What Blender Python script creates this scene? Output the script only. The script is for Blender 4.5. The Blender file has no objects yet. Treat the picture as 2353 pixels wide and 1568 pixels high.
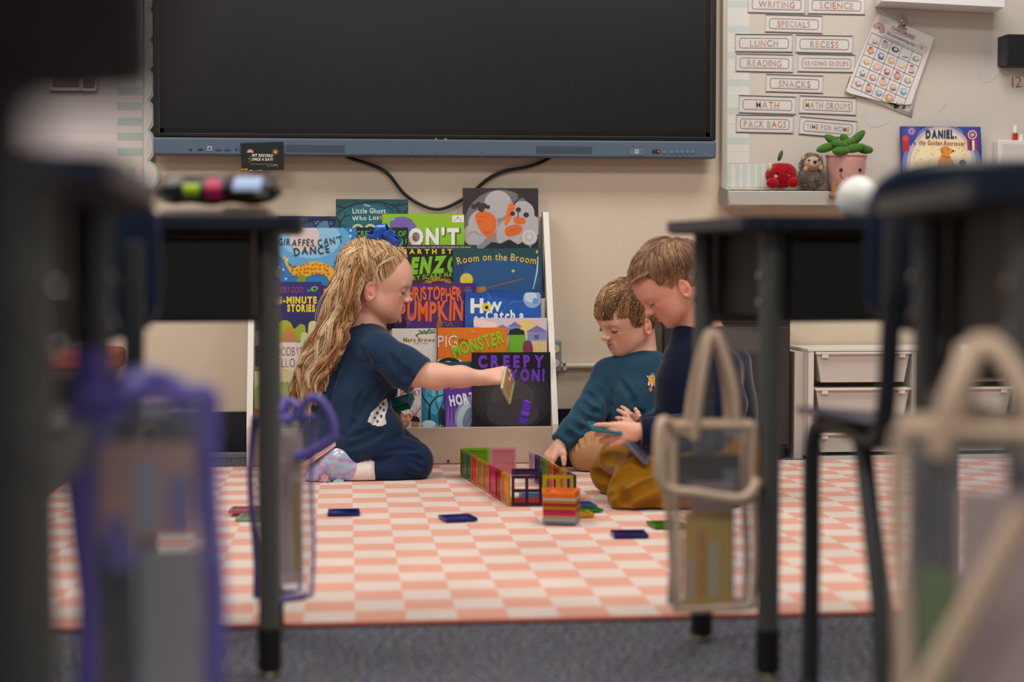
import bpy, math, random
import numpy as np
from mathutils import Vector, Matrix, noise
random.seed(7); rng = np.random.default_rng(11)
C = bpy.context.scene.collection
PI = math.pi

# ------------------------------------------------------------------ camera
FPX, CX, CY, HC = 3800.0, 1176.5, 784.0, 0.615
YAW = math.atan(378/FPX); PIT = math.atan(175/FPX)
f_ = Vector((math.sin(YAW)*math.cos(PIT), math.cos(YAW)*math.cos(PIT), -math.sin(PIT)))
r_ = Vector((math.cos(YAW), -math.sin(YAW), 0))
u_ = r_.cross(f_)
CAM = Vector((0, 0, HC))
cd = bpy.data.cameras.new('camera'); cam = bpy.data.objects.new('camera', cd); C.objects.link(cam)
cam.matrix_world = Matrix(((r_.x, u_.x, -f_.x, CAM.x), (r_.y, u_.y, -f_.y, CAM.y), (r_.z, u_.z, -f_.z, CAM.z), (0, 0, 0, 1)))
cd.sensor_width = 36; cd.lens = FPX/2353*36; cd.clip_start = 0.05; cd.clip_end = 60
cd.dof.use_dof = True; cd.dof.focus_distance = 4.95; cd.dof.aperture_fstop = 2.25; cd.dof.aperture_blades = 0
bpy.context.scene.camera = cam

# ------------------------------------------------------------------ world, lights, exposure
sc = bpy.context.scene
sc.view_settings.view_transform = 'Standard'; sc.view_settings.look = 'None'
sc.view_settings.exposure = 0.30; sc.view_settings.gamma = 1.0; sc.view_settings.use_curve_mapping = False
w = bpy.data.worlds.new('world'); sc.world = w; w.use_nodes = True
w.node_tree.nodes['Background'].inputs[0].default_value = (1.0, 0.93, 0.86, 1)
w.node_tree.nodes['Background'].inputs[1].default_value = 0.20
def area(name, loc, size, power, col=(1, .95, .88), rot=(0, 0, 0)):
    l = bpy.data.lights.new(name, 'AREA'); l.shape = 'RECTANGLE'; l.size, l.size_y = size; l.energy = power; l.color = col
    o = bpy.data.objects.new(name, l); o.location = loc; o.rotation_euler = rot; C.objects.link(o); return o
for i, (x, y, p) in enumerate([(-1.2, 4.2, 27), (1.5, 4.2, 27), (-1.3, 2.2, 33), (1.5, 2.2, 33), (0.1, -.8, 40)]):
    area('ceiling_lamp', (x, y, 2.75), (1.2, 0.6), p)

# ------------------------------------------------------------------ pixel helpers (photo frame 2353 x 1568)
def ray(px, py): return (f_*FPX + r_*(px-CX) - u_*(py-CY))
def at(px, py, Y):
    d = ray(px, py); return CAM + d*((Y-CAM.y)/d.y)
def onz(px, py, z=0.0):
    d = ray(px, py); return CAM + d*((z-CAM.z)/d.z)
def atd(px, py, dist):          # at a distance along the optical axis
    return CAM + ray(px, py)*(dist/FPX)

# ------------------------------------------------------------------ materials
def lin(c):
    if isinstance(c, str):
        c = c.lstrip('#'); c = ''.join(k*2 for k in c) if len(c) == 3 else c; c = [int(c[i:i+2], 16)/255 for i in (0, 2, 4)]
    return tuple((x/12.92 if x <= .04045 else ((x+.055)/1.055)**2.4) for x in c[:3])+(1,)
MATS = {}
def mat(name, col, rough=.5, metal=0, bump=0, bscale=200, var=0, vscale=20, coat=0, spec=.5, sheen=0, sss=0, trans=0, vcol=None, emit=0, bump2=0, b2scale=15, stretch=None, col2=None):
    if name in MATS: return MATS[name]
    m = bpy.data.materials.new(name); MATS[name] = m; m.use_nodes = True
    nt = m.node_tree; N = nt.nodes; L = nt.links; b = N['Principled BSDF']
    c = lin(col); b.inputs['Base Color'].default_value = c
    b.inputs['Roughness'].default_value = rough; b.inputs['Metallic'].default_value = metal
    b.inputs['Specular IOR Level'].default_value = spec
    b.inputs['Coat Weight'].default_value = coat; b.inputs['Coat Roughness'].default_value = .12
    if sheen: b.inputs['Sheen Weight'].default_value = sheen; b.inputs['Sheen Roughness'].default_value = .4
    if sss:
        b.inputs['Subsurface Weight'].default_value = sss; b.inputs['Subsurface Radius'].default_value = (.012, .004, .0025); b.inputs['Subsurface Scale'].default_value = .6
    if emit: b.inputs['Emission Color'].default_value = c; b.inputs['Emission Strength'].default_value = emit
    tc = None
    if bump or var or bump2:
        tc = N.new('ShaderNodeTexCoord'); co = tc.outputs['Object']
        if stretch:
            mp = N.new('ShaderNodeMapping'); mp.inputs['Scale'].default_value = stretch; L.new(co, mp.inputs[0]); co = mp.outputs[0]
    base = None
    if vcol:
        a = N.new('ShaderNodeVertexColor'); a.layer_name = vcol; base = a.outputs[0]; L.new(base, b.inputs['Base Color'])
    if var:
        n = N.new('ShaderNodeTexNoise'); n.inputs['Scale'].default_value = vscale; n.inputs['Detail'].default_value = 4; L.new(co, n.inputs[0])
        mx = N.new('ShaderNodeMix'); mx.data_type = 'RGBA'
        c2 = lin(col2) if col2 else tuple(x*(1-var) for x in c[:3])+(1,)
        mx.inputs[6].default_value = c; mx.inputs[7].default_value = c2
        if col2:
            rp = N.new('ShaderNodeValToRGB'); rp.color_ramp.elements[0].position = .5-var/2; rp.color_ramp.elements[1].position = .5+var/2; L.new(n.outputs[0], rp.inputs[0]); L.new(rp.outputs[0], mx.inputs[0])
        else: L.new(n.outputs[0], mx.inputs[0])
        if base:
            mm = N.new('ShaderNodeMix'); mm.data_type = 'RGBA'; mm.blend_type = 'MULTIPLY'; mm.inputs[0].default_value = 1
            mx.inputs[6].default_value = (1, 1, 1, 1); mx.inputs[7].default_value = (1-var,)*3+(1,)
            L.new(base, mm.inputs[6]); L.new(mx.outputs[2], mm.inputs[7]); L.new(mm.outputs[2], b.inputs['Base Color'])
        else: L.new(mx.outputs[2], b.inputs['Base Color'])
    if bump or bump2:
        prev = None
        for s, k in ((bump, bscale), (bump2, b2scale)):
            if not s: continue
            n = N.new('ShaderNodeTexNoise'); n.inputs['Scale'].default_value = k; n.inputs['Detail'].default_value = 3; L.new(co, n.inputs[0])
            bp = N.new('ShaderNodeBump'); bp.inputs['Strength'].default_value = min(1, s); bp.inputs['Distance'].default_value = .3/k if k > 60 else .12/k; L.new(n.outputs[0], bp.inputs['Height'])
            if prev: L.new(prev.outputs[0], bp.inputs['Normal'])
            prev = bp
        L.new(prev.outputs[0], b.inputs['Normal'])
    return m
def clear(name, col, fac=.35, rough=.15, spec=.5):
    if name in MATS: return MATS[name]
    m = mat(name, col, rough, spec=spec); nt = m.node_tree; N = nt.nodes; L = nt.links
    t = N.new('ShaderNodeBsdfTransparent'); t.inputs[0].default_value = lin(col); mx = N.new('ShaderNodeMixShader'); mx.inputs[0].default_value = fac
    out = [n for n in N if n.type == 'OUTPUT_MATERIAL'][0]
    L.new(t.outputs[0], mx.inputs[1]); L.new(N['Principled BSDF'].outputs[0], mx.inputs[2]); L.new(mx.outputs[0], out.inputs[0])
    return m
def ink(col, rough=.42):
    return mat('ink_'+(str(col).lstrip('#'))+('_%d' % int(rough*100)), col, rough)

# ------------------------------------------------------------------ objects
def tag(o, label=None, cat=None, group=None, kind=None):
    if label: o['label'] = label
    if cat: o['category'] = cat
    if group: o['group'] = group
    if kind: o['kind'] = kind
    return o
def thing(name, label, cat, loc=(0, 0, 0), rotz=0, group=None):
    o = bpy.data.objects.new(name, None); o.empty_display_size = .05; C.objects.link(o)
    o.location = loc; o.rotation_euler = (0, 0, rotz); return tag(o, label, cat, group)
def dup(root):
    r = root.copy(); C.objects.link(r)
    for ch in list(root.children):
        c = ch.copy(); C.objects.link(c); c.parent = r
        for g in ch.children:
            d = g.copy(); C.objects.link(d); d.parent = c
    return r

class MB:
    def __init__(s): s.v = []; s.f = []; s.m = []; s.sm = []
    def add(s, vs, fs, mi=0, smooth=False):
        o = len(s.v); s.v.extend([tuple(v) for v in vs]); s.f.extend([tuple(i+o for i in f) for f in fs]); s.m.extend([mi]*len(fs)); s.sm.extend([smooth]*len(fs)); return s
    def box(s, c, sz, R=None, mi=0):
        x, y, z = [q/2 for q in sz]; c = Vector(c)
        vs = [Vector((a*x, b*y, d*z)) for a in (-1, 1) for b in (-1, 1) for d in (-1, 1)]
        if R is not None: vs = [R @ v for v in vs]
        return s.add([c+v for v in vs], [(0, 1, 3, 2), (4, 6, 7, 5), (0, 4, 5, 1), (2, 3, 7, 6), (0, 2, 6, 4), (1, 5, 7, 3)], mi)
    def box2(s, a, b, mi=0):
        return s.box([(a[i]+b[i])/2 for i in range(3)], [abs(b[i]-a[i]) for i in range(3)], None, mi)
    def prism(s, pts, ext, mi=0, smooth=False):        # pts: 3D outline, ext: extrusion vector
        n = len(pts); ext = Vector(ext); p = [Vector(q) for q in pts]
        vs = p+[q+ext for q in p]
        fs = [tuple(range(n))[::-1], tuple(range(n, 2*n))]
        s.add(vs, fs, mi); s.add(vs, [(i, (i+1) % n, n+(i+1) % n, n+i) for i in range(n)], mi, smooth); return s
    def tube(s, pts, r, n=10, mi=0, closed=False, caps=True, flat=None, up=None):
        P = [Vector(p) for p in pts]; m = len(P); R = r if isinstance(r, (list, tuple)) else [r]*m
        vs = []; prev = None
        for i, p in enumerate(P):
            a = P[(i-1) % m] if (i or closed) else P[0]; b = P[(i+1) % m] if (i < m-1 or closed) else P[-1]
            t = (b-a).normalized() if (b-a).length > 1e-9 else Vector((0, 0, 1))
            if prev is None:
                q = Vector(up) if up else (Vector((0, 0, 1)) if abs(t.z) < .9 else Vector((1, 0, 0)))
                nn = (q-t*q.dot(t)).normalized()
            else: nn = (prev-t*prev.dot(t)).normalized()
            prev = nn; bb = t.cross(nn); fl = flat or (1, 1)
            for k in range(n):
                an = 2*PI*(k+.5)/n; vs.append(p+nn*math.cos(an)*R[i]*fl[0]+bb*math.sin(an)*R[i]*fl[1])
        fs = []
        for i in range(m if closed else m-1):
            j = (i+1) % m
            for k in range(n): fs.append((i*n+k, i*n+(k+1) % n, j*n+(k+1) % n, j*n+k))
        s.add(vs, fs, mi, n > 5)
        if caps and not closed: s.add(vs[:n], [tuple(range(n))[::-1]], mi); s.add(vs[-n:], [tuple(range(n))], mi)
        return s
    def ball(s, c, r, n=16, m=10, R=None, mi=0, disp=None):
        r = (r,)*3 if not isinstance(r, (tuple, list)) else r; c = Vector(c); vs = []
        for i in range(m+1):
            th = PI*i/m
            for k in range(n):
                ph = 2*PI*k/n; v = Vector((math.sin(th)*math.cos(ph), math.sin(th)*math.sin(ph), math.cos(th)))
                if disp: v = v*disp(v)
                v = Vector((v.x*r[0], v.y*r[1], v.z*r[2]))
                if R is not None: v = R @ v
                vs.append(c+v)
        return s.add(vs, [(i*n+k, (i+1)*n+k, (i+1)*n+(k+1) % n, i*n+(k+1) % n) for i in range(m) for k in range(n)], mi, True)
    def lathe(s, c, prof, n=24, mi=0):
        c = Vector(c); vs = [c+Vector((r*math.cos(2*PI*k/n), r*math.sin(2*PI*k/n), z)) for r, z in prof for k in range(n)]
        return s.add(vs, [(i*n+k, i*n+(k+1) % n, (i+1)*n+(k+1) % n, (i+1)*n+k) for i in range(len(prof)-1) for k in range(n)], mi, True)
    def build(s, name, mats, parent=None, world=False, bevel=0, seg=2, sub=0, solid=0):
        me = bpy.data.meshes.new(name); vs = s.v
        if world and parent is not None:
            bpy.context.view_layer.update()
            inv = parent_world(parent).inverted(); vs = [tuple(inv @ Vector(v)) for v in vs]
        me.from_pydata(vs, [], s.f)
        for m in (mats if isinstance(mats, (list, tuple)) else [mats]): me.materials.append(m)
        me.polygons.foreach_set('material_index', s.m); me.polygons.foreach_set('use_smooth', s.sm); me.update()
        o = bpy.data.objects.new(name, me); C.objects.link(o)
        if parent is not None: o.parent = parent
        if solid: q = o.modifiers.new('solid', 'SOLIDIFY'); q.thickness = solid; q.offset = 0
        if bevel: b = o.modifiers.new('bevel', 'BEVEL'); b.width = bevel; b.segments = seg; b.limit_method = 'ANGLE'; b.angle_limit = .6
        if sub: q = o.modifiers.new('sub', 'SUBSURF'); q.levels = q.render_levels = sub
        return o
def parent_world(p):
    m = p.matrix_basis.copy()
    while p.parent is not None: p = p.parent; m = p.matrix_basis @ m
    return m
def struct(name, mb, m, bevel=0): o = mb.build(name, m, bevel=bevel); o['kind'] = 'structure'; return o
def spline(pts, n=8, closed=False):
    P = [Vector(p) for p in pts]; out = []; m = len(P)
    for i in range(m if closed else m-1):
        a = P[(i-1) % m] if closed or i else P[0]; b = P[i]; c = P[(i+1) % m]; d = P[(i+2) % m] if closed or i < m-2 else P[-1]
        for k in range(n):
            t = k/n; out.append(.5*((2*b)+(c-a)*t+(2*a-5*b+4*c-d)*t*t+(3*b-a-3*c+d)*t**3))
    if not closed: out.append(P[-1])
    return out

# ------------------------------------------------------------------ flat print on real planes (covers, cards, signs)
GL = {}
def glyph(ch, bold=0.0):
    k = (ch, bold)
    if k in GL: return GL[k]
    cu = bpy.data.curves.new('g', 'FONT'); cu.body = ch; cu.size = 1; cu.offset = bold; cu.resolution_u = 3; cu.fill_mode = 'FRONT'
    o = bpy.data.objects.new('g', cu); me = o.to_mesh()
    vs = [(v.co.x, v.co.y) for v in me.vertices]; fs = [tuple(p.vertices) for p in me.polygons]
    o.to_mesh_clear(); bpy.data.objects.remove(o); bpy.data.curves.remove(cu)
    x0 = min([v[0] for v in vs], default=0); x1 = max([v[0] for v in vs], default=.25)
    GL[k] = ([(x-x0, y) for x, y in vs], fs, x1-x0); return GL[k]
CAPH = max(v[1] for v in glyph('H')[0])
class Face:
    """a plane in the place; print is laid on it in thin layers. O origin, U right, V up."""
    def __init__(s, O, U, V): s.O = Vector(O); s.U = Vector(U).normalized(); s.V = Vector(V).normalized(); s.N = s.U.cross(s.V); s.z = .0004; s.clip = None; s.new()
    def new(s): s.mb = MB(); s.mats = []
    def uv(s, px, py):
        d = ray(px, py); t = (s.O-CAM).dot(s.N)/d.dot(s.N); p = CAM+d*t-s.O; return p.dot(s.U), p.dot(s.V)
    def mi(s, col):
        m = col if not isinstance(col, str) else ink(col)
        if m not in s.mats: s.mats.append(m)
        return s.mats.index(m)
    def put(s, uvs, faces, col):
        if s.clip:
            x0, y0, x1, y1 = s.clip; out = []; fs = []
            for f in faces:
                P_ = [uvs[i] for i in f]
                if not all(x0 <= p[0] <= x1 and y0 <= p[1] <= y1 for p in P_): P_ = clip_poly(P_, s.clip)
                if len(P_) >= 3: fs.append(tuple(range(len(out), len(out)+len(P_)))); out += P_
            uvs, faces = out, fs
            if not fs: return
        s.mb.add([s.O+s.U*u+s.V*v+s.N*s.z for u, v in uvs], faces, s.mi(col))
    def lay(s): s.z += .00004
    def poly(s, pts, col, n=0):
        if n: pts = [(p.x, p.y) for p in spline([(a, b, 0) for a, b in pts], n, True)]
        s.lay(); uv = [s.uv(*p) for p in pts]
        if s.clip: uv = clip_poly(uv, s.clip)
        if len(uv) < 3: return
        a = sum(uv[i][0]*uv[(i+1) % len(uv)][1]-uv[(i+1) % len(uv)][0]*uv[i][1] for i in range(len(uv)))
        if a < 0: uv = uv[::-1]
        s.put(uv, [tuple(range(len(uv)))], col)
    def rect(s, x0, y0, x1, y1, col): s.poly([(x0, y0), (x1, y0), (x1, y1), (x0, y1)], col)
    def ell(s, cx, cy, rx, ry, col, rot=0, n=26):
        c, q = math.cos(rot), math.sin(rot)
        s.poly([(cx+rx*math.cos(t)*c-ry*math.sin(t)*q, cy+rx*math.cos(t)*q+ry*math.sin(t)*c) for t in [2*PI*i/n for i in range(n)]], col)
    def line(s, pts, w, col, n=0, closed=False):
        if n: pts = [(p.x, p.y) for p in spline([(a, b, 0) for a, b in pts], n, closed)]
        s.lay(); L = []; R = []; m = len(pts)
        for i, p in enumerate(pts):
            a = pts[(i-1) % m] if (i or closed) else p; b = pts[(i+1) % m] if (i < m-1 or closed) else p
            dx, dy = b[0]-a[0], b[1]-a[1]; l = math.hypot(dx, dy) or 1
            ww = w[i] if isinstance(w, list) else w
            L.append(s.uv(p[0]-dy/l*ww/2, p[1]+dx/l*ww/2)); R.append(s.uv(p[0]+dy/l*ww/2, p[1]-dx/l*ww/2))
        fs = [(i, (i+1) % m, m+(i+1) % m, m+i) for i in range(m if closed else m-1)]
        s.put(L+R, fs, col)
    def rr(s, x0, y0, x1, y1, r, w, col, rot=0, fill=None):
        cx, cy = (x0+x1)/2, (y0+y1)/2; pts = []
        for (qx, qy, a0) in ((x1-r, y0+r, -PI/2), (x1-r, y1-r, 0), (x0+r, y1-r, PI/2), (x0+r, y0+r, PI)):
            for i in range(5): a = a0+PI/2*i/4; pts.append((qx+r*math.cos(a), qy+r*math.sin(a)))
        c, q = math.cos(rot), math.sin(rot); pts = [(cx+(x-cx)*c-(y-cy)*q, cy+(x-cx)*q+(y-cy)*c) for x, y in pts]
        if fill: s.poly(pts, fill)
        if w: s.line(pts, w, col, closed=True)
    def text(s, t, cx, cy, h, col, w=None, rot=0, bold=.0, jit=0, arc=0, sp=.13, align='c', slant=0, seed=1, xs=1, taper=0):
        """cx,cy = centre of the cap-height line (photo px); h = cap height px; w = total width px"""
        rr_ = random.Random(seed); k = h/CAPH; x = 0; items = []
        for i, ch in enumerate(t):
            if ch == ' ': x += .33; continue
            g = glyph(ch, bold); items.append((ch, g, x, i)); x += g[2]+sp
        W = x-sp; sx = (w/W if w else k*xs); tot = W*sx
        s.lay(); nn = 0; nc = len(items)
        for ch, g, gx, i in items:
            c_ = col if isinstance(col, str) or not isinstance(col, (list, tuple)) else col[nn % len(col)]; nn += 1
            ox = (gx+g[2]/2)*sx-(tot/2 if align == 'c' else 0); tt = ox/(tot/2) if tot else 0
            a = rot+(rr_.uniform(-1, 1)*jit*.12 if jit else 0)+(arc*tt*.5 if arc else 0)
            oy = (rr_.uniform(-1, 1)*jit*h*.07 if jit else 0)+(arc*tot*.125*(tt*tt-1) if arc else 0)
            kk = k*(1+taper*tt)
            c, q = math.cos(a), math.sin(a); cr, qr = math.cos(rot), math.sin(rot); pts = []
            for vx, vy in g[0]:
                lx = (vx-g[2]/2)*sx+slant*vy*k; ly = -(vy-CAPH/2)*kk
                X, Yy = lx*c-ly*q, lx*q+ly*c
                pts.append(s.uv(cx+ox*cr-oy*qr+X, cy+ox*qr+oy*cr+Yy))
            s.put(pts, g[1], c_)
    def done(s, name, parent, label=None):
        if not s.mb.f: return None
        o = s.mb.build(name, s.mats, parent, world=parent is not None)
        if label: o['label'] = label
        s.new(); return o
def clip_poly(uv, box):
    x0, y0, x1, y1 = box
    for ax, lim, sg in ((0, x0, 1), (0, x1, -1), (1, y0, 1), (1, y1, -1)):
        out = []
        for i in range(len(uv)):
            a, b = uv[i], uv[(i+1) % len(uv)]; ia = (a[ax]-lim)*sg >= 0; ib = (b[ax]-lim)*sg >= 0
            if ia: out.append(a)
            if ia != ib:
                t = (lim-a[ax])/(b[ax]-a[ax]); out.append((a[0]+(b[0]-a[0])*t, a[1]+(b[1]-a[1])*t))
        uv = out
        if not uv: break
    return uv
def face_y(Y): return Face((0, Y, 0), (1, 0, 0), (0, 0, 1))

# ------------------------------------------------------------------ the room
YW = at(530, 1052, 1).y and onz(530, 1052).y          # wall plane
# carpet floor
mcarp = bpy.data.materials.new('carpet'); mcarp.use_nodes = True
def carpet_nodes(m):
    nt = m.node_tree; N = nt.nodes; L = nt.links; b = N['Principled BSDF']; tc = N.new('ShaderNodeTexCoord')
    n = N.new('ShaderNodeTexNoise'); n.inputs['Scale'].default_value = 130; n.inputs['Detail'].default_value = 3; L.new(tc.outputs['Object'], n.inputs[0])
    v = N.new('ShaderNodeTexVoronoi'); v.inputs['Scale'].default_value = 260; L.new(tc.outputs['Object'], v.inputs['Vector'])
    r = N.new('ShaderNodeValToRGB'); e = r.color_ramp.elements
    e[0].position = .36; e[0].color = lin('#2c2d33'); e[1].position = .68; e[1].color = lin('#aaa6a4')
    for p, c in ((.44, '#4b4e58'), (.5, '#625c6c'), (.56, '#737680')): q = e.new(p); q.color = lin(c)
    L.new(n.outputs[0], r.inputs[0])
    mx = N.new('ShaderNodeMix'); mx.data_type = 'RGBA'; mx.blend_type = 'MULTIPLY'; mx.inputs[0].default_value = .45
    L.new(r.outputs[0], mx.inputs[6]); L.new(v.outputs['Color'], mx.inputs[7]); L.new(mx.outputs[2], b.inputs['Base Color'])
    bp = N.new('ShaderNodeBump'); bp.inputs['Strength'].default_value = .9; bp.inputs['Distance'].default_value = .004; L.new(n.outputs[0], bp.inputs['Height']); L.new(bp.outputs[0], b.inputs['Normal'])
    b.inputs['Roughness'].default_value = .95; b.inputs['Specular IOR Level'].default_value = .1
carpet_nodes(mcarp)
struct('floor', MB().box2((-4, -2.5, -.05), (4.5, YW, 0)), mcarp)
mwall = mat('wall_paint', '#d9c8b2', .75, bump=.25, bscale=160, bump2=.15, b2scale=7, var=.04, vscale=3)
struct('wall_back', MB().box2((-4, YW, -.05), (4.5, YW+.1, 3.0)), mwall)
mnavy = mat('baseboard_navy', '#0c1220', .35)
mb = MB().box2((-4, YW-.006, .012), (4.5, YW, .148)); struct('baseboard_back', mb, mnavy, bevel=.002)
struct('trim_1', MB().box2((-4, YW-.014, 0), (4.5, YW-.0062, .018)), mat('trim_grey', '#7d8084', .4), bevel=.002)

# conduit with outlet box right of the display rack
mcond = mat('painted_conduit', '#cabfae', .45)
a = at(1290, 842, YW-.02); b = at(1900, 838, YW-.02)
t = thing('wall_conduit', 'cream painted conduit pipe running along the wall right of the book rack', 'pipe', (a.x, YW-.013, a.z))
mb = MB().tube([(a.x-.02, YW-.013, a.z), (b.x, YW-.013, a.z)], .0095, 14); mb.build('pipe', mcond, t, world=True)
c = at(1297, 838, YW-.02); MB().box((c.x, YW-.012, a.z), (.012, .023, .028)).build('pipe_strap', mcond, t, world=True, bevel=.002)
MB().lathe((0, 0, 0), [(0, .0), (.004, 0), (.0035, .003), (0, .003)], 10).build('screw', mat('steel', '#9a9a98', .3, 1), t).matrix_basis = Matrix.Translation(Vector((c.x, YW-.026, a.z+.008))-t.location) @ Matrix.Rotation(PI/2, 4, 'X')
p0 = at(1245, 782, YW-.04); p1 = at(1290, 856, YW-.04)
t = thing('outlet_box', 'grey surface outlet box half hidden behind the white book rack', 'outlet', ((p0.x+p1.x)/2, YW, (p0.z+p1.z)/2))
MB().box(((p0.x+p1.x)/2, YW-.022, (p0.z+p1.z)/2), (p1.x-p0.x, .042, p0.z-p1.z)).build('box_body', mat('box_grey', '#7b878c', .45), t, world=True, bevel=.006)
for py in (802, 835):
    q = at(1276, py, YW-.046)
    mb = MB().tube([(q.x, YW-.043, q.z), (q.x, YW-.047, q.z)], .0135, 18); mb.build('socket', mat('socket_ivory', '#d8c9a4', .4), t, world=True)
    MB().box((q.x-.002, YW-.0475, q.z+.002), (.003, .001, .008)).build('slot', mat('slot_dark', '#15140f', .6), t, world=True)

# ------------------------------------------------------------------ rug
mrug = bpy.data.materials.new('checked_rug'); mrug.use_nodes = True
RX0, RYF = onz(697.7, 1430).x, onz(1176, 1433).y
CK = .0882
def rug_nodes(m):
    nt = m.node_tree; N = nt.nodes; L = nt.links; b = N['Principled BSDF']; tc = N.new('ShaderNodeTexCoord')
    n = N.new('ShaderNodeTexNoise'); n.inputs['Scale'].default_value = 320; n.inputs['Detail'].default_value = 2; L.new(tc.outputs['Object'], n.inputs[0])
    w = N.new('ShaderNodeVectorMath'); w.operation = 'MULTIPLY_ADD'; L.new(n.outputs['Color'], w.inputs[0]); w.inputs[1].default_value = (.004, .004, 0); L.new(tc.outputs['Object'], w.inputs[2])
    ck = N.new('ShaderNodeTexChecker'); ck.inputs['Scale'].default_value = 1/CK; ck.inputs['Color1'].default_value = lin('#e6a692'); ck.inputs['Color2'].default_value = lin('#e5d2c8')
    mp = N.new('ShaderNodeMapping'); mp.inputs['Location'].default_value = (-.002, -.002, .03); L.new(w.outputs[0], mp.inputs[0]); L.new(mp.outputs[0], ck.inputs[0])
    n2 = N.new('ShaderNodeTexNoise'); n2.inputs['Scale'].default_value = 900; L.new(tc.outputs['Object'], n2.inputs[0])
    n3 = N.new('ShaderNodeTexNoise'); n3.inputs['Scale'].default_value = 5; L.new(tc.outputs['Object'], n3.inputs[0])
    ad = N.new('ShaderNodeMath'); ad.operation = 'ADD'; L.new(n2.outputs[0], ad.inputs[0]); L.new(n3.outputs[0], ad.inputs[1])
    rp = N.new('ShaderNodeMapRange'); rp.inputs[1].default_value = .6; rp.inputs[2].default_value = 1.4; rp.inputs[3].default_value = .84; rp.inputs[4].default_value = 1.1; L.new(ad.outputs[0], rp.inputs[0])
    mx = N.new('ShaderNodeMix'); mx.data_type = 'RGBA'; mx.blend_type = 'MULTIPLY'; mx.inputs[0].default_value = 1
    L.new(ck.outputs[0], mx.inputs[6]); L.new(rp.outputs[0], mx.inputs[7]); L.new(mx.outputs[2], b.inputs['Base Color'])
    bp = N.new('ShaderNodeBump'); bp.inputs['Strength'].default_value = .7; bp.inputs['Distance'].default_value = .003; L.new(n2.outputs[0], bp.inputs['Height']); L.new(bp.outputs[0], b.inputs['Normal'])
    b.inputs['Roughness'].default_value = .95; b.inputs['Specular IOR Level'].default_value = .08; b.inputs['Sheen Weight'].default_value = .15
rug_nodes(mrug)
NX0, NX1, NY = -8, 27, 25
rt = thing('checked_rug', 'large salmon and cream checkerboard rug lying on the dark carpet', 'rug', (RX0, RYF, 0))
RT = .008
mb = MB(); gx = [RX0+CK*(i/2) for i in range(NX0*2, NX1*2+1)]; gy = [RYF+CK*j/2 for j in range(0, NY*2+1)]
def rug_z(x, y):
    z = RT+.0015*noise.noise(Vector((x*1.7, y*1.7, .3)))
    return z
vs = [(x, y, rug_z(x, y)) for y in gy for x in gx]; nxg = len(gx)
mb.add(vs, [(j*nxg+i, j*nxg+i+1, (j+1)*nxg+i+1, (j+1)*nxg+i) for j in range(len(gy)-1) for i in range(nxg-1)], 0, True)
mb.build('woven_pile', mrug, rt, world=True)
X0, X1, Y0, Y1 = gx[0], gx[-1], gy[0], gy[-1]
bd = MB().box2((X0+.002, Y0+.002, 0.0005), (X1-.002, Y1-.002, RT-.003)); bd.build('rug_backing', mat('rug_backing', '#5a2f33', .9), rt, world=True)
edge = [(X0, Y0, RT*.55), (X1, Y0, RT*.55), (X1, Y1, RT*.55), (X0, Y1, RT*.55)]
MB().tube(edge, RT*.6, 8, closed=True).build('bound_edge', mat('rug_edge', '#c9705f', .9), rt, world=True)
RUG_Y1 = Y1

# ------------------------------------------------------------------ interactive display
YT = YW-.075
t = thing('interactive_display', 'wide black interactive display screen mounted on the back wall', 'screen', (at(1000, 362, YT).x, YW, at(1000, 362, YT).z))
pl = at(353, 362, YT); pr = at(1645, 362, YT); zb = at(1000, 360, YT).z; zt = at(1000, 319, YT).z; ztop = zb+1.06
fm = mat('display_frame', '#141112', .35); bar = mat('display_bar', '#4f6174', .5)
MB().box2((pl.x, YT, zt), (pr.x, YW-.028, ztop)).build('display_body', fm, t, world=True, bevel=.004)
MB().box2((pl.x, YT-.006, zb), (pr.x, YW-.028, zt-.0015)).build('speaker_bar', bar, t, world=True, bevel=.006, seg=3)
sx0 = at(377, 300, YT).x; sx1 = at(1622, 300, YT).x; sz0 = at(1000, 302, YT).z+.003
MB().box2((sx0, YT-.0015, sz0), (sx1, YT+.004, ztop-.04)).build('screen_glass', mat('screen_glass', '#0d0f0e', .32, spec=.42, var=.25, vscale=2.5), t, world=True)
g = face_y(YT-.0016); g.z = 0
inner = [(366, 0), (366, 309), (1633, 318), (1633, 0)]
ex0 = at(366, 300, YT).x; ex1 = at(1633, 300, YT).x; ez = at(1000, 312, YT).z
for q in (((ex0, YT-.0035, ez), (ex1, YT-.001, ez+.0018)), ((ex0, YT-.0035, ez), (ex0+.0015, YT-.001, ztop-.02)), ((ex1-.0015, YT-.0035, ez), (ex1, YT-.001, ztop-.02))):
    MB().box2(*q).build('glass_rim', mat('rim_light', '#5d5a56', .35, .6), t, world=True)
MB().box2((ex0+.003, YT-.001, ez+.003), (sx0, YT+.001, ztop-.02)).build('inner_border', mat('inner_black', '#060606', .25), t, world=True)
MB().box2((sx1, YT-.001, ez+.003), (ex1-.003, YT+.001, ztop-.02)).build('inner_border', MATS['inner_black'], t, world=True)
MB().box2((ex0+.003, YT-.001, ez+.003), (ex1-.003, YT+.001, sz0)).build('inner_border', MATS['inner_black'], t, world=True)
g = face_y(YT-.0001)
g.text('BenQ', 1014, 323, 9, '#b9b6b2', w=29, bold=.012); g.done('maker_logo', t)
g = face_y(YT-.0062)
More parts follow.
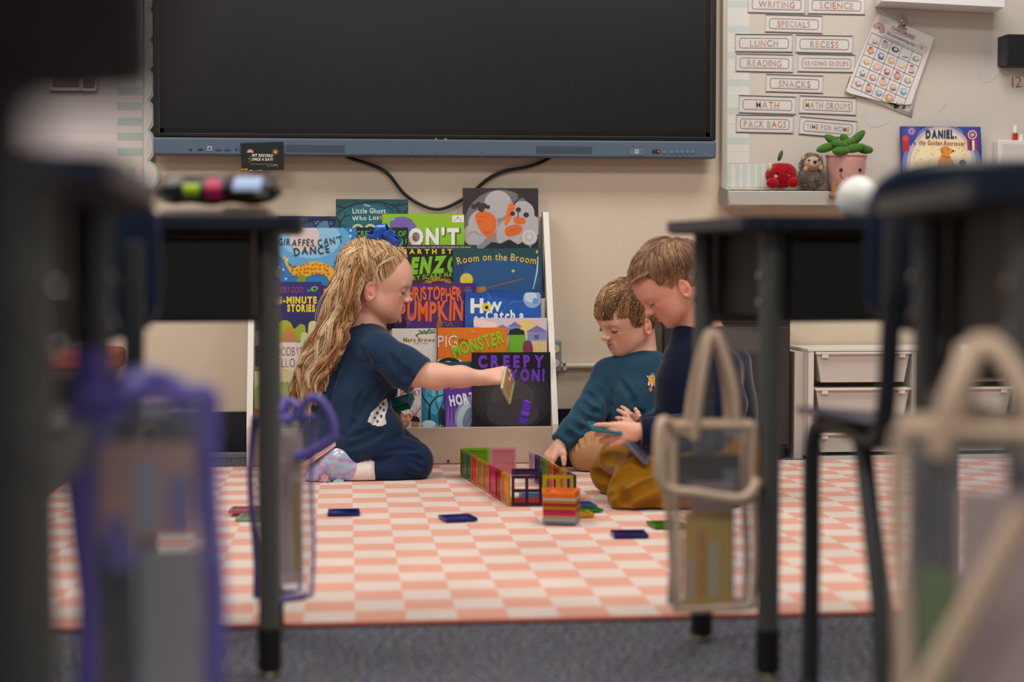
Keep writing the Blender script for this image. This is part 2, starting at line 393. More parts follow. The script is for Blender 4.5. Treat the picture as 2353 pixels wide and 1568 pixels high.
def port(px, py, w, h, inner, rimc='#23262b'):
    a = at(px-w/2, py+h/2, YT-.0062); b = at(px+w/2, py-h/2, YT-.0062)
    o = MB().box2((a.x, YT-.0075, a.z), (b.x, YT-.004, b.z)).build('port', mat('port_'+rimc[1:], rimc, .4), t, world=True, bevel=.0006)
    m = .22*min(b.x-a.x, b.z-a.z)
    MB().box2((a.x+m, YT-.0081, a.z+m), (b.x-m, YT-.0072, b.z-m)).build('port_insert', ink(inner), o, world=True)
port(438, 344, 7, 3, '#0a0a0a'); port(460.5, 344, 11, 4, '#0a0a0a', '#3a2f2c'); port(481.5, 341.5, 10, 10, '#1d4fa8', '#c4c0bb'); port(502, 344, 11, 5, '#1a66c0'); port(522, 344, 11, 5, '#1a66c0')
q = at(543, 344, YT-.006); MB().tube([(q.x, YT-.0075, q.z), (q.x, YT-.004, q.z)], .0028, 14).build('port', ink('#08080a'), t, world=True)
for px, s_ in ((438, 'TYPE-C'), (460, 'HDMI'), (481, 'TOUCH'), (512, 'USB 3.0'), (543, 'MIC IN')): g.text(s_, px, 350.5, 2.2, '#7f8d99', w=16 if px != 512 else 22)
g.done('port_lettering', t)
mg = mat('grille', '#3d4b59', .7); mh = mat('grille_holes', '#2c3742', .8)
for x0, x1 in ((658, 792), (1232, 1361)):
    a = at(x0, 350, YT-.0062); b = at(x1, 334, YT-.0062)
    if x0 > 1000: a.z -= .004; b.z -= .004
    o = MB().box2((a.x, YT-.0066, a.z), (b.x, YT-.005, b.z)).build('speaker_grille', mg, t, world=True)
    mb = MB(); nh = 60; dx = (b.x-a.x)/nh; nz = 7; dz = (b.z-a.z)/nz
    for i in range(nh):
        for j in range(nz):
            cx, cz = a.x+(i+.5)*dx, a.z+(j+.5)*dz; h_ = dx*.3
            mb.add([(cx-h_, YT-.00675, cz), (cx, YT-.00675, cz-h_), (cx+h_, YT-.00675, cz), (cx, YT-.00675, cz+h_)], [(0, 1, 2, 3)])
    q = mb.build('grille_hole', mh, o, world=True); q['kind'] = 'stuff'
def button(px, py, r, name='button', m=None, L=.0025):
    q = at(px, py, YT-.0062); return MB().tube([(q.x, YT-.0062-L, q.z), (q.x, YT-.004, q.z)], r, 16).build(name, m or mat('button_blue', '#62748a', .4), t, world=True, bevel=.0006)
for px in (1526, 1542.5, 1555, 1567, 1579, 1591.5): button(px, 349, .0058)
g = face_y(YT-.0064)
g.rr(1443, 338, 1484, 358, 9, 1, '#33414f', fill='#5a6c80'); g.rr(1458.5, 343.5, 1467.5, 352.5, 1.5, 0, '#fff', fill='#b8c0c8'); g.text('N', 1463, 348, 5, '#4f6174', bold=.03); g.done('tap_panel', t)
g.rr(1498.5, 344.5, 1517, 353, 4, .8, '#222', fill='#16171a'); g.ell(1505, 349, 2, 2, '#3a3f46'); g.done('sensor_window', t)
g.ell(1513, 348.6, 1.6, 1.6, mat('power_led', '#ff2a1a', .4, emit=3)); g.done('power_light', t)
for i in range(8):
    button(921+i*26.3, 349.5+i*.12, .0016, 'microphone_hole', ink('#20262d'), .0004)

# hanging cable
path = [at(780, 345, YW-.012), at(800, 362, YW-.012), at(850, 378, YW-.014), at(890, 398, YW-.012), at(930, 446, YW-.012), at(975, 474, YW-.012), at(1010, 481, YW-.012), at(1045, 468, YW-.012), at(1080, 446, YW-.012), at(1120, 412, YW-.012), at(1160, 393, YW-.012), at(1215, 383, YW-.014), at(1262, 364, YW-.012), at(1275, 345, YW-.012)]
o = MB().tube(spline(path, 6), .0052, 10).build('power_cable', mat('cable_black', '#0b0b0c', .4)); tag(o, 'black power cable sagging in a loop below the display', 'cable')

# dark green notice card on the display bar
YC = YT-.012
t = thing('notice_card', 'small dark green card reading HIT RECORD ONCE A DAY taped to the display', 'card', at(602, 391, YC))
quad = [at(*p, YC) for p in ((552.5, 329), (651, 326), (653, 390.5), (555, 393))]
MB().prism(quad, (0, .0006, 0)).build('card_sheet', mat('card_green', '#0e1a14', .3, coat=.4), t, world=True)
g = face_y(YC-.0003)
for i, (rr_, c) in enumerate(((8, '#b8313b'), (6, '#d9a9a0'), (4.2, '#8fb4c0'), (2.6, '#e6ded4'))):
    g.line([(575+rr_*math.cos(a), 351+rr_*math.sin(a)) for a in [PI+PI*k/10 for k in range(11)]], 1.7, c)
g.ell(632.6, 349.4, 3.6, 3.6, '#dfa55c')
for k in range(16):
    a = 2*PI*k/16; g.line([(632.6+5*math.cos(a), 349.4+5*math.sin(a)), (632.6+7.6*math.cos(a), 349.4+7.6*math.sin(a))], .6, '#c9a04c')
for p in ((573, 361, 577.5, 364), (569, 364.5, 576, 366.5), (571.5, 372.5, 577, 369)): g.line([p[:2], p[2:]], 1.1, '#d8941f')
g.line([(613, 383), (620, 382), (629, 381.5)], .9, '#8d938f')
g.line([(629, 382), (631, 378), (633, 380), (635, 378), (637, 382)], 1.6, '#d8a08a')
for x0, x1, c in ((555, 559.5, '#c98d16'), (561, 569, '#c98d16'), (573, 579, '#d8d3cf'), (581, 586.5, '#b02a35'), (588.5, 594, '#3a78b0'), (596, 602, '#d8a31f')): g.rect(x0, 387.8 if c == '#c98d16' else 391, x1, 391.5 if c == '#c98d16' else 392.4, c)
g.done('card_print', t)
g.text('HIT RECORD', 602.5, 357.5, 6, '#f2efe9', w=48, bold=.03, rot=.03, slant=.2, jit=.5); g.text('ONCE A DAY!', 602.5, 366.5, 6, '#f2efe9', w=48, bold=.03, slant=.2, rot=.02, jit=.5)
g.text('YOUR PRINCIPAL WILL THANK YOU!', 601, 377.5, 2.3, '#d8a040', w=51, rot=.02); g.done('card_lettering', t)

# ------------------------------------------------------------------ whiteboard and what hangs on it
YB = YW-.022
malu = mat('board_aluminium', '#c9c5bd', .35, .5); mpaint = mat('board_white', '#d3cbc1', .22, var=.05, vscale=2, coat=.3)
bx0 = at(1657, 440, YB).x; bz0 = at(1700, 436, YB).z
t = thing('whiteboard', 'large whiteboard with aluminium frame and tray on the wall right of the display', 'whiteboard', (bx0, YW, bz0))
MB().box2((bx0+.006, YB, bz0), (4.2, YW-.004, 1.75)).build('board_surface', mpaint, t, world=True)
fx = at(1669, 300, YB-.01).x
MB().box2((bx0, YB-.01, bz0-.01), (fx, YW-.002, 1.76)).build('frame_rail', malu, t, world=True, bevel=.002)
ty = YB-.105
za = at(1680, 432, YB).z; tb = at(1680, 471, ty).z; ttop = at(1680, 440, ty).z
mb = MB().prism([(bx0, YB, ttop+.002), (bx0, ty, ttop), (bx0, ty-.004, ttop+.002), (bx0, ty-.006, tb), (bx0, YB, tb+.01)], (4.2-bx0, 0, 0)); mb.build('tray', malu, t, world=True, bevel=.0015)
mb = MB().prism([(bx0-.004, YB+.01, za+.006), (bx0-.004, ty-.002, ttop+.004), (bx0-.004, ty-.009, tb-.002), (bx0-.004, YB+.01, tb+.004)], (.006, 0, 0)); mb.build('tray_end_cap', mat('cap_grey', '#8f8a82', .5), t, world=True)
q = at(1672, 463, ty-.007); MB().ball((q.x+.004, ty-.007, q.z), .0022, 8, 6).build('screw', MATS['steel'], t, world=True)
TRAYZ = ttop+.0045; TRAYY = YB-.058
# sage striped border strip taped on the board
g = face_y(YB)
strip = thing('striped_border', 'pale sage and white striped paper border down the left edge of the whiteboard', 'border strip', (bx0+.03, YB, za))
xa, xb = 1671.5, 1721.5
g.rect(xa, -40, xb, 375, '#d9d8d2'); g.rect(xa, 377, 1795, 430, '#d9d8d2')
yy = -30
sage = '#c3cfca'
for y0 in (2, 60, 119, 183, 247, 316): g.poly([(xa, y0), (xb, y0), (xb, y0+15), (xa, y0+15)], sage)
for y0 in (33, 92, 150, 214, 280, 345): g.poly([(xa, y0), (xb, y0), (xb, y0+3), (xa, y0+3)], '#e3e2dd')
for x0 in (1671.5, 1690, 1707, 1725, 1740, 1757, 1775): g.rect(x0, 378, x0+9, 430, sage)
g.done('striped_paper', strip)

LC = ['#b4626a', '#c58a52', '#7fa0a0', '#c99a6a', '#a37a86', '#8ba29a']
def sched(txt, x0, y0, x1, y1, rot=.02, fs=13, tw=None, faded=False):
    cx, cy = (x0+x1)/2, (y0+y1)/2
    lab = {'WRITING': 'topmost left', 'SCIENCE': 'topmost right'}
    t = thing('schedule_card', 'white laminated schedule card with the word %s on the whiteboard' % txt, 'card', at(cx, y1, YB), group='schedule cards on the whiteboard')
    Y = YB-.001-random.random()*.001
    g = face_y(Y)
    def R(x, y):
        c, s = math.cos(rot), math.sin(rot); return (cx+(x-cx)*c-(y-cy)*s, cy+(x-cx)*s+(y-cy)*c)
    w2, h2 = 67, 21.5
    P3 = [at(*R(cx+a*w2, cy+b*h2), Y) for a, b in ((-1, -1), (1, -1), (1, 1), (-1, 1))]
    MB().prism(P3, (0, .0007, 0)).build('card_sheet', mat('laminate', '#dcd6d3', .18, coat=.8, bump2=.3, b2scale=25), t, world=True)
    g.line([R(cx+a*(w2-1.5), cy+b*(h2-1.5)) for a, b in ((-1, -1), (1, -1), (1, 1), (-1, 1))], 2.2, '#2a332e', closed=True)
    g.line([R(cx+a*(w2-4), cy+b*(h2-4)) for a, b in ((-1, -1), (1, -1), (1, 1), (-1, 1))], .8, '#cfa3a6', closed=True)
    g.rr(cx-56, cy-11.5, cx+56, cy+11.5, 6, 1.1, '#33403a', rot)
    g.line([R(cx-45, cy+8.5), R(cx+45, cy+8.5)], .5, '#d9b3b0')
    g.done('card_border', t)
    random.seed(hash(len(txt)*7+ord(txt[0]))); st = random.randrange(6)
    cols = LC[st:]+LC[:st]
    g.text(txt, cx, cy, fs, cols, w=tw, rot=rot, bold=.008, jit=.6, seed=len(txt), sp=.16); g.done('card_lettering', t)
for a in (('WRITING', 1717, -11, 1852, 32, .02, 14, 83), ('SCIENCE', 1855, -10, 1989, 36, .02, 14, 77), ('SPECIALS', 1757, 33, 1891, 78, .03, 13, 75), ('LUNCH', 1688, 78, 1823, 121, .01, 14, 64), ('RECESS', 1828, 80, 1960, 124, .02, 14, 65),
          ('READING', 1689, 123, 1824, 168, .02, 14, 78), ('READING GROUPS', 1832, 125, 1966, 167, .02, 10, 100), ('SNACKS', 1758, 171, 1893, 215, .03, 14, 73), ('MATH', 1696, 218, 1831, 265, .03, 15, 53),
          ('MATH GROUPS', 1835, 219, 1969, 267, .04, 13, 103), ('PACK BAGS', 1690, 263, 1825, 308, .02, 14, 97), ('TIME FOR HOME', 1835, 270, 1970, 318, .085, 11, 100)): sched(*a)
random.seed(3)

# bingo sheets under a bulldog clip
def sheet(pts, Y0, Y1b, m, name, parent, n=8):     # curled paper: bottom lifts off the board
    mb = MB(); vs = []
    for j in range(n+1):
        v = j/n
        for i in range(n+1):
            u_2 = i/n
            x = (pts[0][0]*(1-u_2)+pts[1][0]*u_2)*(1-v)+(pts[3][0]*(1-u_2)+pts[2][0]*u_2)*v
            y = (pts[0][1]*(1-u_2)+pts[1][1]*u_2)*(1-v)+(pts[3][1]*(1-u_2)+pts[2][1]*u_2)*v
            vs.append(at(x, y, Y0+(Y1b-Y0)*v**2))
    mb.add(vs, [(j*(n+1)+i, (j+1)*(n+1)+i, (j+1)*(n+1)+i+1, j*(n+1)+i+1) for j in range(n) for i in range(n)], 0, True)
    return mb.build(name, m, parent, world=True, solid=.0006)
mpap = mat('white_paper', '#e2dfdd', .5)
YS = YB-.006
t = thing('activity_sheet', 'white sheet numbered 5 half hidden under the tilted bingo sheet', 'paper', at(2094, 268, YS))
sheet([(2035, 60), (2130, 100), (2095, 269), (1990, 228)], YB-.003, YB-.004, mpap, 'paper_sheet', t)
g = face_y(YB-.0046); g.text('5', 2077, 246, 8, '#1c1c1c', bold=.06, rot=.25)
g.poly([(2040, 236), (2058, 251), (2068, 243), (2056, 238)], '#1c1f1c'); g.poly([(2048, 241), (2051, 247), (2053, 246), (2052, 240)], '#e3cf2a'); g.line([(2071, 254), (2092, 261), (2098, 240)], .7, '#555555'); g.done('sheet_print', t)
t = thing('note_pad', 'yellow pad edge peeking out behind the tilted bingo sheet', 'pad', at(1946, 212, YS))
MB().prism([at(*p, YB-.0075) for p in ((1954, 175), (1975, 184), (1963, 222), (1942, 211))], (0, .0025, 0)).build('pad_cover', mat('pad_yellow', '#e6d21e', .4), t, world=True)
g = face_y(YB-.0078); g.line([(1954, 175), (1942, 211)], 1.5, '#1a1a16'); g.done('pad_binding', t)
Yg = YB-.013
t = thing('bingo_sheet', 'tilted laminated classroom bingo sheet with a grid of little pictures on the whiteboard', 'poster', at(2040, 248, Yg))
Q = [(2017, 31), (2147, 86), (2092, 241), (1945, 212)]
MB().prism([at(*p, Yg) for p in ((2017, 31), (2147, 86), (2094, 239), (2080, 241), (2022, 232), (1954, 215), (1943, 209))], (0, .0007, 0)).build('laminated_sheet', mat('laminate_sheet', '#e6e2e1', .14, coat=1), t, world=True)
g = face_y(Yg-.0002)
gx = Vector((.911, .412)); gy = Vector((-.36, .933))
o0 = Vector((2003, 75))
def G(a, b): p = o0+gx*a+gy*b; return (p.x, p.y)
cw, ch = 25.8, 26.6
for i in range(6): g.line([G(i*cw, 0), G(i*cw, 5*ch)], .9, '#2c3a30')
for j in range(6): g.line([G(0, j*ch), G(5*cw, j*ch)], .9, '#2c3a30')
pc = ['#e6b49a', '#a9c6d6', '#4a4a4c', '#c7dbe4', '#5f9c7a', '#d98a5a', '#5a7fa8', '#d9b08f', '#e8c9a2', '#eec4b4', '#e8a531', '#e3b3b0', '#b56a62', '#c98f8a', '#c9a277', '#8aa7b0', '#c79a9c', '#ddc3b4', '#d0b28e', '#7fb0cc', '#b58aa6', '#e0a58a', '#8aa8bd', '#d4a07c', '#e4b1ba']
for k, c in enumerate(pc):
    i, j = k % 5, k//5; x, y = G((i+.5)*cw, (j+.5)*ch)
    g.ell(x, y, 7.5+k % 3, 6.5+k % 2*1.5, c, rot=.4, n=(4, 12, 6, 20, 5)[k % 5]); g.ell(x+1, y-.5, 4.6, 3.8, ['#e9cfc2', '#e0b6a4', '#cfcfd0', '#e6d2b4'][k % 4], rot=.4, n=12)
    if k % 3 == 0: g.line([(x-7, y+6), (x+6, y+8)], 1.5, '#5b4a48')
    if k % 4 == 1: g.poly([(x-3, y-11), (x+3, y-10), (x+5, y-5), (x-4, y-6)], '#9c6b7e')
for r0, c in ((13, '#a9645a'), (10.5, '#d9b5a5'), (8, '#c48a6e'), (5.5, '#d9cfc9'), (3, '#8d4d42')):
    g.line([(2018+r0*math.cos(a)*.95, 66+r0*math.sin(a)-abs(r0)*.0) for a in [PI*1.08+PI*k/10 for k in range(11)]]+[(2018+r0*.95+2-r0*.2, 66+9)], 1.8, c)
for k in range(14):
    a = 2*PI*k/14; g.ell(2117+9*math.cos(a), 111+9*math.sin(a), 5, 1.4, '#d3cfd3', rot=a, n=10)
g.ell(2117, 111, 2.6, 2.6, '#dd8a1e')
g.line([(2037, 77), (2103, 106)], .8, '#4a4a48'); g.line([(2028, 82), (2103, 116)], .8, '#4a4a48'); g.line([(2048, 72.5), (2100, 91)], .8, '#8d4a48')
g.done('picture_grid', t)
g.text('CLASSROOM BINGO', 2075, 75, 7, '#8a3f45', w=58, rot=.43, bold=.02); g.text('We are working for:', 2070, 89, 7, '#4a4d4a', w=72, rot=.43); g.done('sheet_lettering', t)
t = thing('bulldog_clip', 'shiny silver bulldog clip holding the bingo sheet', 'clip', at(2074, 66, Yg-.01))
mch = mat('chrome', '#b9aaa0', .18, 1)
q = at(2076.5, 49, Yg-.012); MB().tube([(q.x, Yg-.010, q.z), (q.x, Yg-.016, q.z), (q.x, Yg-.019, q.z)], [.0115, .0115, .008], 20).build('magnet_disc', mch, t, world=True, bevel=.001)
MB().prism([at(*p, Yg-.006) for p in ((2064, 57), (2083, 66), (2081, 69), (2062, 60))], (0, -.007, 0)).build('jaw', mch, t, world=True, bevel=.001)
MB().prism([at(*p, Yg-.009) for p in ((2073, 50), (2080, 53), (2079, 62), (2071, 60))], (0, -.006, 0)).build('spring_plate', mat('copper_tone', '#8d5a48', .25, 1), t, world=True)

# projector arm box, black magnetic box, numbers and scribbles
t = thing('wall_bracket', 'white metal bracket cover crossing the top edge above the whiteboard', 'bracket', at(2200, 12, YB-.09))
p = [at(2027, 2, YB-.13), at(2308, 16.5, YB-.13)]
zb_ = p[1].z
mb = MB().prism([(p[0].x, YB-.13, p[0].z+.0), (p[1].x, YB-.13, p[1].z), (p[1].x, YB-.13, p[1].z+.07), (p[0].x, YB-.13, p[0].z+.07)], (.018, .126, 0)); mb.build('bracket_cover', mat('bracket_white', '#e6e4e8', .35), t, world=True, bevel=.002)
q0 = at(2306, 78, YB-.06); q1 = at(2420, 152, YB-.06)
t = thing('black_box', 'black box magnet on the whiteboard at the right edge of the photo', 'box', (q0.x, YB, q1.z))
MB().box2((q0.x+.012, YB-.06, q1.z), (q1.x, YB-.001, q0.z)).build('box_body', mat('matt_black', '#0b0b0d', .5), t, world=True, bevel=.003)
MB().prism([(q0.x+.0115, YB-.055, q1.z+.002), (q0.x+.0115, YB-.055, q0.z-.002), (q0.x+.004, YB-.002, q0.z-.004), (q0.x+.004, YB-.002, q1.z+.004)], (.0005, 0, 0)).build('side_flange', mat('flange_grey', '#2e2f33', .5), t, world=True)
g = face_y(YB)
g.text('123', 2344, 188, 25, '#b2402c', w=38, rot=-.07, bold=-.012, slant=.05); o = g.done('written_numbers', None); tag(o, 'red marker numbers 123 written on the whiteboard at the right edge', 'writing')
g.line([(2023, 278), (2027, 281), (2032, 276)], 3, '#1f7fb5'); g.line([(1990, 270), (1991, 275)], .8, '#3a6a80'); g.line([(2155, 262), (2165, 250), (2177, 237)], .7, '#b5aaa5', n=3); g.line([(2189, 153), (2190, 154)], 1.5, '#8a8286')
o = g.done('marker_scribble', None); tag(o, 'small blue marker tick on the whiteboard below the bingo sheet', 'writing')
g.poly([(1985, 255), (2030, 262), (2045, 275), (2030, 288), (1998, 290)], mat('smudge', '#ccc9c4', .3), n=3); o = g.done('marker_smudge', None); tag(o, 'faint wiped blue smudge on the whiteboard below the bingo sheet', 'writing')
g.poly([(2262, 100), (2285, 96), (2302, 110), (2300, 160), (2270, 190), (2250, 170)], MATS['smudge'], n=3)
o = g.done('marker_smudge', None); tag(o, 'faint wiped blue smudge on the whiteboard beside the black box', 'writing')

# ------------------------------------------------------------------ bulletin board on the left
YL = YW-.018
z0 = at(200, 437, YL).z; xr = at(331, 300, YL).x
t = thing('bulletin_board', 'pale wood-effect bulletin board with sage striped edging left of the display', 'bulletin board', (xr, YW, z0))
m = mat('wood_paper', '#dbd1d2', .6, var=.3, vscale=1, stretch=(1.2, 1, 60), bump2=0); 
N = m.node_tree.nodes
MB().box2((-3.2, YL, z0), (xr, YW-.002, 1.6)).build('board_backing', m, t, world=True)
mb = MB().box2((xr-.004, YL-.008, z0-.006), (xr+.0015, YW-.002, 1.6)); mb.build('frame_rail', mat('board_rail', '#b9b0ae', .5), t, world=True)
g = face_y(YL-.0003)
g.rect(270, -60, 328, 385, '#cdc4bd'); g.rect(-300, 385, 328, 409, '#cdc4bd')
for k in range(-6, 5): g.rect(270, 203+k*34.8-2, 328, 203+k*34.8+15, '#a9b5b0')
for k in range(-10, 6): g.rect(110+k*36.5, 386, 128+k*36.5, 409, '#a9b5b0')
g.done('striped_edging', t)
g.rect(-300, 410, 328, 436, '#d3cdcb')
for i in range(-6, 40):
    for j in range(3): g.ell(20+i*8+(j % 2)*4, 415+j*7.5, .7, .7, '#6a6668', n=6)
g.line([(262, 425), (270, 417), (283, 417), (278, 427), (268, 428), (280, 416), (296, 422), (307, 424), (303, 435), (295, 433), (300, 424), (312, 426), (320, 433), (328, 437)], 2.6, '#3d3a40', n=5)
g.done('dotted_strip', t)
# printed badge shape
g.rr(112, 165, 190, 209, 8, 1, '#a89f9d', fill='#d6cfcc'); g.rr(185, 170, 224, 210, 8, 1, '#a89f9d', fill='#d6cfcc'); g.rr(123, 160, 182, 200, 3, 1.5, '#4a3d3e', fill='#8c7c74'); g.rr(193, 182, 217, 202, 3, 1.5, '#4a3d3e', fill='#8c7c74')
g.done('cut_out_badge', t)
# scalloped trim
tt = thing('scalloped_trim', 'cream scalloped border with sage green edge beside the display', 'border strip', at(345, 436, YL))
prof = []
ya = [-50, 20, 92, 160, 231, 299, 369, 437]
for nm, off, c, dy in (('scallop_edge', 0, '#a9b9ac', 0), ('scallop_face', 5, '#d2cbc6', -.0012)):
    pts = [(331, -60)]
    for k in range(len(ya)-1):
        y0, y1 = ya[k], ya[k+1]
        bulge = 366 if k == len(ya)-2 else 356
        for i in range(9):
            v = i/8; yy_ = y0+(y1-y0)*v
            pts.append((345-off*.9+(bulge-345-off*.2)*math.sin(PI*v)**.6 if 0 < v < 1 else 345-off, yy_+ (0 if not off else (2 if v < .5 else -2))))
    pts += [(331, 437)]
    MB().prism([at(x, y, YL-.009+dy) for x, y in pts], (0, .0008, 0)).build(nm, mat(nm, c, .6), tt, world=True)
# shadow-dark gaps behind the scallops are the wall itself
# small red seat at the far left near the wall
q = at(250, 850, 5.17)
t = thing('red_stool', 'corner of a red fabric stool with brown legs near the wall on the left', 'stool', (q.x-.16, 5.17, 0))
MB().box((q.x-.155+.0, 5.17, q.z+.035), (.38, .3, .062)).build('seat', mat('red_fabric', '#8d3b36', .85, bump=.4), t, world=True, bevel=.018, seg=4)
for sx in (-1, 1):
    for sy in (-1, 1):
        MB().tube([(q.x-.155+sx*.13, 5.17+sy*.1, q.z+.02), (q.x-.155+sx*.15, 5.17+sy*.12, 0)], [.014, .01], 10).build('leg', mat('brown_wood', '#6b4c37', .5), t, world=True)
th = [at(273, 850, 5.0), at(270, 862, 5.0), at(266, 873, 5.0)]
MB().tube(spline(th, 4), .0007, 4).build('loose_thread', MATS['red_fabric'], t, world=True)

# ------------------------------------------------------------------ dark cabinet and white tray unit on the right
md = mat('dark_wood', '#3a322e', .5, var=.3, vscale=8, stretch=(8, 8, 1))
a = at(1521, 744, YW-.2); b = at(1816, 744, YW-.2)
t = thing('dark_cabinet', 'dark brown wooden cabinet standing behind the two boys', 'cabinet', ((a.x+b.x)/2, YW-.15, 0))
MB().box2((a.x, YW-.2, .03), (b.x, YW-.02, a.z)).build('cabinet_body', md, t, world=True, bevel=.003)
MB().box2((a.x-.004, YW-.205, a.z), (b.x+.0, YW-.02, a.z+.018)).build('cabinet_top', md, t, world=True, bevel=.003)
MB().box2((a.x+.01, YW-.19, .0), (b.x-.01, YW-.04, .029)).build('plinth', mat('plinth_black', '#151312', .6), t, world=True)
for s0, s1 in ((0, .5), (.5, 1)):
    xa_, xb_ = a.x+(b.x-a.x)*s0+.006, a.x+(b.x-a.x)*s1-.006
    d_ = MB().box2((xa_, YW-.212, .045), (xb_, YW-.2005, a.z-.012)).build('door', md, t, world=True, bevel=.002)
    MB().box(((xb_-.03 if s0 == 0 else xa_+.03), YW-.218, a.z*.6), (.01, .012, .08)).build('handle', MATS['steel'], d_, world=True, bevel=.002)

YU = onz(1900, 1058).y
ua = at(1858, 808, YU); uh = ua.z
mw = mat('unit_white', '#ddd5cc', .5); mside = mat('unit_side', '#bfb9ae', .5); mtray = clear('tray_plastic', '#d8cfc8', .9, .35)
X0 = ua.x; DX = at(1872, 900, YU).x-X0; depth = YW-.02-YU
t = thing('tray_unit', 'white wooden storage unit with pull-out plastic trays by the wall on the right', 'storage unit', (X0+.5, YU+depth/2, 0))
ncol = 3; cw_ = at(2095, 900, YU).x-X0
pan = .018
for k in range(ncol+1):
    MB().box2((X0+k*cw_, YU, 0), (X0+k*cw_+pan, YU+depth, uh)).build('upright_panel', mw, t, world=True, bevel=.0015)
MB().box2((X0, YU, 0.0), (X0+ncol*cw_+pan, YU+depth, .012)).build('bottom_board', mw, t, world=True)
MB().box2((X0-.002, YU-.002, uh), (X0+ncol*cw_+pan+.002, YU+depth, uh+.008)).build('top_board', mw, t, world=True, bevel=.001)
for k in range(ncol):
    x0_, x1_ = X0+k*cw_+pan+.004, X0+(k+1)*cw_-.004
    for zt_, hh in ((uh-.008, .09), (uh-.122, .09), (at(1900, 1000, YU).z, .055)):
        m_ = .02
        tr = MB().prism([(x0_+.004, YU+.002, zt_), (x1_-.004, YU+.002, zt_), (x1_-m_, YU+.006, zt_-hh), (x0_+m_, YU+.006, zt_-hh)], (0, .2, 0)).build('tray', mtray, t, world=True, bevel=.004)
        MB().box2((x0_, YU-.008, zt_-.001), (x1_, YU+.2, zt_+.006)).build('tray_lip', mat('lip_white', '#e6ddd4', .4), tr, world=True, bevel=.001)
        for sx in (x0_+.02, x1_-.04): MB().box2((sx, YU-.007, zt_-.012), (sx+.02, YU-.001, zt_)).build('tray_rib', mat('lip_white', '#e6ddd4', .4), tr, world=True)
    MB().box2((X0+k*cw_+pan, YU+.0, uh-.235), (X0+(k+1)*cw_, YU+.2, uh-.225)).build('shelf_board', mw, t, world=True)
MB().box2((at(1816, 900, YU+.1).x, YU+.05, 0), (X0-.001, YU+depth, uh-.004)).build('side_board', mside, t, world=True)
# ------------------------------------------------------------------ book display rack
YF = onz(1030, 1074).y
xl = at(567, 1074, YF).x; xr_ = at(1283, 1074, YF).x; PT = .018
mrw = mat('rack_white', '#e6dfd6', .45); mbirch = mat('rack_birch', '#c9b19c', .5, var=.12, vscale=5, stretch=(1, 1, 6))
t = thing('book_rack', 'white and birch tiered rack full of face-out picture books against the back wall', 'book rack', ((xl+xr_)/2, YF, 0))
YBK = YW-.02
zbend = at(1280, 975, YF).z; ztop = at(1245, 488, YBK-.03).z
for nm, x in (('side_panel', xl), ('side_panel', xr_-PT)):
    MB().prism([(x, YF, .008), (x, YF, zbend), (x, YBK-.045, ztop), (x, YBK, ztop), (x, YBK, .008)], (PT, 0, 0)).build(nm, mrw, t, world=True, bevel=.002)
zlip = at(1000, 983, YF+.01).z
MB().box2((xl+PT, YF+.008, .009), (xr_-PT, YF+.022, zlip)).build('front_panel', mbirch, t, world=True, bevel=.0015)
MB().box2((xl+PT, YBK-.012, .01), (xr_-PT, YBK, at(700, 497, YBK).z)).build('back_panel', mrw, t, world=True)
TILT = math.radians(3.6); ct, st_ = math.cos(TILT), math.sin(TILT)
T0 = YBK-.056; TY = [T0-(T0-YF-.048)*k/4 for k in range(5)]      # tiers from top/back to bottom/front
TZ = [.53, .41, .30, .20, .075]
for k in range(5):
    zt_ = TZ[k]-.001
    MB().box2((xl+PT+.0005, TY[k]-.0185-(.006 if k == 4 else 0), zt_-.010), (xr_-PT-.0005, TY[k]+.014, zt_-.0005)).build('ledge', mrw, t, world=True)
    if k < 4: MB().box2((xl+PT+.0005, TY[k]-.0215, zt_-.045), (xr_-PT-.0005, TY[k]-.019, zt_-.001)).build('ledge_lip', mbirch, t, world=True)
for px in (1030, 640):
    q = at(px, 1060, YF+.008); s_ = MB().tube([(q.x, YF+.009, q.z), (q.x, YF+.0065, q.z)], .005, 14).build('screw', mat('screw_steel', '#8b8a8c', .3, 1), t, world=True)
    mb = MB().box((q.x, YF+.0062, q.z), (.006, .0006, .0014)); mb.box((q.x, YF+.0062, q.z), (.0014, .0006, .006)); mb.build('cross_slot', ink('#1c1b1b'), s_, world=True)

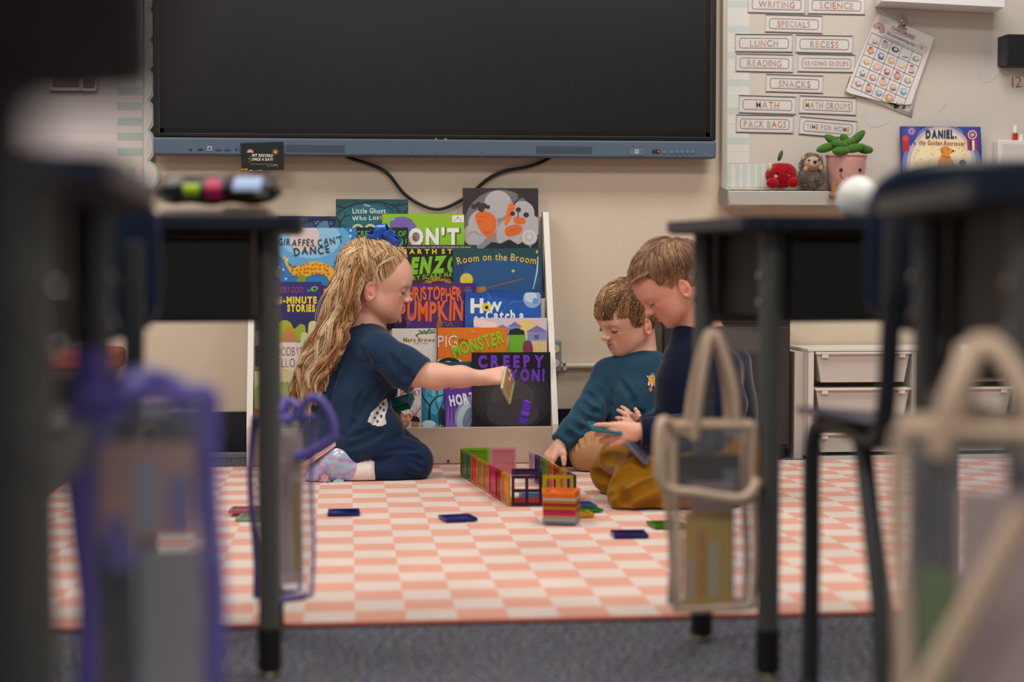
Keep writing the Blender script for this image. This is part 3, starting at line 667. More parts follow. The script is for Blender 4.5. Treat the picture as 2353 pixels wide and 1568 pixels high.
def book(label, x0, x1, ytop, tier, dy, col, art, th=.006, rot=0, ybot=None, pages=True, cat='book', spine=None, ymid=None):
    O = Vector((0, TY[tier]+dy*.62, TZ[tier])); U = Vector((1, 0, 0)); V = Vector((0, st_, ct)); N = U.cross(V)
    if rot: R = Matrix.Rotation(rot, 3, N); U, V = R @ U, R @ V
    g = Face(O, U, V); ym = ymid or ytop+40
    u0 = g.uv(x0, ym)[0]; u1 = g.uv(x1, ym)[0]; v1 = g.uv((x0+x1)/2, ytop)[1]
    v0 = max(0, g.uv(0, 0)[1]*0)
    base = O+U*((u0+u1)/2)
    t = thing('picture_book', label, cat, base, 0, 'picture books face-out on the rack')
    m = mat('cover_'+col[1:], col, .3, coat=.35)
    def slab(name, z0, z1, mm, iu=0, iv=0):
        pts = [O+U*a+V*b-N*z0 for a, b in ((u0+iu, v0+iv), (u1-iu*2, v0+iv), (u1-iu*2, v1-iv), (u0+iu, v1-iv))]
        return MB().prism(pts, -N*(z1-z0)).build(name, mm, t, world=True, bevel=.0008 if not iu else 0)
    slab('front_cover', 0, .0022, m); slab('back_cover', th-.0022, th, m); slab('page_block', .0023, th-.0023, mat('page_edges', '#d9cdb6', .8), .003, .003)
    MB().prism([O+U*a+V*b for a, b in ((u0, v0), (u0+.0022, v0), (u0+.0022, v1), (u0, v1))], -N*th).build('spine', mat('cover_'+(spine or col)[1:], spine or col, .3), t, world=True)
    g.clip = (u0+.0006, v0, u1-.0006, v1-.0006); g.z = .0003
    g.box_ = (u0, u1, v0, v1)
    if art: art(g, t)
    return t
def star(g, x, y, r, c, n=5, k=.42, rot=-PI/2): g.poly([(x+(r if i % 2 == 0 else r*k)*math.cos(rot+PI*i/n), y+(r if i % 2 == 0 else r*k)*math.sin(rot+PI*i/n)) for i in range(2*n)], c)
def tree(g, x, y, h, c, seed=0, lean=0, w=None):
    r = random.Random(seed)
    def br(x, y, a, l, w_, d):
        x2, y2 = x+l*math.cos(a), y+l*math.sin(a); xm, ym = (x+x2)/2+r.uniform(-1, 1)*l*.12, (y+y2)/2
        g.line([(x, y), (xm, ym), (x2, y2)], [w_, w_*.85, w_*.65], c)
        if d:
            for s_ in (-1, 1): br(x2, y2, a+s_*r.uniform(.3, .75), l*r.uniform(.55, .8), w_*.6, d-1)
    br(x, y, -PI/2+lean, h*.4, w or h*.09, 3)

# ---- top tier
def a1(g, t):
    g.poly([(640, 505), (700, 500), (772, 508), (772, 530), (640, 530)], '#2f4a7a'); g.ell(742, 520, 22, 14, '#5a7fae')
    for x, s_ in ((652, 1), (690, 2), (722, 3), (757, 4)): tree(g, x, 545, 60, '#101a33', s_, .1)
    g.line([(640, 503), (690, 510), (730, 503), (772, 506)], 3, '#16233f', n=3); g.done('cover_art', t)
book('dark blue moonlit picture book at the top left of the rack, mostly hidden', 622, 772, 497, 0, 0, '#1d2c52', a1)
def a2(g, t):
    g.poly([(772, 480), (800, 466), (850, 470), (938, 462), (938, 540), (772, 540)], '#15565f')
    g.ell(840, 500, 60, 30, '#1a6a74'); g.line([(772, 472), (790, 478), (812, 470), (836, 466), (870, 464), (905, 472), (938, 468)], 3.5, '#0b2228', n=4)
    g.line([(772, 492), (784, 484), (796, 478)], 2.5, '#0b2228'); g.line([(812, 470), (806, 480), (798, 486)], 1.5, '#0b2228'); g.line([(876, 464), (890, 476), (904, 482)], 2, '#0b2228'); g.line([(905, 472), (916, 484), (930, 488)], 1.6, '#0b2228')
    tree(g, 780, 540, 70, '#0b2228', 5); tree(g, 925, 540, 90, '#0f333a', 9)
    g.ell(822, 526, 13, 11, '#d9cfae'); g.ell(851, 526, 13, 11, '#d9cfae'); g.ell(822, 527, 8, 7, '#15565f'); g.ell(851, 527, 8, 7, '#15565f')
    g.done('cover_art', t)
    g.text('The', 843, 472.5, 6, '#e6ece6', bold=.01); g.text('Little Ghost', 848, 485, 11, '#e6ece6', w=76, bold=.02, rot=.0, jit=.6); g.text('Who Lost H', 851, 501, 10, '#e6ece6', w=84, bold=.02, rot=-.04, jit=.6); g.done('title', t)
book('teal picture book titled The Little Ghost Who Lost on the top tier of the rack', 772, 938, 458, 0, -.004, '#0f4650', a2)
def a3(g, t):
    g.poly([(880, 492), (1067, 494), (1067, 580), (877, 580)], '#8fc31f')
    g.ell(923, 515, 28, 17, '#7b62b0'); g.ell(919, 540, 34, 22, '#7b62b0'); g.poly([(901, 508), (897, 497), (909, 503)], '#6fb7d6'); g.ell(944, 524, 13, 14, '#7b62b0')
    g.poly([(940, 538), (966, 532), (968, 568), (938, 568)], '#8d7f8e'); g.ell(950, 551, 7.5, 7.5, '#4c4450'); g.ell(950, 550, 6, 6, '#d5341f')
    g.rect(1039, 495, 1066, 511, '#ede9e2'); g.line([(1043, 508), (1052, 501), (1062, 508)], 1, '#3c5a2a'); star(g, 1052, 500, 3.5, '#c9962a', 8); g.done('cover_art', t)
    g.text("DON'T", 981, 547, 38, '#3f6f1c', bold=.07, w=156, rot=.0); g.text("DON'T", 979, 545, 36, '#f0f2ea', bold=.05, w=152); g.done('title', t)
book("lime green picture book with big white letters N'T beside the carrot book", 877, 1067, 492, 0, -.022, '#8fc31f', a3)
def a4(g, t):
    g.ell(1150, 520, 84, 84, '#6f6a70'); g.ell(1158, 540, 70, 60, '#8f8a90')
    for x, y, r in ((1144, 470, 32), (1200, 490, 28), (1110, 515, 34), (1222, 520, 24), (1090, 540, 26), (1180, 540, 40)): g.ell(x, y, r, r, '#b5b1b4')
    g.line([(1075, 545), (1080, 536), (1092, 533), (1100, 540), (1110, 540)], 1, '#55505a', n=3)
    g.poly([(1092, 494), (1108, 486), (1128, 490), (1140, 505), (1138, 530), (1126, 548), (1112, 540), (1098, 520)], '#df6a22', n=4); g.poly([(1162, 524), (1186, 516), (1200, 522), (1196, 536), (1172, 544), (1162, 540)], '#d9661f', n=4)
    g.poly([(1168, 472), (1176, 466), (1184, 470), (1176, 500), (1162, 520), (1160, 505)], '#e07428', n=3); g.poly([(1182, 499), (1205, 502), (1207, 513), (1196, 516), (1182, 512)], '#df6a22', n=3)
    for pts in (((1100, 500), (1118, 497)), ((1098, 510), (1112, 508)), ((1112, 536), (1130, 532)), ((1170, 482), (1179, 480)), ((1166, 496), (1174, 494)), ((1172, 530), (1190, 526))): g.line(list(pts), 1, '#a8460f')
    for x, y, r in ((1089, 475, 6), (1100, 471, 7), (1112, 473, 7), (1121, 476, 5), (1106, 481, 7), (1195, 451, 5.5), (1178, 491, 5.5), (1191, 482, 6), (1209, 494, 6.5)): g.ell(x, y, r, r*.9, '#3a2622')
    g.line([(1180, 470), (1195, 452)], 3, '#3a2622'); g.line([(1190, 500), (1191, 484)], 2, '#3a2622')
    g.poly([(1110, 572), (1130, 556), (1150, 560), (1170, 550), (1190, 562), (1205, 554), (1220, 572)], '#1d1b1e'); g.ell(1216, 545, 19, 19, '#b9b6b4'); g.ell(1216, 545, 16.5, 16.5, '#cfccc9'); g.ell(1216, 545, 11, 11, '#bdbab7'); star(g, 1216, 545, 8, '#d6d3d0', 6)
    g.done('cover_art', t)
book('charcoal grey picture book with orange carrots and a silver seal, tallest on the rack', 1063.5, 1237, 432.5, 0, -.010, '#2a2428', a4, th=.007, spine='#b5521c')
# ---- second tier
def a5(g, t):
    g.ell(720, 560, 88, 60, '#5fa9dc'); g.ell(715, 548, 68, 46, '#8fc6e8'); g.ell(700, 545, 34, 34, '#dcc9c4')
    for x, y in ((660, 597), (651, 620), (805, 543), (800, 560), (806, 530), (640, 615), (657, 641), (790, 600)): star(g, x, y, 4, '#e9f2f6')
    g.poly([(651, 590), (657, 588), (663, 610), (672, 618), (690, 610), (720, 600), (745, 604), (765, 616), (772, 632), (768, 650), (758, 650), (752, 636), (735, 630), (716, 632), (700, 640), (690, 636), (676, 634), (665, 624), (655, 606)], '#edb125')
    r = random.Random(4)
    for i in range(30):
        x, y = 672+i % 10*9+r.uniform(-2, 2), 614+(i//10)*9+r.uniform(-2, 2)-6*math.sin((i % 10)/10*PI); g.ell(x, y, 3.3, 2.7, '#c7681c', rot=r.random()*3, n=6)
    g.poly([(683, 640), (690, 630), (706, 636), (700, 650), (680, 652)], '#8a9a3a'); g.done('cover_art', t)
    g.text('GIRAFFES CAN\'T', 713, 552, 15, '#2b3640', w=148, rot=-.03, jit=1.2, sp=.2, arc=-.35, bold=.015); g.text('DANCE', 716, 576, 17, '#2b3640', w=82, rot=-.06, jit=1.2, sp=.2, bold=.02); g.done('title', t)
book("bright blue picture book reading GIRAFFES CAN'T DANCE left of the girl's hair", 628, 819, 523.5, 1, -.004, '#2a7fc4', a5, th=.006)
def a6(g, t):
    g.rect(819, 600, 939, 660, '#1f2c22'); g.done('cover_art', t)
    g.text('CREEPY PAIR OF', 876, 537, 12, '#3fc23a', w=114, bold=.02, jit=.5); g.text('UNDERWEAR!', 876, 558, 18, '#35b233', w=116, bold=.03, jit=.5); g.done('title', t)
book("black picture book with glowing green capitals behind the girl's blue bow", 817, 938, 523, 1, .006, '#15191a', a6)
def a7(g, t):
    g.ell(1000, 640, 66, 22, '#3b2a18')
    r = random.Random(2)
    for i in range(60): a = PI+PI*r.random(); g.line([(1008+20*math.cos(a), 655+9*math.sin(a)), (1008+(30+r.random()*8)*math.cos(a), 655+(14+r.random()*6)*math.sin(a))], 1.6, '#c98d3a')
    g.rect(938, 563, 1096, 574, '#3a3a38'); g.done('cover_art', t)
    g.text('New York Times Bestselling Author of THE ART OF RACING IN THE RAIN', 986, 568.5, 3.6, '#e3e3da', w=190, rot=0); g.text('GARTH STEIN', 1001, 578.5, 10, '#e6d21e', w=156, bold=.04, sp=.35)
    g.text('ENZO', 997, 609, 33, '#7fbf1d', w=112, bold=.07, rot=-.05, slant=.2); g.text('AND THE VERY SCARY HALLOWEEN', 985, 636, 10, '#7fbf1d', w=236, bold=.03, rot=-.1, slant=.1); g.done('title', t)
book("black picture book with green letters ENZO right behind the girl's forehead", 905, 1096, 563, 1, -.006, '#12110f', a7)
def a8(g, t):
    g.poly([(1042, 600), (1245, 610), (1245, 700), (1042, 700)], '#17447a'); g.ell(1150, 640, 90, 50, '#1b5488'); g.ell(1072, 643, 15, 15, '#e3c93c')
    star(g, 1179, 623, 5, '#ecd13a'); g.line([(1112, 664), (1205, 640)], 3, '#8a5a34'); g.poly([(1088, 662), (1114, 658), (1117, 668), (1092, 680)], '#b5823a'); g.ell(1142, 690, 50, 22, '#1a3f8a'); g.line([(1236, 590), (1234, 625), (1225, 665)], [3, 4, 2], '#a9c4cf'); g.done('cover_art', t)
    g.text('Room on the Broom', 1141, 600, 16, '#e8c63a', w=182, arc=.42, jit=.4, bold=.01); g.text('0', 1234, 579, 7, '#e8c63a', bold=.04); g.done('title', t)
book('dark blue picture book titled Room on the Broom below the carrot book', 1040, 1245, 571, 1, -.022, '#1c4a55', a8, rot=.012)
# ---- third tier
def a9(g, t):
    g.ell(690, 740, 60, 50, '#2a2a68')
    g.poly([(628, 760), (640, 742), (655, 736), (668, 742), (676, 756), (690, 745), (702, 752), (694, 784), (628, 784)], '#a5b52a', n=3)
    for x, y, s_ in ((720, 752, 1), (700, 775, .8)): g.poly([(x-12*s_, y+24*s_), (x-11*s_, y-6*s_), (x-4*s_, y-14*s_), (x+6*s_, y-12*s_), (x+12*s_, y), (x+10*s_, y+24*s_), (x+3*s_, y+16*s_), (x-4*s_, y+24*s_)], '#dcdc9a', n=3)
    g.poly([(648, 784), (652, 762), (664, 756), (676, 764), (680, 784)], '#c98a5a', n=3); g.ell(665, 760, 8, 8, '#d98a3a'); g.ell(722, 664, 9, 6, '#6fae5a', rot=-.3); g.ell(723, 664, 3, 3, '#1a1a2a'); g.ell(709, 668, 3, 2.4, '#6fae5a'); g.done('cover_art', t)
    g.text('SCOOBY-DOO!', 660, 666, 15, '#c2506a', w=74, bold=-.01, jit=.8, taper=-.1); g.text('5-MINUTE', 684, 690, 14, '#f0d61c', w=88, bold=.06); g.text('STORIES', 692, 708.5, 15, '#f0d61c', w=64, bold=.06); g.done('title', t)
book('violet book with yellow capitals MINUTE STORIES on the left of the rack', 612, 739, 648, 2, -.010, '#33307a', a9)
book('narrow plum coloured book peeking out beside the violet stories book', 700, 757, 656, 2, .0, '#5a2a5c', lambda g, t: (g.rect(741, 690, 757, 745, '#7a3d6e'), g.ell(748, 668, 5, 5, '#c98a4a'), g.done('cover_art', t)))
def a10(g, t):
    g.ell(1005, 735, 70, 34, '#4a2a78')
    for (x, y, r) in ((930, 742, 14), (947, 728, 9), (1050, 670, 12), (1075, 668, 10)):
        for k in range(6): a = k*PI/3; g.line([(x, y), (x+r*math.cos(a), y+r*math.sin(a))], .6, '#9a86b8')
        for q in (.5, .85): g.line([(x+r*q*math.cos(k*PI/3), y+r*q*math.sin(k*PI/3)) for k in range(6)], .6, '#9a86b8', closed=True)
    g.poly([(1003, 755), (1005, 738), (1012, 734), (1016, 740), (1012, 755)], '#a8602a', n=3); g.line([(1014, 748), (1022, 740), (1028, 750), (1036, 742), (1040, 752)], 1.6, '#5a9a3a', n=3)
    g.rect(920, 738, 934, 756, '#241640'); g.poly([(920, 738), (927, 728), (934, 738)], '#241640'); g.rect(906, 744, 918, 756, '#241640'); g.done('cover_art', t)
    g.text('CHRISTOPHER', 992, 676, 29, '#e8631f', w=138, bold=.035, jit=1, sp=.08); g.text('PUMPKIN', 990, 716, 42, '#e8631f', w=148, bold=.035, jit=.6, sp=.09); g.done('title', t)
book("purple picture book with orange hand-lettered PUMPKIN in front of the girl's face", 905, 1095, 651, 2, -.002, '#4a2370', a10, th=.009)
def a11(g, t):
    g.poly([(1068, 690), (1130, 680), (1243, 700), (1243, 755), (1068, 755)], '#1c5cb4'); g.ell(1223, 687, 21, 21, '#8fb4dc'); g.ell(1219, 683, 15, 12, '#c9dcec'); g.ell(1230, 692, 6, 7, '#6f9acb')
    for pts in (((1120, 674), (1126, 684), (1122, 692), (1132, 704)), ((1170, 700), (1182, 692), (1196, 694), (1208, 682)), ((1080, 700), (1088, 712), (1084, 724))): g.line(list(pts), 1, '#6f9fe0')
    g.done('cover_art', t)
    g.text('H', 1096, 703, 30, '#f2f2ee', bold=.05); g.text('W', 1136, 705, 20, '#f2f2ee', bold=.05); g.ell(1117, 706, 9.5, 9.5, '#e8d21c'); g.ell(1118, 707, 4, 4, '#151515')
    g.text('to', 1102, 732, 16, '#f2f2ee', bold=.04); g.text('Catch a', 1160, 725, 21, '#f2f2ee', w=88, bold=.045, jit=.7); g.done('title', t)
book('royal blue picture book reading How to Catch a below Room on the Broom', 1068, 1243, 672, 2, -.018, '#1450a8', a11)
book('thin cream book edge peeking out right of the royal blue picture book', 1215, 1253, 686, 2, -.004, '#cfc3ae', lambda g, t: (g.line([(1251, 690), (1251, 745)], 1, '#6a6258'), g.done('cover_art', t)))
# ---- fourth tier
def a12(g, t):
    g.poly([(612, 858), (670, 850), (740, 858), (740, 1000), (612, 1000)], '#e8dcae', n=3); g.poly([(612, 905), (650, 895), (700, 905), (740, 900), (740, 1000), (612, 1000)], '#c9c67a', n=3); g.ell(655, 853, 7, 4, '#d9c24a'); g.done('cover_art', t)
    g.text('GOODBYE', 659, 808, 20, ['#9c3a44', '#a84a3c', '#b4603c'], w=74, bold=-.01); g.text('HELLO', 652, 834, 20, ['#9c3a44', '#b4603c'], w=52, bold=-.01); g.done('title', t)
book('white picture book with thin red capitals GOODBYE HELLO on the left of the rack', 610, 738, 787, 3, -.004, '#e6e0dc', a12)
def a13(g, t):
    g.line([(955, 770), (975, 763), (1003, 757)], 1.6, '#6a5a3a')
    r = random.Random(6)
    for i in range(13): x = 958+i*3.6; y = 768-i*.9+r.uniform(-5, 7); g.ell(x, y, 4.2, 1.9, '#5a8a4a', rot=r.uniform(-1, 1.2), n=8)
    g.ell(975, 830, 14, 8, '#c9452a'); g.ell(944, 826, 10, 7, '#b5622a'); g.done('cover_art', t)
    g.text('Marc Brown', 963, 781, 8.5, '#b8801f', w=72, bold=.035); g.text('creator of Arthur', 968, 789, 3.6, '#6a7a9a', w=34); g.done('title', t)
book('white picture book with green leaves and the author line Marc Brown', 900, 1004, 755, 3, -.002, '#e9e4df', a13)
def a14(g, t):
    g.line([(1005, 832), (1030, 826), (1060, 832)], 8, '#e9e6da', n=3); g.ell(1032, 836, 26, 14, '#26262a'); g.ell(1030, 840, 12, 10, '#e9e6e0')
    r = random.Random(8)
    for i in range(26): x = 1040+r.random()*118; y = 760+r.random()*34-(x-1040)*.05; g.ell(x, y, 1+r.random()*2.2, 1+r.random()*2.2, '#8fd11f', n=8)
    for i in range(11): x = 1046+i*10.5; g.line([(x, 800-i*1.6), (x, 815-i*1.6+r.random()*12)], 1.6, '#8fd11f')
    g.done('cover_art', t)
    g.text('PIG', 1028, 785, 27, '#f3ede4', w=44, bold=-.005); g.text('the', 1064, 782, 11, '#6b3a1c', w=21)
    g.text('MONSTER', 1098, 791, 27, '#8fd11f', w=122, bold=.03, rot=-.27, jit=.8); g.done('title', t)
book('orange picture book reading PIG the MONSTER in dripping green letters', 1005, 1165, 753, 3, -.018, '#ee7a1a', a14)
def a15(g, t):
    g.ell(1210, 752, 30, 18, '#ecc89a'); g.ell(1206, 750, 12, 12, '#f0d26a')
    for x, y, w_, h in ((1212, 750, 44, 44), (1170, 742, 26, 30), (1140, 748, 28, 26)):
        g.rect(x, y+h*.25, x+w_, y+h, '#8f8fc4'); g.poly([(x-4, y+h*.3), (x+w_*.5, y-2), (x+w_+4, y+h*.3)], '#7a7ab4'); g.rect(x+w_*.35, y+h*.45, x+w_*.6, y+h*.7, '#5f609c')
    for x, y in ((1098, 742), (1120, 748)): g.ell(x, y, 22, 9, '#f0dcdc')
    for i in range(9): x = 1222+i*4.8; g.poly([(x, 812), (x, 786), (x+2.1, 780), (x+4.2, 786), (x+4.2, 812)], '#e9cf8a')
    g.poly([(1166, 812), (1168, 790), (1172, 764), (1186, 758), (1202, 762), (1208, 780), (1206, 812)], '#6fb52a', n=3); g.poly([(1168, 770), (1171, 758), (1188, 754), (1204, 760), (1206, 770)], '#1c2a1c'); g.poly([(1202, 790), (1212, 782), (1222, 790), (1224, 812), (1203, 812)], '#8a2f4a', n=2)
    g.line([(1203, 796), (1222, 794)], 2, '#4a4a8a'); g.done('cover_art', t)
book('pale lilac picture book with little houses and a picket fence', 1088, 1257, 731, 3, -.004, '#e0cdd8', a15)
# ---- bottom tier
def a16(g, t):
    g.poly([(578, 900), (640, 880), (740, 900), (740, 1010), (578, 1010)], '#a8b06a', n=3); g.rect(580, 940, 600, 985, '#b5622f'); g.ell(660, 960, 40, 16, '#c9c27a'); g.done('cover_art', t)
    g.text('Fletcher', 668, 880, 17, '#3f9a4a', w=76, bold=-.01, jit=.8); g.text('and the', 680, 902, 8, '#6a8a4a', w=40, bold=-.01); g.done('title', t)
book('yellow green picture book reading Flet low on the left behind the desk leg', 584, 740, 853, 4, -.004, '#d9cfa0', a16)
def a17(g, t):
    g.poly([(870, 930), (900, 922), (940, 926), (968, 935), (968, 990), (870, 990)], '#d6bcd0'); g.ell(912, 945, 38, 26, '#e9dcd6'); g.ell(905, 958, 24, 16, '#3a2a30')
    tree(g, 952, 985, 70, '#8a4a52', 3, w=3); tree(g, 962, 985, 50, '#8a4a52', 7, w=2)
    g.poly([(943, 968), (950, 955), (962, 960), (966, 970)], '#16151a'); g.rect(946, 970, 962, 986, '#a87a3a'); g.ell(925, 980, 8, 8, '#e6e0da'); g.ell(900, 978, 10, 8, '#c9a26a'); g.done('cover_art', t)
    g.text('THE GOOD THE BAD', 916, 884, 11, '#a8323a', w=100, bold=.0, jit=.6); g.text('AND THE SPOOKY', 915, 903, 13, '#a8323a', w=104, bold=.015, jit=.6); g.done('title', t)
book('pinkish white picture book with red letters SPOOK behind the teal tiles', 862, 968, 868, 4, -.008, '#e3d3d6', a17)
def a18(g, t):
    g.poly([(968, 860), (1090, 860), (1090, 990), (968, 990)], '#1c7a9c'); g.ell(1002, 910, 26, 44, '#3aa4c8'); g.ell(1006, 900, 14, 26, '#62bfdc')
    tree(g, 986, 985, 130, '#0f2430', 12, .03, w=7); tree(g, 1010, 985, 100, '#0f2430', 15, w=4); g.ell(985, 975, 16, 9, '#bfe0ea'); g.rect(1008, 950, 1022, 988, '#10303a'); g.poly([(1004, 951), (1015, 935), (1026, 951)], '#10303a'); g.line([(970, 982), (1020, 979)], 1, '#cfe8ee')
    for k in range(9): g.line([(972+k*5, 984), (972+k*5, 974)], .9, '#cfe8ee')
    g.done('cover_art', t)
book('blue picture book with a bare black tree standing beside the purple book', 965, 1085, 832, 4, .004, '#0f5468', a18)
def a19(g, t):
    for k in range(8): g.poly([(1024+k*9, 985), (1030+k*8, 930), (1034+k*8, 985)], '#8a68c0')
    g.ell(1070, 950, 22, 40, '#8a9eb4', rot=.35); g.ell(1066, 955, 14, 30, '#b5c6d4', rot=.35); g.ell(1074, 960, 9, 24, '#6f8298', rot=.3)
    g.done('cover_art', t)
    g.text('Dr. Seuss', 1063, 888, 9, '#e8742a', w=58, bold=.02, rot=-.1); g.text('HORTON', 1078, 915, 22, '#eeeaf2', w=92, bold=.05, rot=-.16); g.done('title', t)
book('purple picture book with white letters HORT next to the big black book', 1021, 1100, 878, 4, -.009, '#5a3aa0', a19)
def a20(g, t):
    def G_(c): return c
    for r, c in ((92, '#201f22'), (78, '#29282b'), (64, '#343336'), (50, '#434245')): g.ell(1178, 915, r*1.0, r*.8, c)
    g.ell(1178, 950, 60, 34, '#3a393c'); g.poly([(1192, 972), (1202, 920), (1221, 926), (1210, 975)], '#5a2ab8'); g.poly([(1198, 945), (1217, 949), (1215, 955), (1197, 951)], '#7a4ad0'); g.poly([(1196, 955), (1215, 959), (1214, 962), (1195, 958)], '#2f1466'); g.poly([(1202, 920), (1211, 919), (1221, 926), (1212, 925)], '#8050d8')
    g.done('cover_art', t)
    g.text('CREEPY', 1174.5, 831, 25, '#6f34c4', w=152, bold=.055, jit=.4, sp=.3); g.text('CRAYON!', 1174.5, 863, 25, '#6f34c4', w=154, bold=.055, jit=.4, sp=.24); g.done('title', t)
book("large black picture book with purple brush letters CREEPY at the rack's lower right", 1084, 1265, 810, 4, -.022, '#19181b', a20, th=.007, spine='#5a2ab0')

# ------------------------------------------------------------------ whiteboard tray: book, marker box, plush toys
p0 = at(2070, 291, TRAYY+.0); p1 = at(2252, 293, TRAYY+.0)
def trybook():
    O = Vector((0, TRAYY-.005, TRAYZ)); U = Vector((1, 0, 0)); V = Vector((0, .15, .9887)); g = Face(O, U, V); N = g.N
    u0, u1 = g.uv(2070, 310)[0], g.uv(2254, 310)[0]; v1 = g.uv(2160, 291)[1]
    t = thing('picture_book', 'picture book titled DANIEL, the Golden Retriever leaning on the whiteboard tray', 'book', O+U*(u0+u1)/2)
    for nm, a, b, c, i in (('front_cover', 0, .002, mat('cover_night', '#2a3f86', .3, coat=.3), 0), ('page_block', .0021, .008, MATS['page_edges'], .003), ('back_cover', .0081, .010, MATS['cover_night'], 0)):
        MB().prism([O+U*x+V*y-N*a for x, y in ((u0+i, i*0), (u1-i, 0), (u1-i, v1-i), (u0+i, v1-i))], -N*(b-a)).build(nm, c, t, world=True)
    g.clip = (u0+.001, 0, u1-.001, v1-.001); g.z = .0003
    g.ell(2163, 380, 90, 96, '#6f78ac'); g.ell(2163, 380, 80, 90, '#b9b0b4'); g.ell(2163, 382, 72, 86, '#e3d3b4'); g.ell(2163, 380, 60, 74, '#ecdcb2'); g.poly([(2071, 292), (2116, 292), (2104, 320), (2076, 345)], '#31489a', n=0); g.poly([(2252, 294), (2206, 293), (2222, 322), (2250, 350)], '#31489a')
    g.ell(2094.5, 301.5, 11, 11, '#7c4a9a'); g.ell(2094.5, 301.5, 6.5, 6.5, '#b9a3d0'); g.ell(2094.5, 303, 3, 2.4, '#3a3f7a')
    for dx, dy in ((-3, -2.5), (0, -4), (3, -2.5)): g.ell(2094.5+dx, 302+dy, 1.2, 1.2, '#3a3f7a', n=8)
    g.line([(2092, 334), (2097, 322), (2103, 333)], 4, '#27408c'); g.poly([(2074, 325), (2080, 322), (2088, 325), (2088, 350), (2084, 346), (2080, 350), (2077, 346), (2074, 350)], '#b5272f'); star(g, 2081, 319, 9, '#c42a30', 12, .8); g.ell(2081, 319, 6, 6, '#d9403a'); 
    for dx, c in ((-8, '#b5272f'), (-2.5, '#27408c'), (3, '#e6dccb'), (8.5, '#b5272f')): g.poly([(2233+dx-3, 322), (2233+dx+3, 322), (2234+dx+3, 348), (2234+dx, 344), (2234+dx-3, 348)], c)
    star(g, 2234, 310, 14, '#b5272f', 16, .82); g.ell(2234, 310, 10, 10, '#e8dccb'); g.ell(2234, 310, 8, 8, '#27408c'); g.ell(2234, 310, 5, 5, '#d6a08a')
    g.poly([(2155, 392), (2158, 366), (2163, 354), (2160, 345), (2164, 338), (2176, 337), (2184, 342), (2190, 346), (2188, 352), (2182, 354), (2184, 364), (2192, 376), (2194, 392)], '#d98f2f', n=3); g.poly([(2162, 342), (2166, 340), (2168, 352), (2163, 354)], '#b87224'); g.ell(2190, 347, 2.4, 2, '#2a1d18'); g.line([(2166, 358), (2176, 362), (2184, 362)], 2, '#b8403a'); g.ell(2177.5, 343.5, 1.2, 1.2, '#2a1d18')
    r = random.Random(5)
    for k in range(34): x, y = 2100+r.random()*120, 330+r.random()*45; g.line([(x, y), (x+r.uniform(-3, 3), y+3)], 1, ['#c9403a', '#3a5a9a', '#d99a2a', '#6a9a5a'][k % 4])
    g.ell(2211, 376, 8, 8, '#2b2a33'); g.done('cover_art', t)
    g.text('DANIEL,', 2162, 309, 17, '#1c3a5e', w=71, bold=.06); g.text('the Golden Retriever', 2164, 329, 10, '#9c3a3a', w=106, bold=.015, rot=.03); g.done('title', t)
trybook()
q0 = at(2294, 322, YB-.05); q1 = at(2400, 392, YB-.05)
t = thing('marker_holder', 'white plastic marker box fixed to the whiteboard above the near desk', 'holder', ((q0.x+q1.x)/2, YB, q1.z))
MB().box2((q0.x, YB-.05, q1.z-.05), (q1.x, YB-.001, q0.z)).build('holder_box', mat('holder_white', '#e0dcda', .35), t, world=True, bevel=.004)
MB().box2((q0.x+.012, YB-.0525, q1.z-.04), (q1.x-.01, YB-.0502, q0.z-.012)).build('recessed_label_plate', mat('holder_plate', '#d2cdca', .4), t, world=True, bevel=.002)
t = thing('marker', 'red and white dry-erase marker standing in the white marker box', 'marker', at(2332, 340, YB-.03))
a = at(2330, 345, YB-.03); b = at(2333, 306, YB-.03); c = at(2333.5, 288, YB-.03)
MB().tube([a, b], .0085, 14).build('barrel', mat('marker_red', '#c0202a', .35), t, world=True); MB().tube([b, c], .0078, 14).build('cap', mat('marker_cap', '#e9e4e2', .35), t, world=True, bevel=.001)
t = thing('marker', 'short white marker cap leaning beside the red marker in the box', 'marker', at(2345, 330, YB-.03))
MB().tube([at(2344, 340, YB-.028), at(2347, 309, YB-.028)], .0085, 14).build('barrel', MATS['marker_cap'], t, world=True, bevel=.001)

YP = TRAYY; S = at(1801, 430, YP)-at(1800, 430, YP); PXM = S.length      # metres per photo pixel at the tray
def P(px, py, dy=0): return at(px, py, YP+dy)
def plushm(name, col, v=.35, b=.9, sc=140, col2=None): return mat(name, col, .95, bump=b, bscale=sc, var=v, vscale=sc*.6, sheen=.35, spec=.1, col2=col2)
# apple
red = plushm('plush_red', '#a8141d'); t = thing('plush_apple', 'red plush apple with a smiling face sitting on the whiteboard tray', 'plush toy', (P(1797, 431).x, YP, TRAYZ))
c = P(1795, 402)
def appl(v): return 1-.16*max(0, v.z)**6*1.2-.05*max(0, -v.z)**3 - (.18 if (v-Vector((-.75, -.1, .5))).length < .45 else 0)
MB().ball(c, (36*PXM, 27*PXM, 32*PXM), 28, 20, disp=appl).build('body', red, t, world=True)
for x, y in ((1775, 421), (1822, 419)): MB().ball(P(x, y, -.028), (14*PXM, 13*PXM, 12*PXM), 16, 12).build('foot', red, t, world=True)
o = MB().ball(P(1769, 384, -.012), (5*PXM, 6*PXM, 10*PXM), 12, 8).build('bite_patch', plushm('plush_cream', '#e0cfae'), t, world=True)
MB().ball(P(1793, 358), (5*PXM, 5*PXM, 13*PXM), 10, 8, R=Matrix.Rotation(.35, 3, 'Y')).build('leaf', plushm('plush_leaf', '#55692f'), t, world=True)
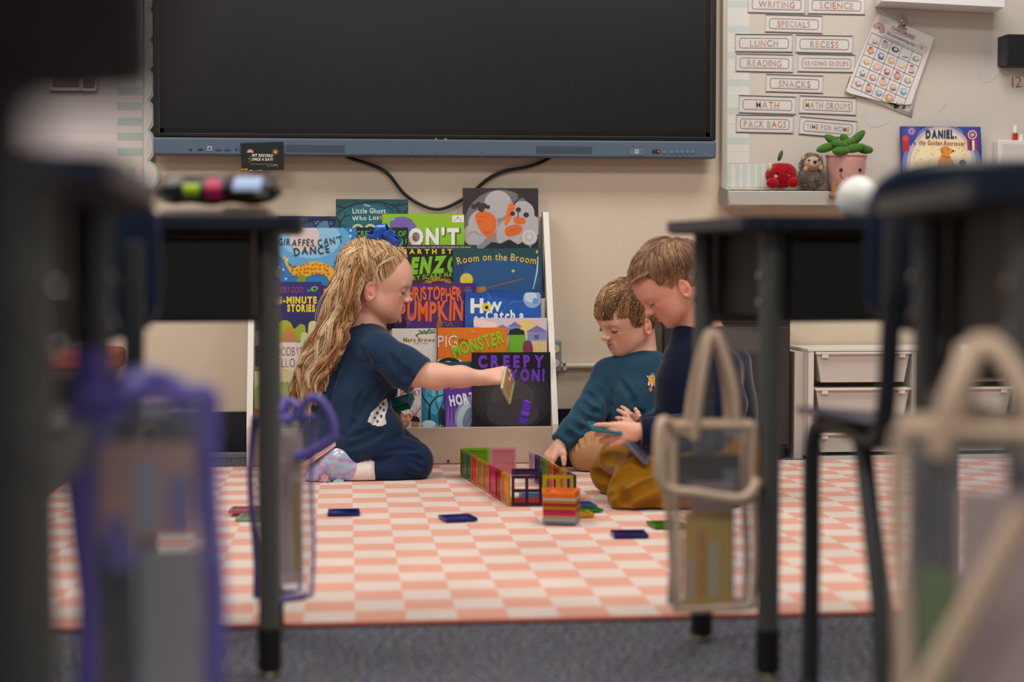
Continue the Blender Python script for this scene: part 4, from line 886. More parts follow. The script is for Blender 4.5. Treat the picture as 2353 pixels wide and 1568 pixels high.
for x, y in ((1786, 397), (1806, 394)): MB().ball(P(x, y, -.036), (3*PXM, 2*PXM, 3.2*PXM), 10, 8).build('eye', ink('#160b0b', .2), t, world=True)
for x, y in ((1783, 406), (1811, 403)): MB().ball(P(x, y, -.034), (4.5*PXM, 2*PXM, 4.5*PXM), 12, 8).build('cheek', plushm('plush_pink', '#e8959c'), t, world=True)
MB().tube([P(1793, 400, -.042), P(1797, 404, -.042), P(1802, 399.5, -.042)], .0007, 6).build('mouth', ink('#1c0a0a'), t, world=True)
# hedgehog
t = thing('plush_hedgehog', 'brown speckled plush hedgehog sitting between the apple and the pot plush', 'plush toy', (P(1866, 433).x, YP, TRAYZ))
hf = plushm('plush_spines', '#8d8278', 1, 1, 90, col2='#2f2723'); MATS['plush_spines'].node_tree
c1 = P(1864, 408)
MB().ball(c1, (32*PXM, 28*PXM, 27*PXM), 26, 18).build('body', hf, t, world=True)
MB().ball(P(1864, 381), (27*PXM, 23*PXM, 28*PXM), 24, 18).build('head', hf, t, world=True)
r = random.Random(9); mb = MB()
for cc, rr3 in ((c1, (32, 28, 27)), (P(1864, 381), (27, 23, 28))):
    for k in range(520):
        d = Vector((r.gauss(0, 1), r.gauss(0, 1), r.gauss(0, 1))).normalized()
        if d.y < -.72 and cc != c1: continue
        p = cc+Vector((d.x*rr3[0], d.y*rr3[1], d.z*rr3[2]))*PXM*.97; e = p+(d+Vector((r.uniform(-.4, .4), r.uniform(-.4, .4), r.uniform(-.2, .5)))).normalized()*.007
        s1 = d.cross(Vector((.3, .5, .8))).normalized()*.0012; s2 = d.cross(s1).normalized()*.0012
        mb.add([p+s1, p-s1*.5+s2, p-s1*.5-s2, e], [(0, 1, 3), (1, 2, 3), (2, 0, 3)], k % 2)
o = mb.build('spines', [ink('#3b312c', .9), ink('#b5a893', .9)], t, world=True); o['kind'] = 'stuff'
MB().ball(P(1868, 377, -.025), (19*PXM, 15*PXM, 17*PXM), 18, 14).build('face', plushm('plush_tan', '#c9a888'), t, world=True)
MB().ball(P(1870, 379, -.047), (10*PXM, 9*PXM, 8*PXM), 16, 12).build('muzzle', plushm('plush_tan2', '#cfa987'), t, world=True)
MB().ball(P(1873, 372, -.061), (4.5*PXM, 3*PXM, 3.3*PXM), 12, 8).build('nose', ink('#141012', .15), t, world=True)
for x, y in ((1859, 368.5), (1882, 368)): MB().ball(P(x, y, -.048), (2.6*PXM, 2*PXM, 2.4*PXM), 10, 8).build('eye', ink('#141012', .15), t, world=True)
for x, y in ((1846, 364), (1886, 364)): MB().ball(P(x, y, -.012), (5*PXM, 4*PXM, 6*PXM), 10, 8).build('ear', MATS['plush_tan'], t, world=True)
for x, y in ((1851, 388), (1886, 386)): MB().ball(P(x, y, -.042), (5*PXM, 4*PXM, 6*PXM), 10, 8).build('paw', MATS['plush_tan'], t, world=True)
# pot plant plush
t = thing('plush_potted_plant', 'pink plush flower pot with smiling face and green succulent leaves', 'plush toy', (P(1940, 431).x, YP, TRAYZ))
pk = plushm('plush_pot', '#cf9a92', .12, .4, 260)
prof = [(0, 0), (26, 0), (34, 5), (38, 18), (42, 40), (44.5, 62), (44.5, 72), (41, 75), (30, 76), (0, 76)]
c = P(1942, 431)
MB().lathe((c.x, YP, TRAYZ+.001), [(a*PXM, b*PXM*1.06) for a, b in prof], 36).build('pot', pk, t, world=True)
tzr = TRAYZ+74*PXM*1.06
MB().tube([(c.x+44*PXM*math.cos(a), YP+44*PXM*math.sin(a), tzr) for a in [2*PI*k/30 for k in range(30)]], 3*PXM, 8, closed=True).build('pot_rim', pk, t, world=True)
gl = plushm('plush_succulent', '#4f7a35', .3, .5, 200)
for (x, y, ang, L, dy) in ((1897, 340, -.28, 24, -.02), (1914, 325, .55, 25, -.01), (1965, 320, -.75, 28, -.01), (1930, 348, .0, 20, -.06), (1962, 341, -.2, 26, -.04), (1985, 344, .12, 20, -.02), (1927, 333, .2, 20, -.03), (1946, 330, -.4, 18, -.02), (1940, 322, .9, 16, .02)):
    MB().ball(P(x, y, dy), (L*PXM, 9*PXM, 10*PXM), 18, 12, R=Matrix.Rotation(ang, 3, 'Y')).build('leaf', gl, t, world=True)
for x, y in ((1919, 391), (1962, 391)): MB().ball((P(x, y).x, YP-.0545+.0*x, P(x, y, -.05).z), (4*PXM, 2.5*PXM, 4.2*PXM), 12, 8).build('eye', ink('#141012', .15), t, world=True)
MB().tube(spline([P(1928, 402, -.0575), P(1934, 411, -.0570), P(1941, 414, -.0570), P(1948, 411, -.0570), P(1953, 402, -.0575)], 4), .0009, 6).build('mouth', ink('#1c1210'), t, world=True)
for x, dy in ((1915, -.05), (1958, -.05)):
    a = P(x, 421, dy+.008); k_ = P(x, 428, -.064); b = P(x-1, 448, -.068)
    MB().tube([a, k_, b], 6*PXM, 12).build('leg', plushm('plush_leg', '#9c7048'), t, world=True)
    MB().ball(P(x-1, 450, -.071), (12*PXM, 9*PXM, 8*PXM), 14, 10).build('foot', MATS['plush_leg'], t, world=True)
t.location.y -= .009
# ------------------------------------------------------------------ magnetic tiles
TS, TH = .0765, .0066
ZR = RT+.002
def tmat(c): return clear('tile_'+c.lstrip('#'), c, .38, .12)
mmag = mat('magnet_dark', '#2b2021', .35)
def tile(label, col, M, window=False, cat='tile', group=None, solid=False, parent=None):
    """square tile, local: x,z in plane (0..TS), y thickness; M places it"""
    t = thing('magnetic_tile', label, cat, M.translation, 0, group)
    t.rotation_euler = M.to_euler()
    m = tmat(col); b = .0075
    mb = MB()
    for q in (((0, 0), (TS, b)), ((0, TS-b), (TS, TS)), ((0, b), (b, TS-b)), ((TS-b, b), (TS, TS-b))):
        mb.box2((q[0][0], -TH/2, q[0][1]), (q[1][0], TH/2, q[1][1]))
    if window:
        mb.box2((TS/2-.004, -TH/2, b), (TS/2+.004, TH/2, TS-b)); mb.box2((b, -TH/2, TS/2-.004), (TS/2-.004, TH/2, TS/2+.004)); mb.box2((TS/2+.004, -TH/2, TS/2-.004), (TS-b, TH/2, TS/2+.004))
    fr = mb.build('frame', m, t)
    fr.data.materials[0] = clear('tileframe_'+col.lstrip('#'), col, .62, .15)
    if not window:
        MB().box2((b+.0003, -TH*.22, b+.0003), (TS-b-.0003, TH*.22, TS-b-.0003)).build('pane', m, t)
        mb = MB(); i0, i1 = TS*.27, TS*.73; w_ = .0009
        for q in (((i0, i0), (i1, i0+w_)), ((i0, i1-w_), (i1, i1)), ((i0, i0), (i0+w_, i1)), ((i1-w_, i0), (i1, i1))): mb.box2((q[0][0], -TH*.22-.0005, q[0][1]), (q[1][0], -TH*.22, q[1][1]))
        mb.build('moulded_square', fr.data.materials[0], t)
    for u, v, a, c_ in ((.5, 0, 1, 0), (.5, 1, 1, 0), (0, .5, 0, 1), (1, .5, 0, 1)):
        cx = u*TS if not c_ else (u*(TS-b)+b/2); cz = v*(TS-b)+b/2 if not c_ else v*TS
        s_ = (.015, TH*.55, .003) if not c_ else (.003, TH*.55, .015)
        for dd in (-.019, .019): MB().box((cx+(dd if a else 0), 0, cz+(dd if c_ else 0)), s_).build('magnet', mmag, t)
    return t
def basis(O, X, Z):      # X along tile width, Z along tile height
    X = Vector(X).normalized(); Z = Vector(Z).normalized(); Y = Z.cross(X).normalized(); Z = X.cross(Y)
    return Matrix(((X.x, Y.x, Z.x, O[0]), (X.y, Y.y, Z.y, O[1]), (X.z, Y.z, Z.z, O[2]), (0, 0, 0, 1)))
UP = Vector((0, 0, 1)); GT = 'magnetic tiles of the standing wall'
# front face: window tiles
fA = onz(1175, 1163, ZR); fM = onz(1245, 1163, ZR); fB = onz(1316, 1158, ZR)
D1 = (fM-fA).normalized()
tile('dark purple window tile at the front of the tile enclosure', '#3a0f3c', basis(fA+D1*.0005, D1, UP), True, group=GT)
tile('yellow window tile at the front of the tile enclosure behind the tile stack', '#d9b50a', basis(fA+D1*(TS+.002), D1, UP), True, group=GT)
# left row going back
bk = onz(1063, 1092, ZR); dl = (bk-fA).normalized()
names = [('yellow', '#eeb01a'), ('amber', '#e3a024'), ('crimson', '#c4304a'), ('magenta pink', '#e63c78'), ('tan yellow', '#d9a440'), ('golden tan', '#dba64c'), ('orange', '#ec6c22'), ('teal green', '#3f9478'), ('red orange', '#e0552c'), ('olive green', '#7fa01e')]
nl = int(round((bk-fA).length/TS)); seq = [names[0], names[2], names[3], names[4], names[5], names[6], names[7], names[8], names[9]]
place = ['nearest', 'second from the front', 'third from the front', 'fourth from the front', 'fifth from the front', 'sixth from the front', 'seventh from the front', 'eighth from the front', 'farthest']
for k in range(nl):
    nm, c = seq[min(k, len(seq)-1)] if k < nl-1 else seq[-1]
    O = fA+dl*(.004+TS*k+.001*k)+Vector((-.0045, 0, 0))
    tile('%s magnetic tile, %s in the left row of the enclosure' % (nm, place[min(k, 8)]), c, basis(O, dl, UP), group=GT)
# back: green and pink tiles
bL = onz(1071, 1090, ZR)
tile('lime green magnetic tile standing at the back left corner of the enclosure', '#8cc41a', basis(bk+dl*.006+Vector((.002, .004, 0)), (1, .02, 0), UP), group=GT)
pk_ = at(1129, 1078, bk.y+.07)
tile('pale pink magnetic tile standing beside the lime green one at the back', '#e3a0ac', basis(bk+dl*.006+Vector((TS+.004, .006, 0)), (1, .02, 0), UP), group=GT)
# right row
rA = fA+D1*(2*TS+.008); tA = onz(1210, 1034, ZR+TS); dr = (Vector((tA.x, tA.y, rA.z))-rA); nr = max(4, min(7, int(dr.length/TS))); dr.normalize()
seqr = [('dark blue', '#173a66'), ('yellow', '#e3a81c'), ('red orange', '#c9481c'), ('amber orange', '#d9801c'), ('green', '#2fb53a'), ('violet blue', '#3c3f9c'), ('clear pinkish', '#d9c3cc')]
for k in range(nr):
    nm, c = seqr[k]; tile('%s magnetic tile, %s in the right row of the enclosure' % (nm, place[k]), c, basis(rA+dr*(.004+(TS+.001)*k), dr, UP), group=GT)
# roof and inner tiles
tile('dark purple magnetic tile laid flat across the top of the window tiles', '#4a1a4e', basis(fA+Vector((.001, .008, TS+TH*.5+.0005)), D1, (dl-D1*dl.dot(D1))))
tile('glowing orange magnetic tile lying flat inside the enclosure', '#ff6a14', basis(fA+Vector((.006, .016, TH*.5+.001)), D1, (0, 1, 0)))
tile('light blue magnetic tile lying flat inside the enclosure', '#5a9ac0', basis(fA+Vector((.03, .105, TH*.5+.001)), D1, (0, 1, 0)))
# stack in front
sb = onz(1247, 1205, ZR); sr = onz(1312, 1207, ZR); DX_ = (sr-sb).normalized(); DY_ = Vector((-DX_.y, DX_.x, 0))
stk = [('light blue', '#7fb4dc', 0), ('clear', '#c9bcae', 1), ('clear amber', '#cdb48a', 1), ('magenta', '#e3145e', 0), ('deep magenta', '#d0124e', 0), ('amber', '#c98a14', 1), ('dark red', '#b01c1c', 0), ('golden', '#c9921c', 1), ('white clear', '#d9cfc4', 0), ('orange', '#f57c1a', 0), ('bright orange', '#ff8a20', 0)]
r = random.Random(2)
pl_ = ['bottom', 'second from the bottom', 'third from the bottom', 'fourth from the bottom', 'fifth from the bottom', 'middle', 'fifth from the top', 'fourth from the top', 'third from the top', 'second from the top', 'topmost']
for k, (nm, c, wn) in enumerate(stk):
    j = Vector((r.uniform(-.0015, .0015), r.uniform(-.0015, .0015), 0))
    tile('%s magnetic tile, %s in the small tile stack' % (nm, pl_[k]), c, basis(sb+j+Vector((0, 0, TH*.5+.0006+k*(TH+.0003))), DX_, DY_), bool(wn), group='magnetic tiles stacked in front of the enclosure')
# loose tiles
def flat(label, col, px, py, ang, z=0, win=False):
    p = onz(px, py, ZR); X = Vector((math.cos(ang), math.sin(ang), 0)); Y = Vector((-X.y, X.x, 0))
    tile(label, col, basis(p-X*TS/2-Y*TS/2+Vector((0, 0, TH*.5+.0006+z)), X, Y), win, group='loose magnetic tiles on the rug')
flat('dark blue magnetic tile lying flat on the rug below the kneeling girl', '#0d2a86', 790, 1181, .0)
flat('dark blue magnetic tile lying turned on the rug left of the tile stack', '#0f2c8c', 1052, 1194, .2)
flat('dark blue magnetic tile lying flat on the rug in front of the mustard knees', '#12207e', 1446, 1231, -.04)
flat('green magnetic tile half hidden behind the near beige bag', '#2f8f1a', 1532, 1209, .1)
flat('green magnetic tile lying on the rug right of the tile stack', '#1e8a3a', 1338, 1174, .35)
flat('yellow magnetic tile under the green one beside the tile stack', '#e0b81a', 1322, 1184, .1)
flat('blue magnetic tile behind the green one beside the tile stack', '#2f6fc0', 1330, 1164, .1, .0)
flat('pale green clear magnetic tile on the rug behind the left desk leg', '#a8c4a8', 585, 1193, -.15)
flat('clear pink magnetic tile on the rug behind the left desk leg', '#c87a86', 566, 1182, -.05, TH+.0006)
# ------------------------------------------------------------------ school desks, chairs, bags in the foreground
mleg = mat('desk_grey', '#5c5c59', .42, .25, bump=.12, bscale=300); mtop = mat('desk_top', '#141c30', .3, bump=.2, bscale=300); medge = mat('desk_edge', '#10172a', .3)
mbox = mat('book_box_black', '#0a0a0b', .55); mglide = mat('glide_black', '#0b0b0b', .5); mund = mat('underside_brown', '#3b2b28', .7); mbrass = mat('glide_metal', '#9a8f7c', .35, .9)
def desk(label, legpt, rot, corner=(-1, -1), w=.60, d=.46, h=.685, box=True, inset=.055, legd=None, bar=.5, group=None):
    """legpt: floor point of the leg at corner (sx, sy)"""
    lx = w/2-inset; ly = (legd or d-.10)/2
    R = Matrix.Rotation(rot, 3, 'Z'); o = Vector(legpt)-R @ Vector((corner[0]*lx, corner[1]*ly, 0)); o.z = 0
    t = thing('student_desk', label, 'desk', o, rot, group)
    n = []
    rc = .045
    for (qx, qy, a0) in ((w/2-rc, d/2-rc, 0), (-w/2+rc, d/2-rc, PI/2), (-w/2+rc, -d/2+rc, PI), (w/2-rc, -d/2+rc, PI*1.5)):
        for i in range(7): a = a0+PI/2*i/6; n.append((qx+rc*math.cos(a), qy+rc*math.sin(a), h-.017))
    MB().prism(n, (0, 0, .017)).build('desktop', mtop, t, bevel=.005, seg=3)
    MB().prism([(x*.985, y*.98, h-.0205) for x, y, z in n], (0, 0, .0034)).build('underside', mund, t)
    if box:
        bw, bd, bh = w-.15, d-.06, .125; z1 = h-.021; z0 = z1-bh; th = .004
        mb = MB().box2((-bw/2, -bd/2, z0), (bw/2, bd/2, z0+th)); mb.box2((-bw/2, -bd/2, z0+th), (-bw/2+th, bd/2, z1)); mb.box2((bw/2-th, -bd/2, z0+th), (bw/2, bd/2, z1)); mb.box2((-bw/2+th, bd/2-th, z0+th), (bw/2-th, bd/2, z1)); mb.box2((-bw/2+th, -bd/2, z0+th), (bw/2-th, -bd/2+th, z0+.11))
        mb.build('book_box', mbox, t)
    for sx in (-1, 1):
        for sy in (-1, 1):
            l_ = MB().tube([(sx*lx, sy*ly, .03), (sx*lx, sy*ly, h-.021)], .0165, 18).build('leg', mleg, t)
            MB().tube([(sx*lx, sy*ly, .012), (sx*lx, sy*ly, .075)], .0185, 16).build('leg_sleeve', mglide, l_)
            MB().lathe((sx*lx, sy*ly, 0), [(0, 0), (.017, 0), (.018, .006), (.009, .012), (0, .0125)], 16).build('glide', mbrass, l_)
            for z in (.56, .6): MB().tube([(sx*(lx+.0165), sy*ly, z), (sx*(lx+.0195), sy*ly, z)], .0055, 12).build('bolt', mat('bolt_steel', '#a8a6a2', .25, 1), l_)
        MB().box2((sx*lx-.006, -ly+.017, bar-.016), (sx*lx+.006, ly-.017, bar+.016)).build('side_rail', mleg, t, bevel=.003)
    MB().box2((-lx+.017, ly-.007, bar+.02), (lx-.017, ly+.005, bar+.05)).build('back_rail', mleg, t, bevel=.003)
    return t, o, R
pR = onz(1764, 1560); pR2 = onz(1612, 1472)
d_ = (pR2-pR); rR = math.atan2(-d_.x, d_.y)
deskR, oR, RR = desk('school desk with grey legs on the right, beige trimmed clear bag hanging from it', pR, rR, (-1, -1), legd=d_.length, d=d_.length+.12, w=.56)
pL = onz(620, 1556)
aL = math.atan2(-(pL.x), pL.y)
deskL, oL, RL = desk('school desk on the left with a zip pouch and books on its top', pL, aL-.02, (1, -1), w=.62, d=.44, legd=.30)
pN = atd(2132, 900, 1.74); pN.z = 0
deskN, oN, RN = desk('nearest school desk at the right edge of the photo, seen from below', pN, -.12, (-1, 1), w=.62, d=.46, bar=.47)
pM = atd(72, 900, 1.06); pM.z = 0
deskM, oM, RM = desk('nearest school desk at the left edge of the photo, seen from below', pM, .05, (1, -1), w=.62, d=.50, bar=.47, h=.685)

# chairs
mseat = mat('chair_navy', '#13233c', .3, bump=.1, bscale=400)
def shell(t, name, grid, th, m=None):
    nj = len(grid); ni = len(grid[0]); mb = MB(); mb.add([p for row in grid for p in row], [(j*ni+i, j*ni+i+1, (j+1)*ni+i+1, (j+1)*ni+i) for j in range(nj-1) for i in range(ni-1)], 0, True)
    return mb.build(name, m or mseat, t, solid=th, sub=1)
def chair(label, o, rot, seatz=.44, backz=(.53, .775), w=.40, bw=.38):
    """faces local -Y; origin at floor centre"""
    t = thing('school_chair', label, 'chair', (o[0], o[1], 0), rot)
    def sup(u, v, n=4): return (abs(u)**n+abs(v)**n)
    g = []
    for j in range(9):
        v = -1+j/4; row = []
        for i in range(9):
            u = -1+i/4; k = 1/max(1, sup(u, v, 6)**(1/6)); x, y = u*k*w/2, v*k*.19
            row.append((x, y, seatz-.012*(1-u*u)-.022*max(0, -v)**3+.004*max(0, v)))
        g.append(row)
    shell(t, 'seat', g, .009)
    g = []
    for j in range(9):
        v = -1+j/4; row = []
        for i in range(9):
            u = -1+i/4; k = 1/max(1, sup(u, v, 5)**(1/5)); x = u*k*bw/2; zz = (backz[0]+backz[1])/2+v*k*(backz[1]-backz[0])/2
            row.append((x, .205+.10*(zz-backz[0])-.045*u*u*k*k+.01, zz))
        g.append(row)
    shell(t, 'backrest', g, .010)
    mt = mat('chair_tube', '#4c5052', .35, .6)
    for s_ in (-1, 1):
        fr = spline([(s_*.152, -.205, 0.012), (s_*.155, -.19, .2), (s_*.16, -.165, seatz-.06), (s_*.15, -.12, seatz-.028), (s_*.145, .0, seatz-.026), (s_*.145, .12, seatz-.024), (s_*.15, .18, seatz+.02), (s_*.155, .215, backz[0]), (s_*.155, .232, backz[1]-.07)], 5)
        MB().tube(fr, .0125, 12).build('frame_tube', mt, t)
        l_ = MB().tube([(s_*.145, .05, seatz-.03), (s_*.148, .16, .2), (s_*.15, .21, .012)], .0125, 12).build('leg', mt, t)
        for y, x in ((-.205, .152), (.21, .15)): MB().lathe((s_*x, y, 0), [(0, 0), (.016, 0), (.017, .012), (.013, .02), (0, .021)], 14).build('foot_cap', mglide, t)
    MB().tube([(-.145, -.1, seatz-.03), (.145, -.1, seatz-.03)], .01, 10).build('cross_bar', mt, t)
    MB().tube([(-.145, .1, seatz-.03), (.145, .1, seatz-.03)], .01, 10).build('cross_bar', mt, t)
    for s_ in (-1, 1): MB().tube([(s_*.12, .2135+.03, backz[0]+.09), (s_*.12, .209+.03, backz[0]+.09)], .006, 12).build('rivet', MATS['bolt_steel'], t)
    return t
pk1 = atd(2215, 800, 2.15)
chair('navy plastic school chair pushed in at the right desk, back to the camera', (pk1.x, pk1.y, 0), PI-.06, seatz=.425, backz=(.53, .738), bw=.36)
pk2 = atd(45, 800, 2.15)
chair('navy plastic school chair pushed in at the left desk, back to the camera', (pk2.x, pk2.y, 0), PI+.08, seatz=.425, backz=(.52, .712), bw=.38)
# desk right beside the lens: only its far corner shows at the top left
ck = onz(392, 212, .672); rk = .119; Rk = Matrix.Rotation(rk, 3, 'Z')
pk3 = ck-Rk @ Vector((.055, .05, 0)); pk3.z = 0
deskK, oK, RK = desk('desk corner seen from below at the top left, closest thing to the camera', pk3, rk, (1, 1), w=.60, d=.46, bar=.47)

# things on the left desk
def ondesk(px, py): return onz(px, py, .6855)
DT = .6855
dl_ = atd(500, 500, 2.44)
def slabbook(label, px0, px1, dist, z0, th, dep, col, rot=0, name='book', pagec='#cfc6b8', cat='book', edgecol=None):
    a = atd(px0, 500, dist); b = atd(px1, 500, dist); W_ = (b-a).length; c = (a+b)/2
    t = thing(name, label, cat, (c.x, c.y+dep/2, z0), math.atan2(b.y-a.y, b.x-a.x)+rot)
    m = mat('slab_'+col[1:], col, .4)
    MB().box2((-W_/2, -dep/2, .0003), (W_/2, dep/2, th*.16)).build('back_cover', m, t, bevel=.0006)
    MB().box2((-W_/2, -dep/2, th*.84), (W_/2, dep/2, th)).build('front_cover', m, t, bevel=.0006)
    MB().box2((-W_/2+.003, -dep/2+.002, th*.165), (W_/2-.003, dep/2-.003, th*.835)).build('page_block', mat('slabpg_'+pagec[1:], pagec, .8), t)
    return t
slabbook('pale grey folder at the bottom of the pile on the left desk', 348, 628, 2.42, DT, .003, .26, '#b9b9c4', 0)
slabbook('lilac and cream workbook in the pile on the left desk', 375, 625, 2.43, DT+.0035, .003, .24, '#b4a4b8', .03)
slabbook('yellow and cream picture book in the pile on the left desk', 385, 606, 2.43, DT+.0070, .0045, .22, '#d8cbb4', -.03)
a = atd(530, 480, 2.43); t_ = bpy.data.objects
# yellow patch = spine of a thin notebook on the same pile
slabbook('bright yellow notebook on the right of the pile under the pouch', 520, 612, 2.42, DT+.0120, .003, .14, '#e3b818', .0)
a = atd(352, 450, 2.40); b = atd(638, 450, 2.40); W_ = (b-a).length; cc = (a+b)/2
t = thing('zip_pouch', 'black zip pouch with bright lime, crimson and pale blue patches on the left desk pile', 'pencil case', (cc.x, cc.y+.08, DT+.0153), math.atan2(b.y-a.y, b.x-a.x))
g_ = []
mb = MB(); ns = 16; rows = []
for i in range(ns+1):
    u = -1+2*i/ns; hh = .0185*(1-abs(u)**12)+.005; dd = .065*(1-abs(u)**8*.5)
    rows.append([(u*W_/2, dd*math.cos(a_), 0.0235+hh*math.sin(a_)*(1 if math.sin(a_) > 0 else .8)+.002*math.sin(u*9)) for a_ in [2*PI*k/14 for k in range(14)]])
mb.add([p for r_0 in rows for p in r_0], [(i*14+k, i*14+(k+1) % 14, (i+1)*14+(k+1) % 14, (i+1)*14+k) for i in range(ns) for k in range(14)]+[tuple(range(14)), tuple(range(ns*14, ns*14+14))[::-1]], 0, True)
mb.build('pouch_body', mat('pouch_black', '#0d0d10', .45), t)
for (x0, x1, c, z0, z1) in ((-.46, -.20, '#a8c41c', .015, .033), (-.11, .16, '#c01c54', .009, .041), (.34, .80, '#9fb4dc', .022, .044)):
    x0 *= W_/2*1; x1 *= W_/2
    mb = MB(); mb.add([(x, -.066*math.cos(math.asin(min(1, max(-1, (z-.0235)/.0236))))-.0015, z) for z in [z0+(z1-z0)*k/4 for k in range(5)] for x in (x0+0, x1)], [(2*k, 2*k+1, 2*k+3, 2*k+2) for k in range(4)], 0, True)
    mb.build('printed_patch', mat('patch_'+c[1:], c, .4), t)
MB().tube([(-W_/2, 0, .044), (0, 0, .0475), (W_/2*.98, 0, .044)], .002, 6).build('zipper', mat('zip_grey', '#5a5a5e', .4, .5), t)
MB().box((W_/2*.8, -.067, .018), (.02, .003, .006)).build('zip_pull', MATS['bolt_steel'], t, bevel=.001)

# white round thing resting on the right desk
p = atd(1972, 447, 2.62)
t = thing('white_ball', 'smooth white ball resting on the right desk behind the navy chair back', 'ball', (p.x, p.y, DT))
MB().ball((0, 0, .0345), .0345, 28, 18).build('ball_shell', mat('ball_white', '#e9e7e3', .4), t)
MB().lathe((0, 0, 0), [(0, .0), (.009, 0), (.012, .0015), (0, .0016)], 16).build('flat_base', MATS['ball_white'], t)

# clear vinyl bags
mvin = clear('vinyl', '#eef0f4', .10, .12, .6)
def bag(label, c, rot, w, h, dp, trim, strap_h, strap_to=None, flap=False, group=None, tw=.0075):
    """c = top centre of the bag body (world), body hangs below"""
    t = thing('clear_bag', label, 'bag', (c[0], c[1], c[2]-h), rot, group)
    mt = mat('trim_'+trim[1:], trim, .45, bump=.15, bscale=250); r = random.Random(int(h*1000))
    def wob(x, y, z): return (x+.004*math.sin(z*23+y*9), y+.005*math.sin(x*21+z*13), z)
    n = 8
    for nm, y in (('front_panel', -dp/2), ('back_panel', dp/2)):
        mb = MB(); mb.add([wob(-w/2+w*i/n, y, h*j/n) for j in range(n+1) for i in range(n+1)], [(j*(n+1)+i, j*(n+1)+i+1, (j+1)*(n+1)+i+1, (j+1)*(n+1)+i) for j in range(n) for i in range(n)], 0, True); mb.build(nm, mvin, t)
        pts = [wob(-w/2, y, h*k/6) for k in range(7)][::-1]+[wob(-w/2+w*k/5, y, 0) for k in range(1, 6)]+[wob(w/2, y, h*k/6) for k in range(1, 7)]
        MB().tube(pts, tw, 6, flat=(1, .45), up=(1, 0, 0)).build('trim_binding', mt, t)
        MB().tube([wob(-w/2+w*k/5, y, h) for k in range(6)], tw, 6, flat=(1, .45)).build('top_binding', mt, t)
    for sx in (-1, 1):
        mb = MB(); mb.add([wob(sx*w/2, -dp/2+dp*i/2, h*j/n) for j in range(n+1) for i in range(3)], [(j*3+i, j*3+i+1, (j+1)*3+i+1, (j+1)*3+i) for j in range(n) for i in range(2)], 0, True); mb.build('side_gusset', mvin, t)
        MB().tube([wob(sx*w/2, -dp/2, h), wob(sx*w/2, dp/2, h)], tw, 6, flat=(1, .45)).build('side_binding', mt, t)
    mb = MB().box2((-w/2, -dp/2, .001), (w/2, dp/2, .003)); mb.build('bottom_panel', mvin, t)
    for y in (-dp/2, dp/2):
        s_ = spline([(-w*.28, y, h-.02), (-w*.20, y, h+strap_h*.4), (-w*.08, y*.6, h+strap_h*.9), (0, y*.4, h+strap_h), (w*.09, y*.6, h+strap_h*.9), (w*.24, y, h+strap_h*.4), (w*.28, y, h-.02)], 6)
        MB().tube(s_, tw*1.25, 6, flat=(1, .35), up=(1, 0, 0)).build('strap', mt, t)
    if flap:
        MB().tube(spline([(-w*.5, -dp/2, h-.01), (-w*.72, -dp/2-.02, h+.01), (-w*.78, -dp/2-.03, h-.04), (-w*.70, -dp/2-.03, h-.085), (-w*.3, -dp/2-.03, h-.095), (w*.3, -dp/2-.02, h-.105), (w*.52, -dp/2-.01, h-.08)], 5), tw*1.3, 8).build('sagging_handle', mt, t)
    return t
def inbag(bt, label, x0, x1, z0, z1, y, col, name='booklet', cat='booklet', th=.006, tilt=0, stripes=None):
    M = bt.matrix_basis; R = Matrix.Rotation(bt.rotation_euler.z, 3, 'Z')
    c = Vector(bt.location)+R @ Vector(((x0+x1)/2, y, z0))
    t = thing(name, label, cat, c, bt.rotation_euler.z+tilt)
    w_, h_ = x1-x0, z1-z0; m = mat('paper_'+col[1:], col, .5)
    MB().box2((-w_/2, -th/2, 0), (w_/2, -th/2+th*.2, h_)).build('front_cover', m, t, bevel=.0006); MB().box2((-w_/2, th/2-th*.2, 0), (w_/2, th/2, h_)).build('back_cover', m, t, bevel=.0006)
    MB().box2((-w_/2+.002, -th*.29, .001), (w_/2-.002, th*.29, h_-.002)).build('page_block', mat('slabpg_cfc6b8', '#cfc6b8', .8), t)
    for k, c_ in enumerate(stripes or []):
        n_ = len(stripes); MB().box2((-w_/2+w_*(k+.15)/n_, -th/2-.0006, h_*.08), (-w_/2+w_*(k+.85)/n_, -th/2-.0001, h_*(.5+.45*((k*37) % 10)/10))).build('printed_panel', mat('pp_'+c_[1:], c_, .5), t)
    return t
TRB, TRP = '#d8bca2', '#7064bc'
# right beige bag on the right desk's side rail
c = atd(1636, 975, 2.46)
b1 = bag('clear bag with beige trim hanging from the right desk, yellow booklet inside', (c.x, c.y, c.z), .0, .117, .272, .055, TRB, .135, flap=True, tw=.0060)
inbag(b1, 'yellow topped booklet standing in the beige trimmed clear bag', -.044, .028, .004, .142, -.012, '#e3b548', stripes=['#d8b4a8', '#d9963a', '#cfc7b0', '#e0bb55'])
inbag(b1, 'pinkish grey folder standing behind the yellow booklet in the bag', -.030, .035, .004, .185, .004, '#a98d8c')
inbag(b1, 'dark green and brown pouch crammed at the top of the beige trimmed bag', -.048, .045, .160, .225, .014, '#2c2a2a', 'pouch', 'pouch', .012, stripes=['#4a5a48', '#3a2a2a', '#6a7a88'])
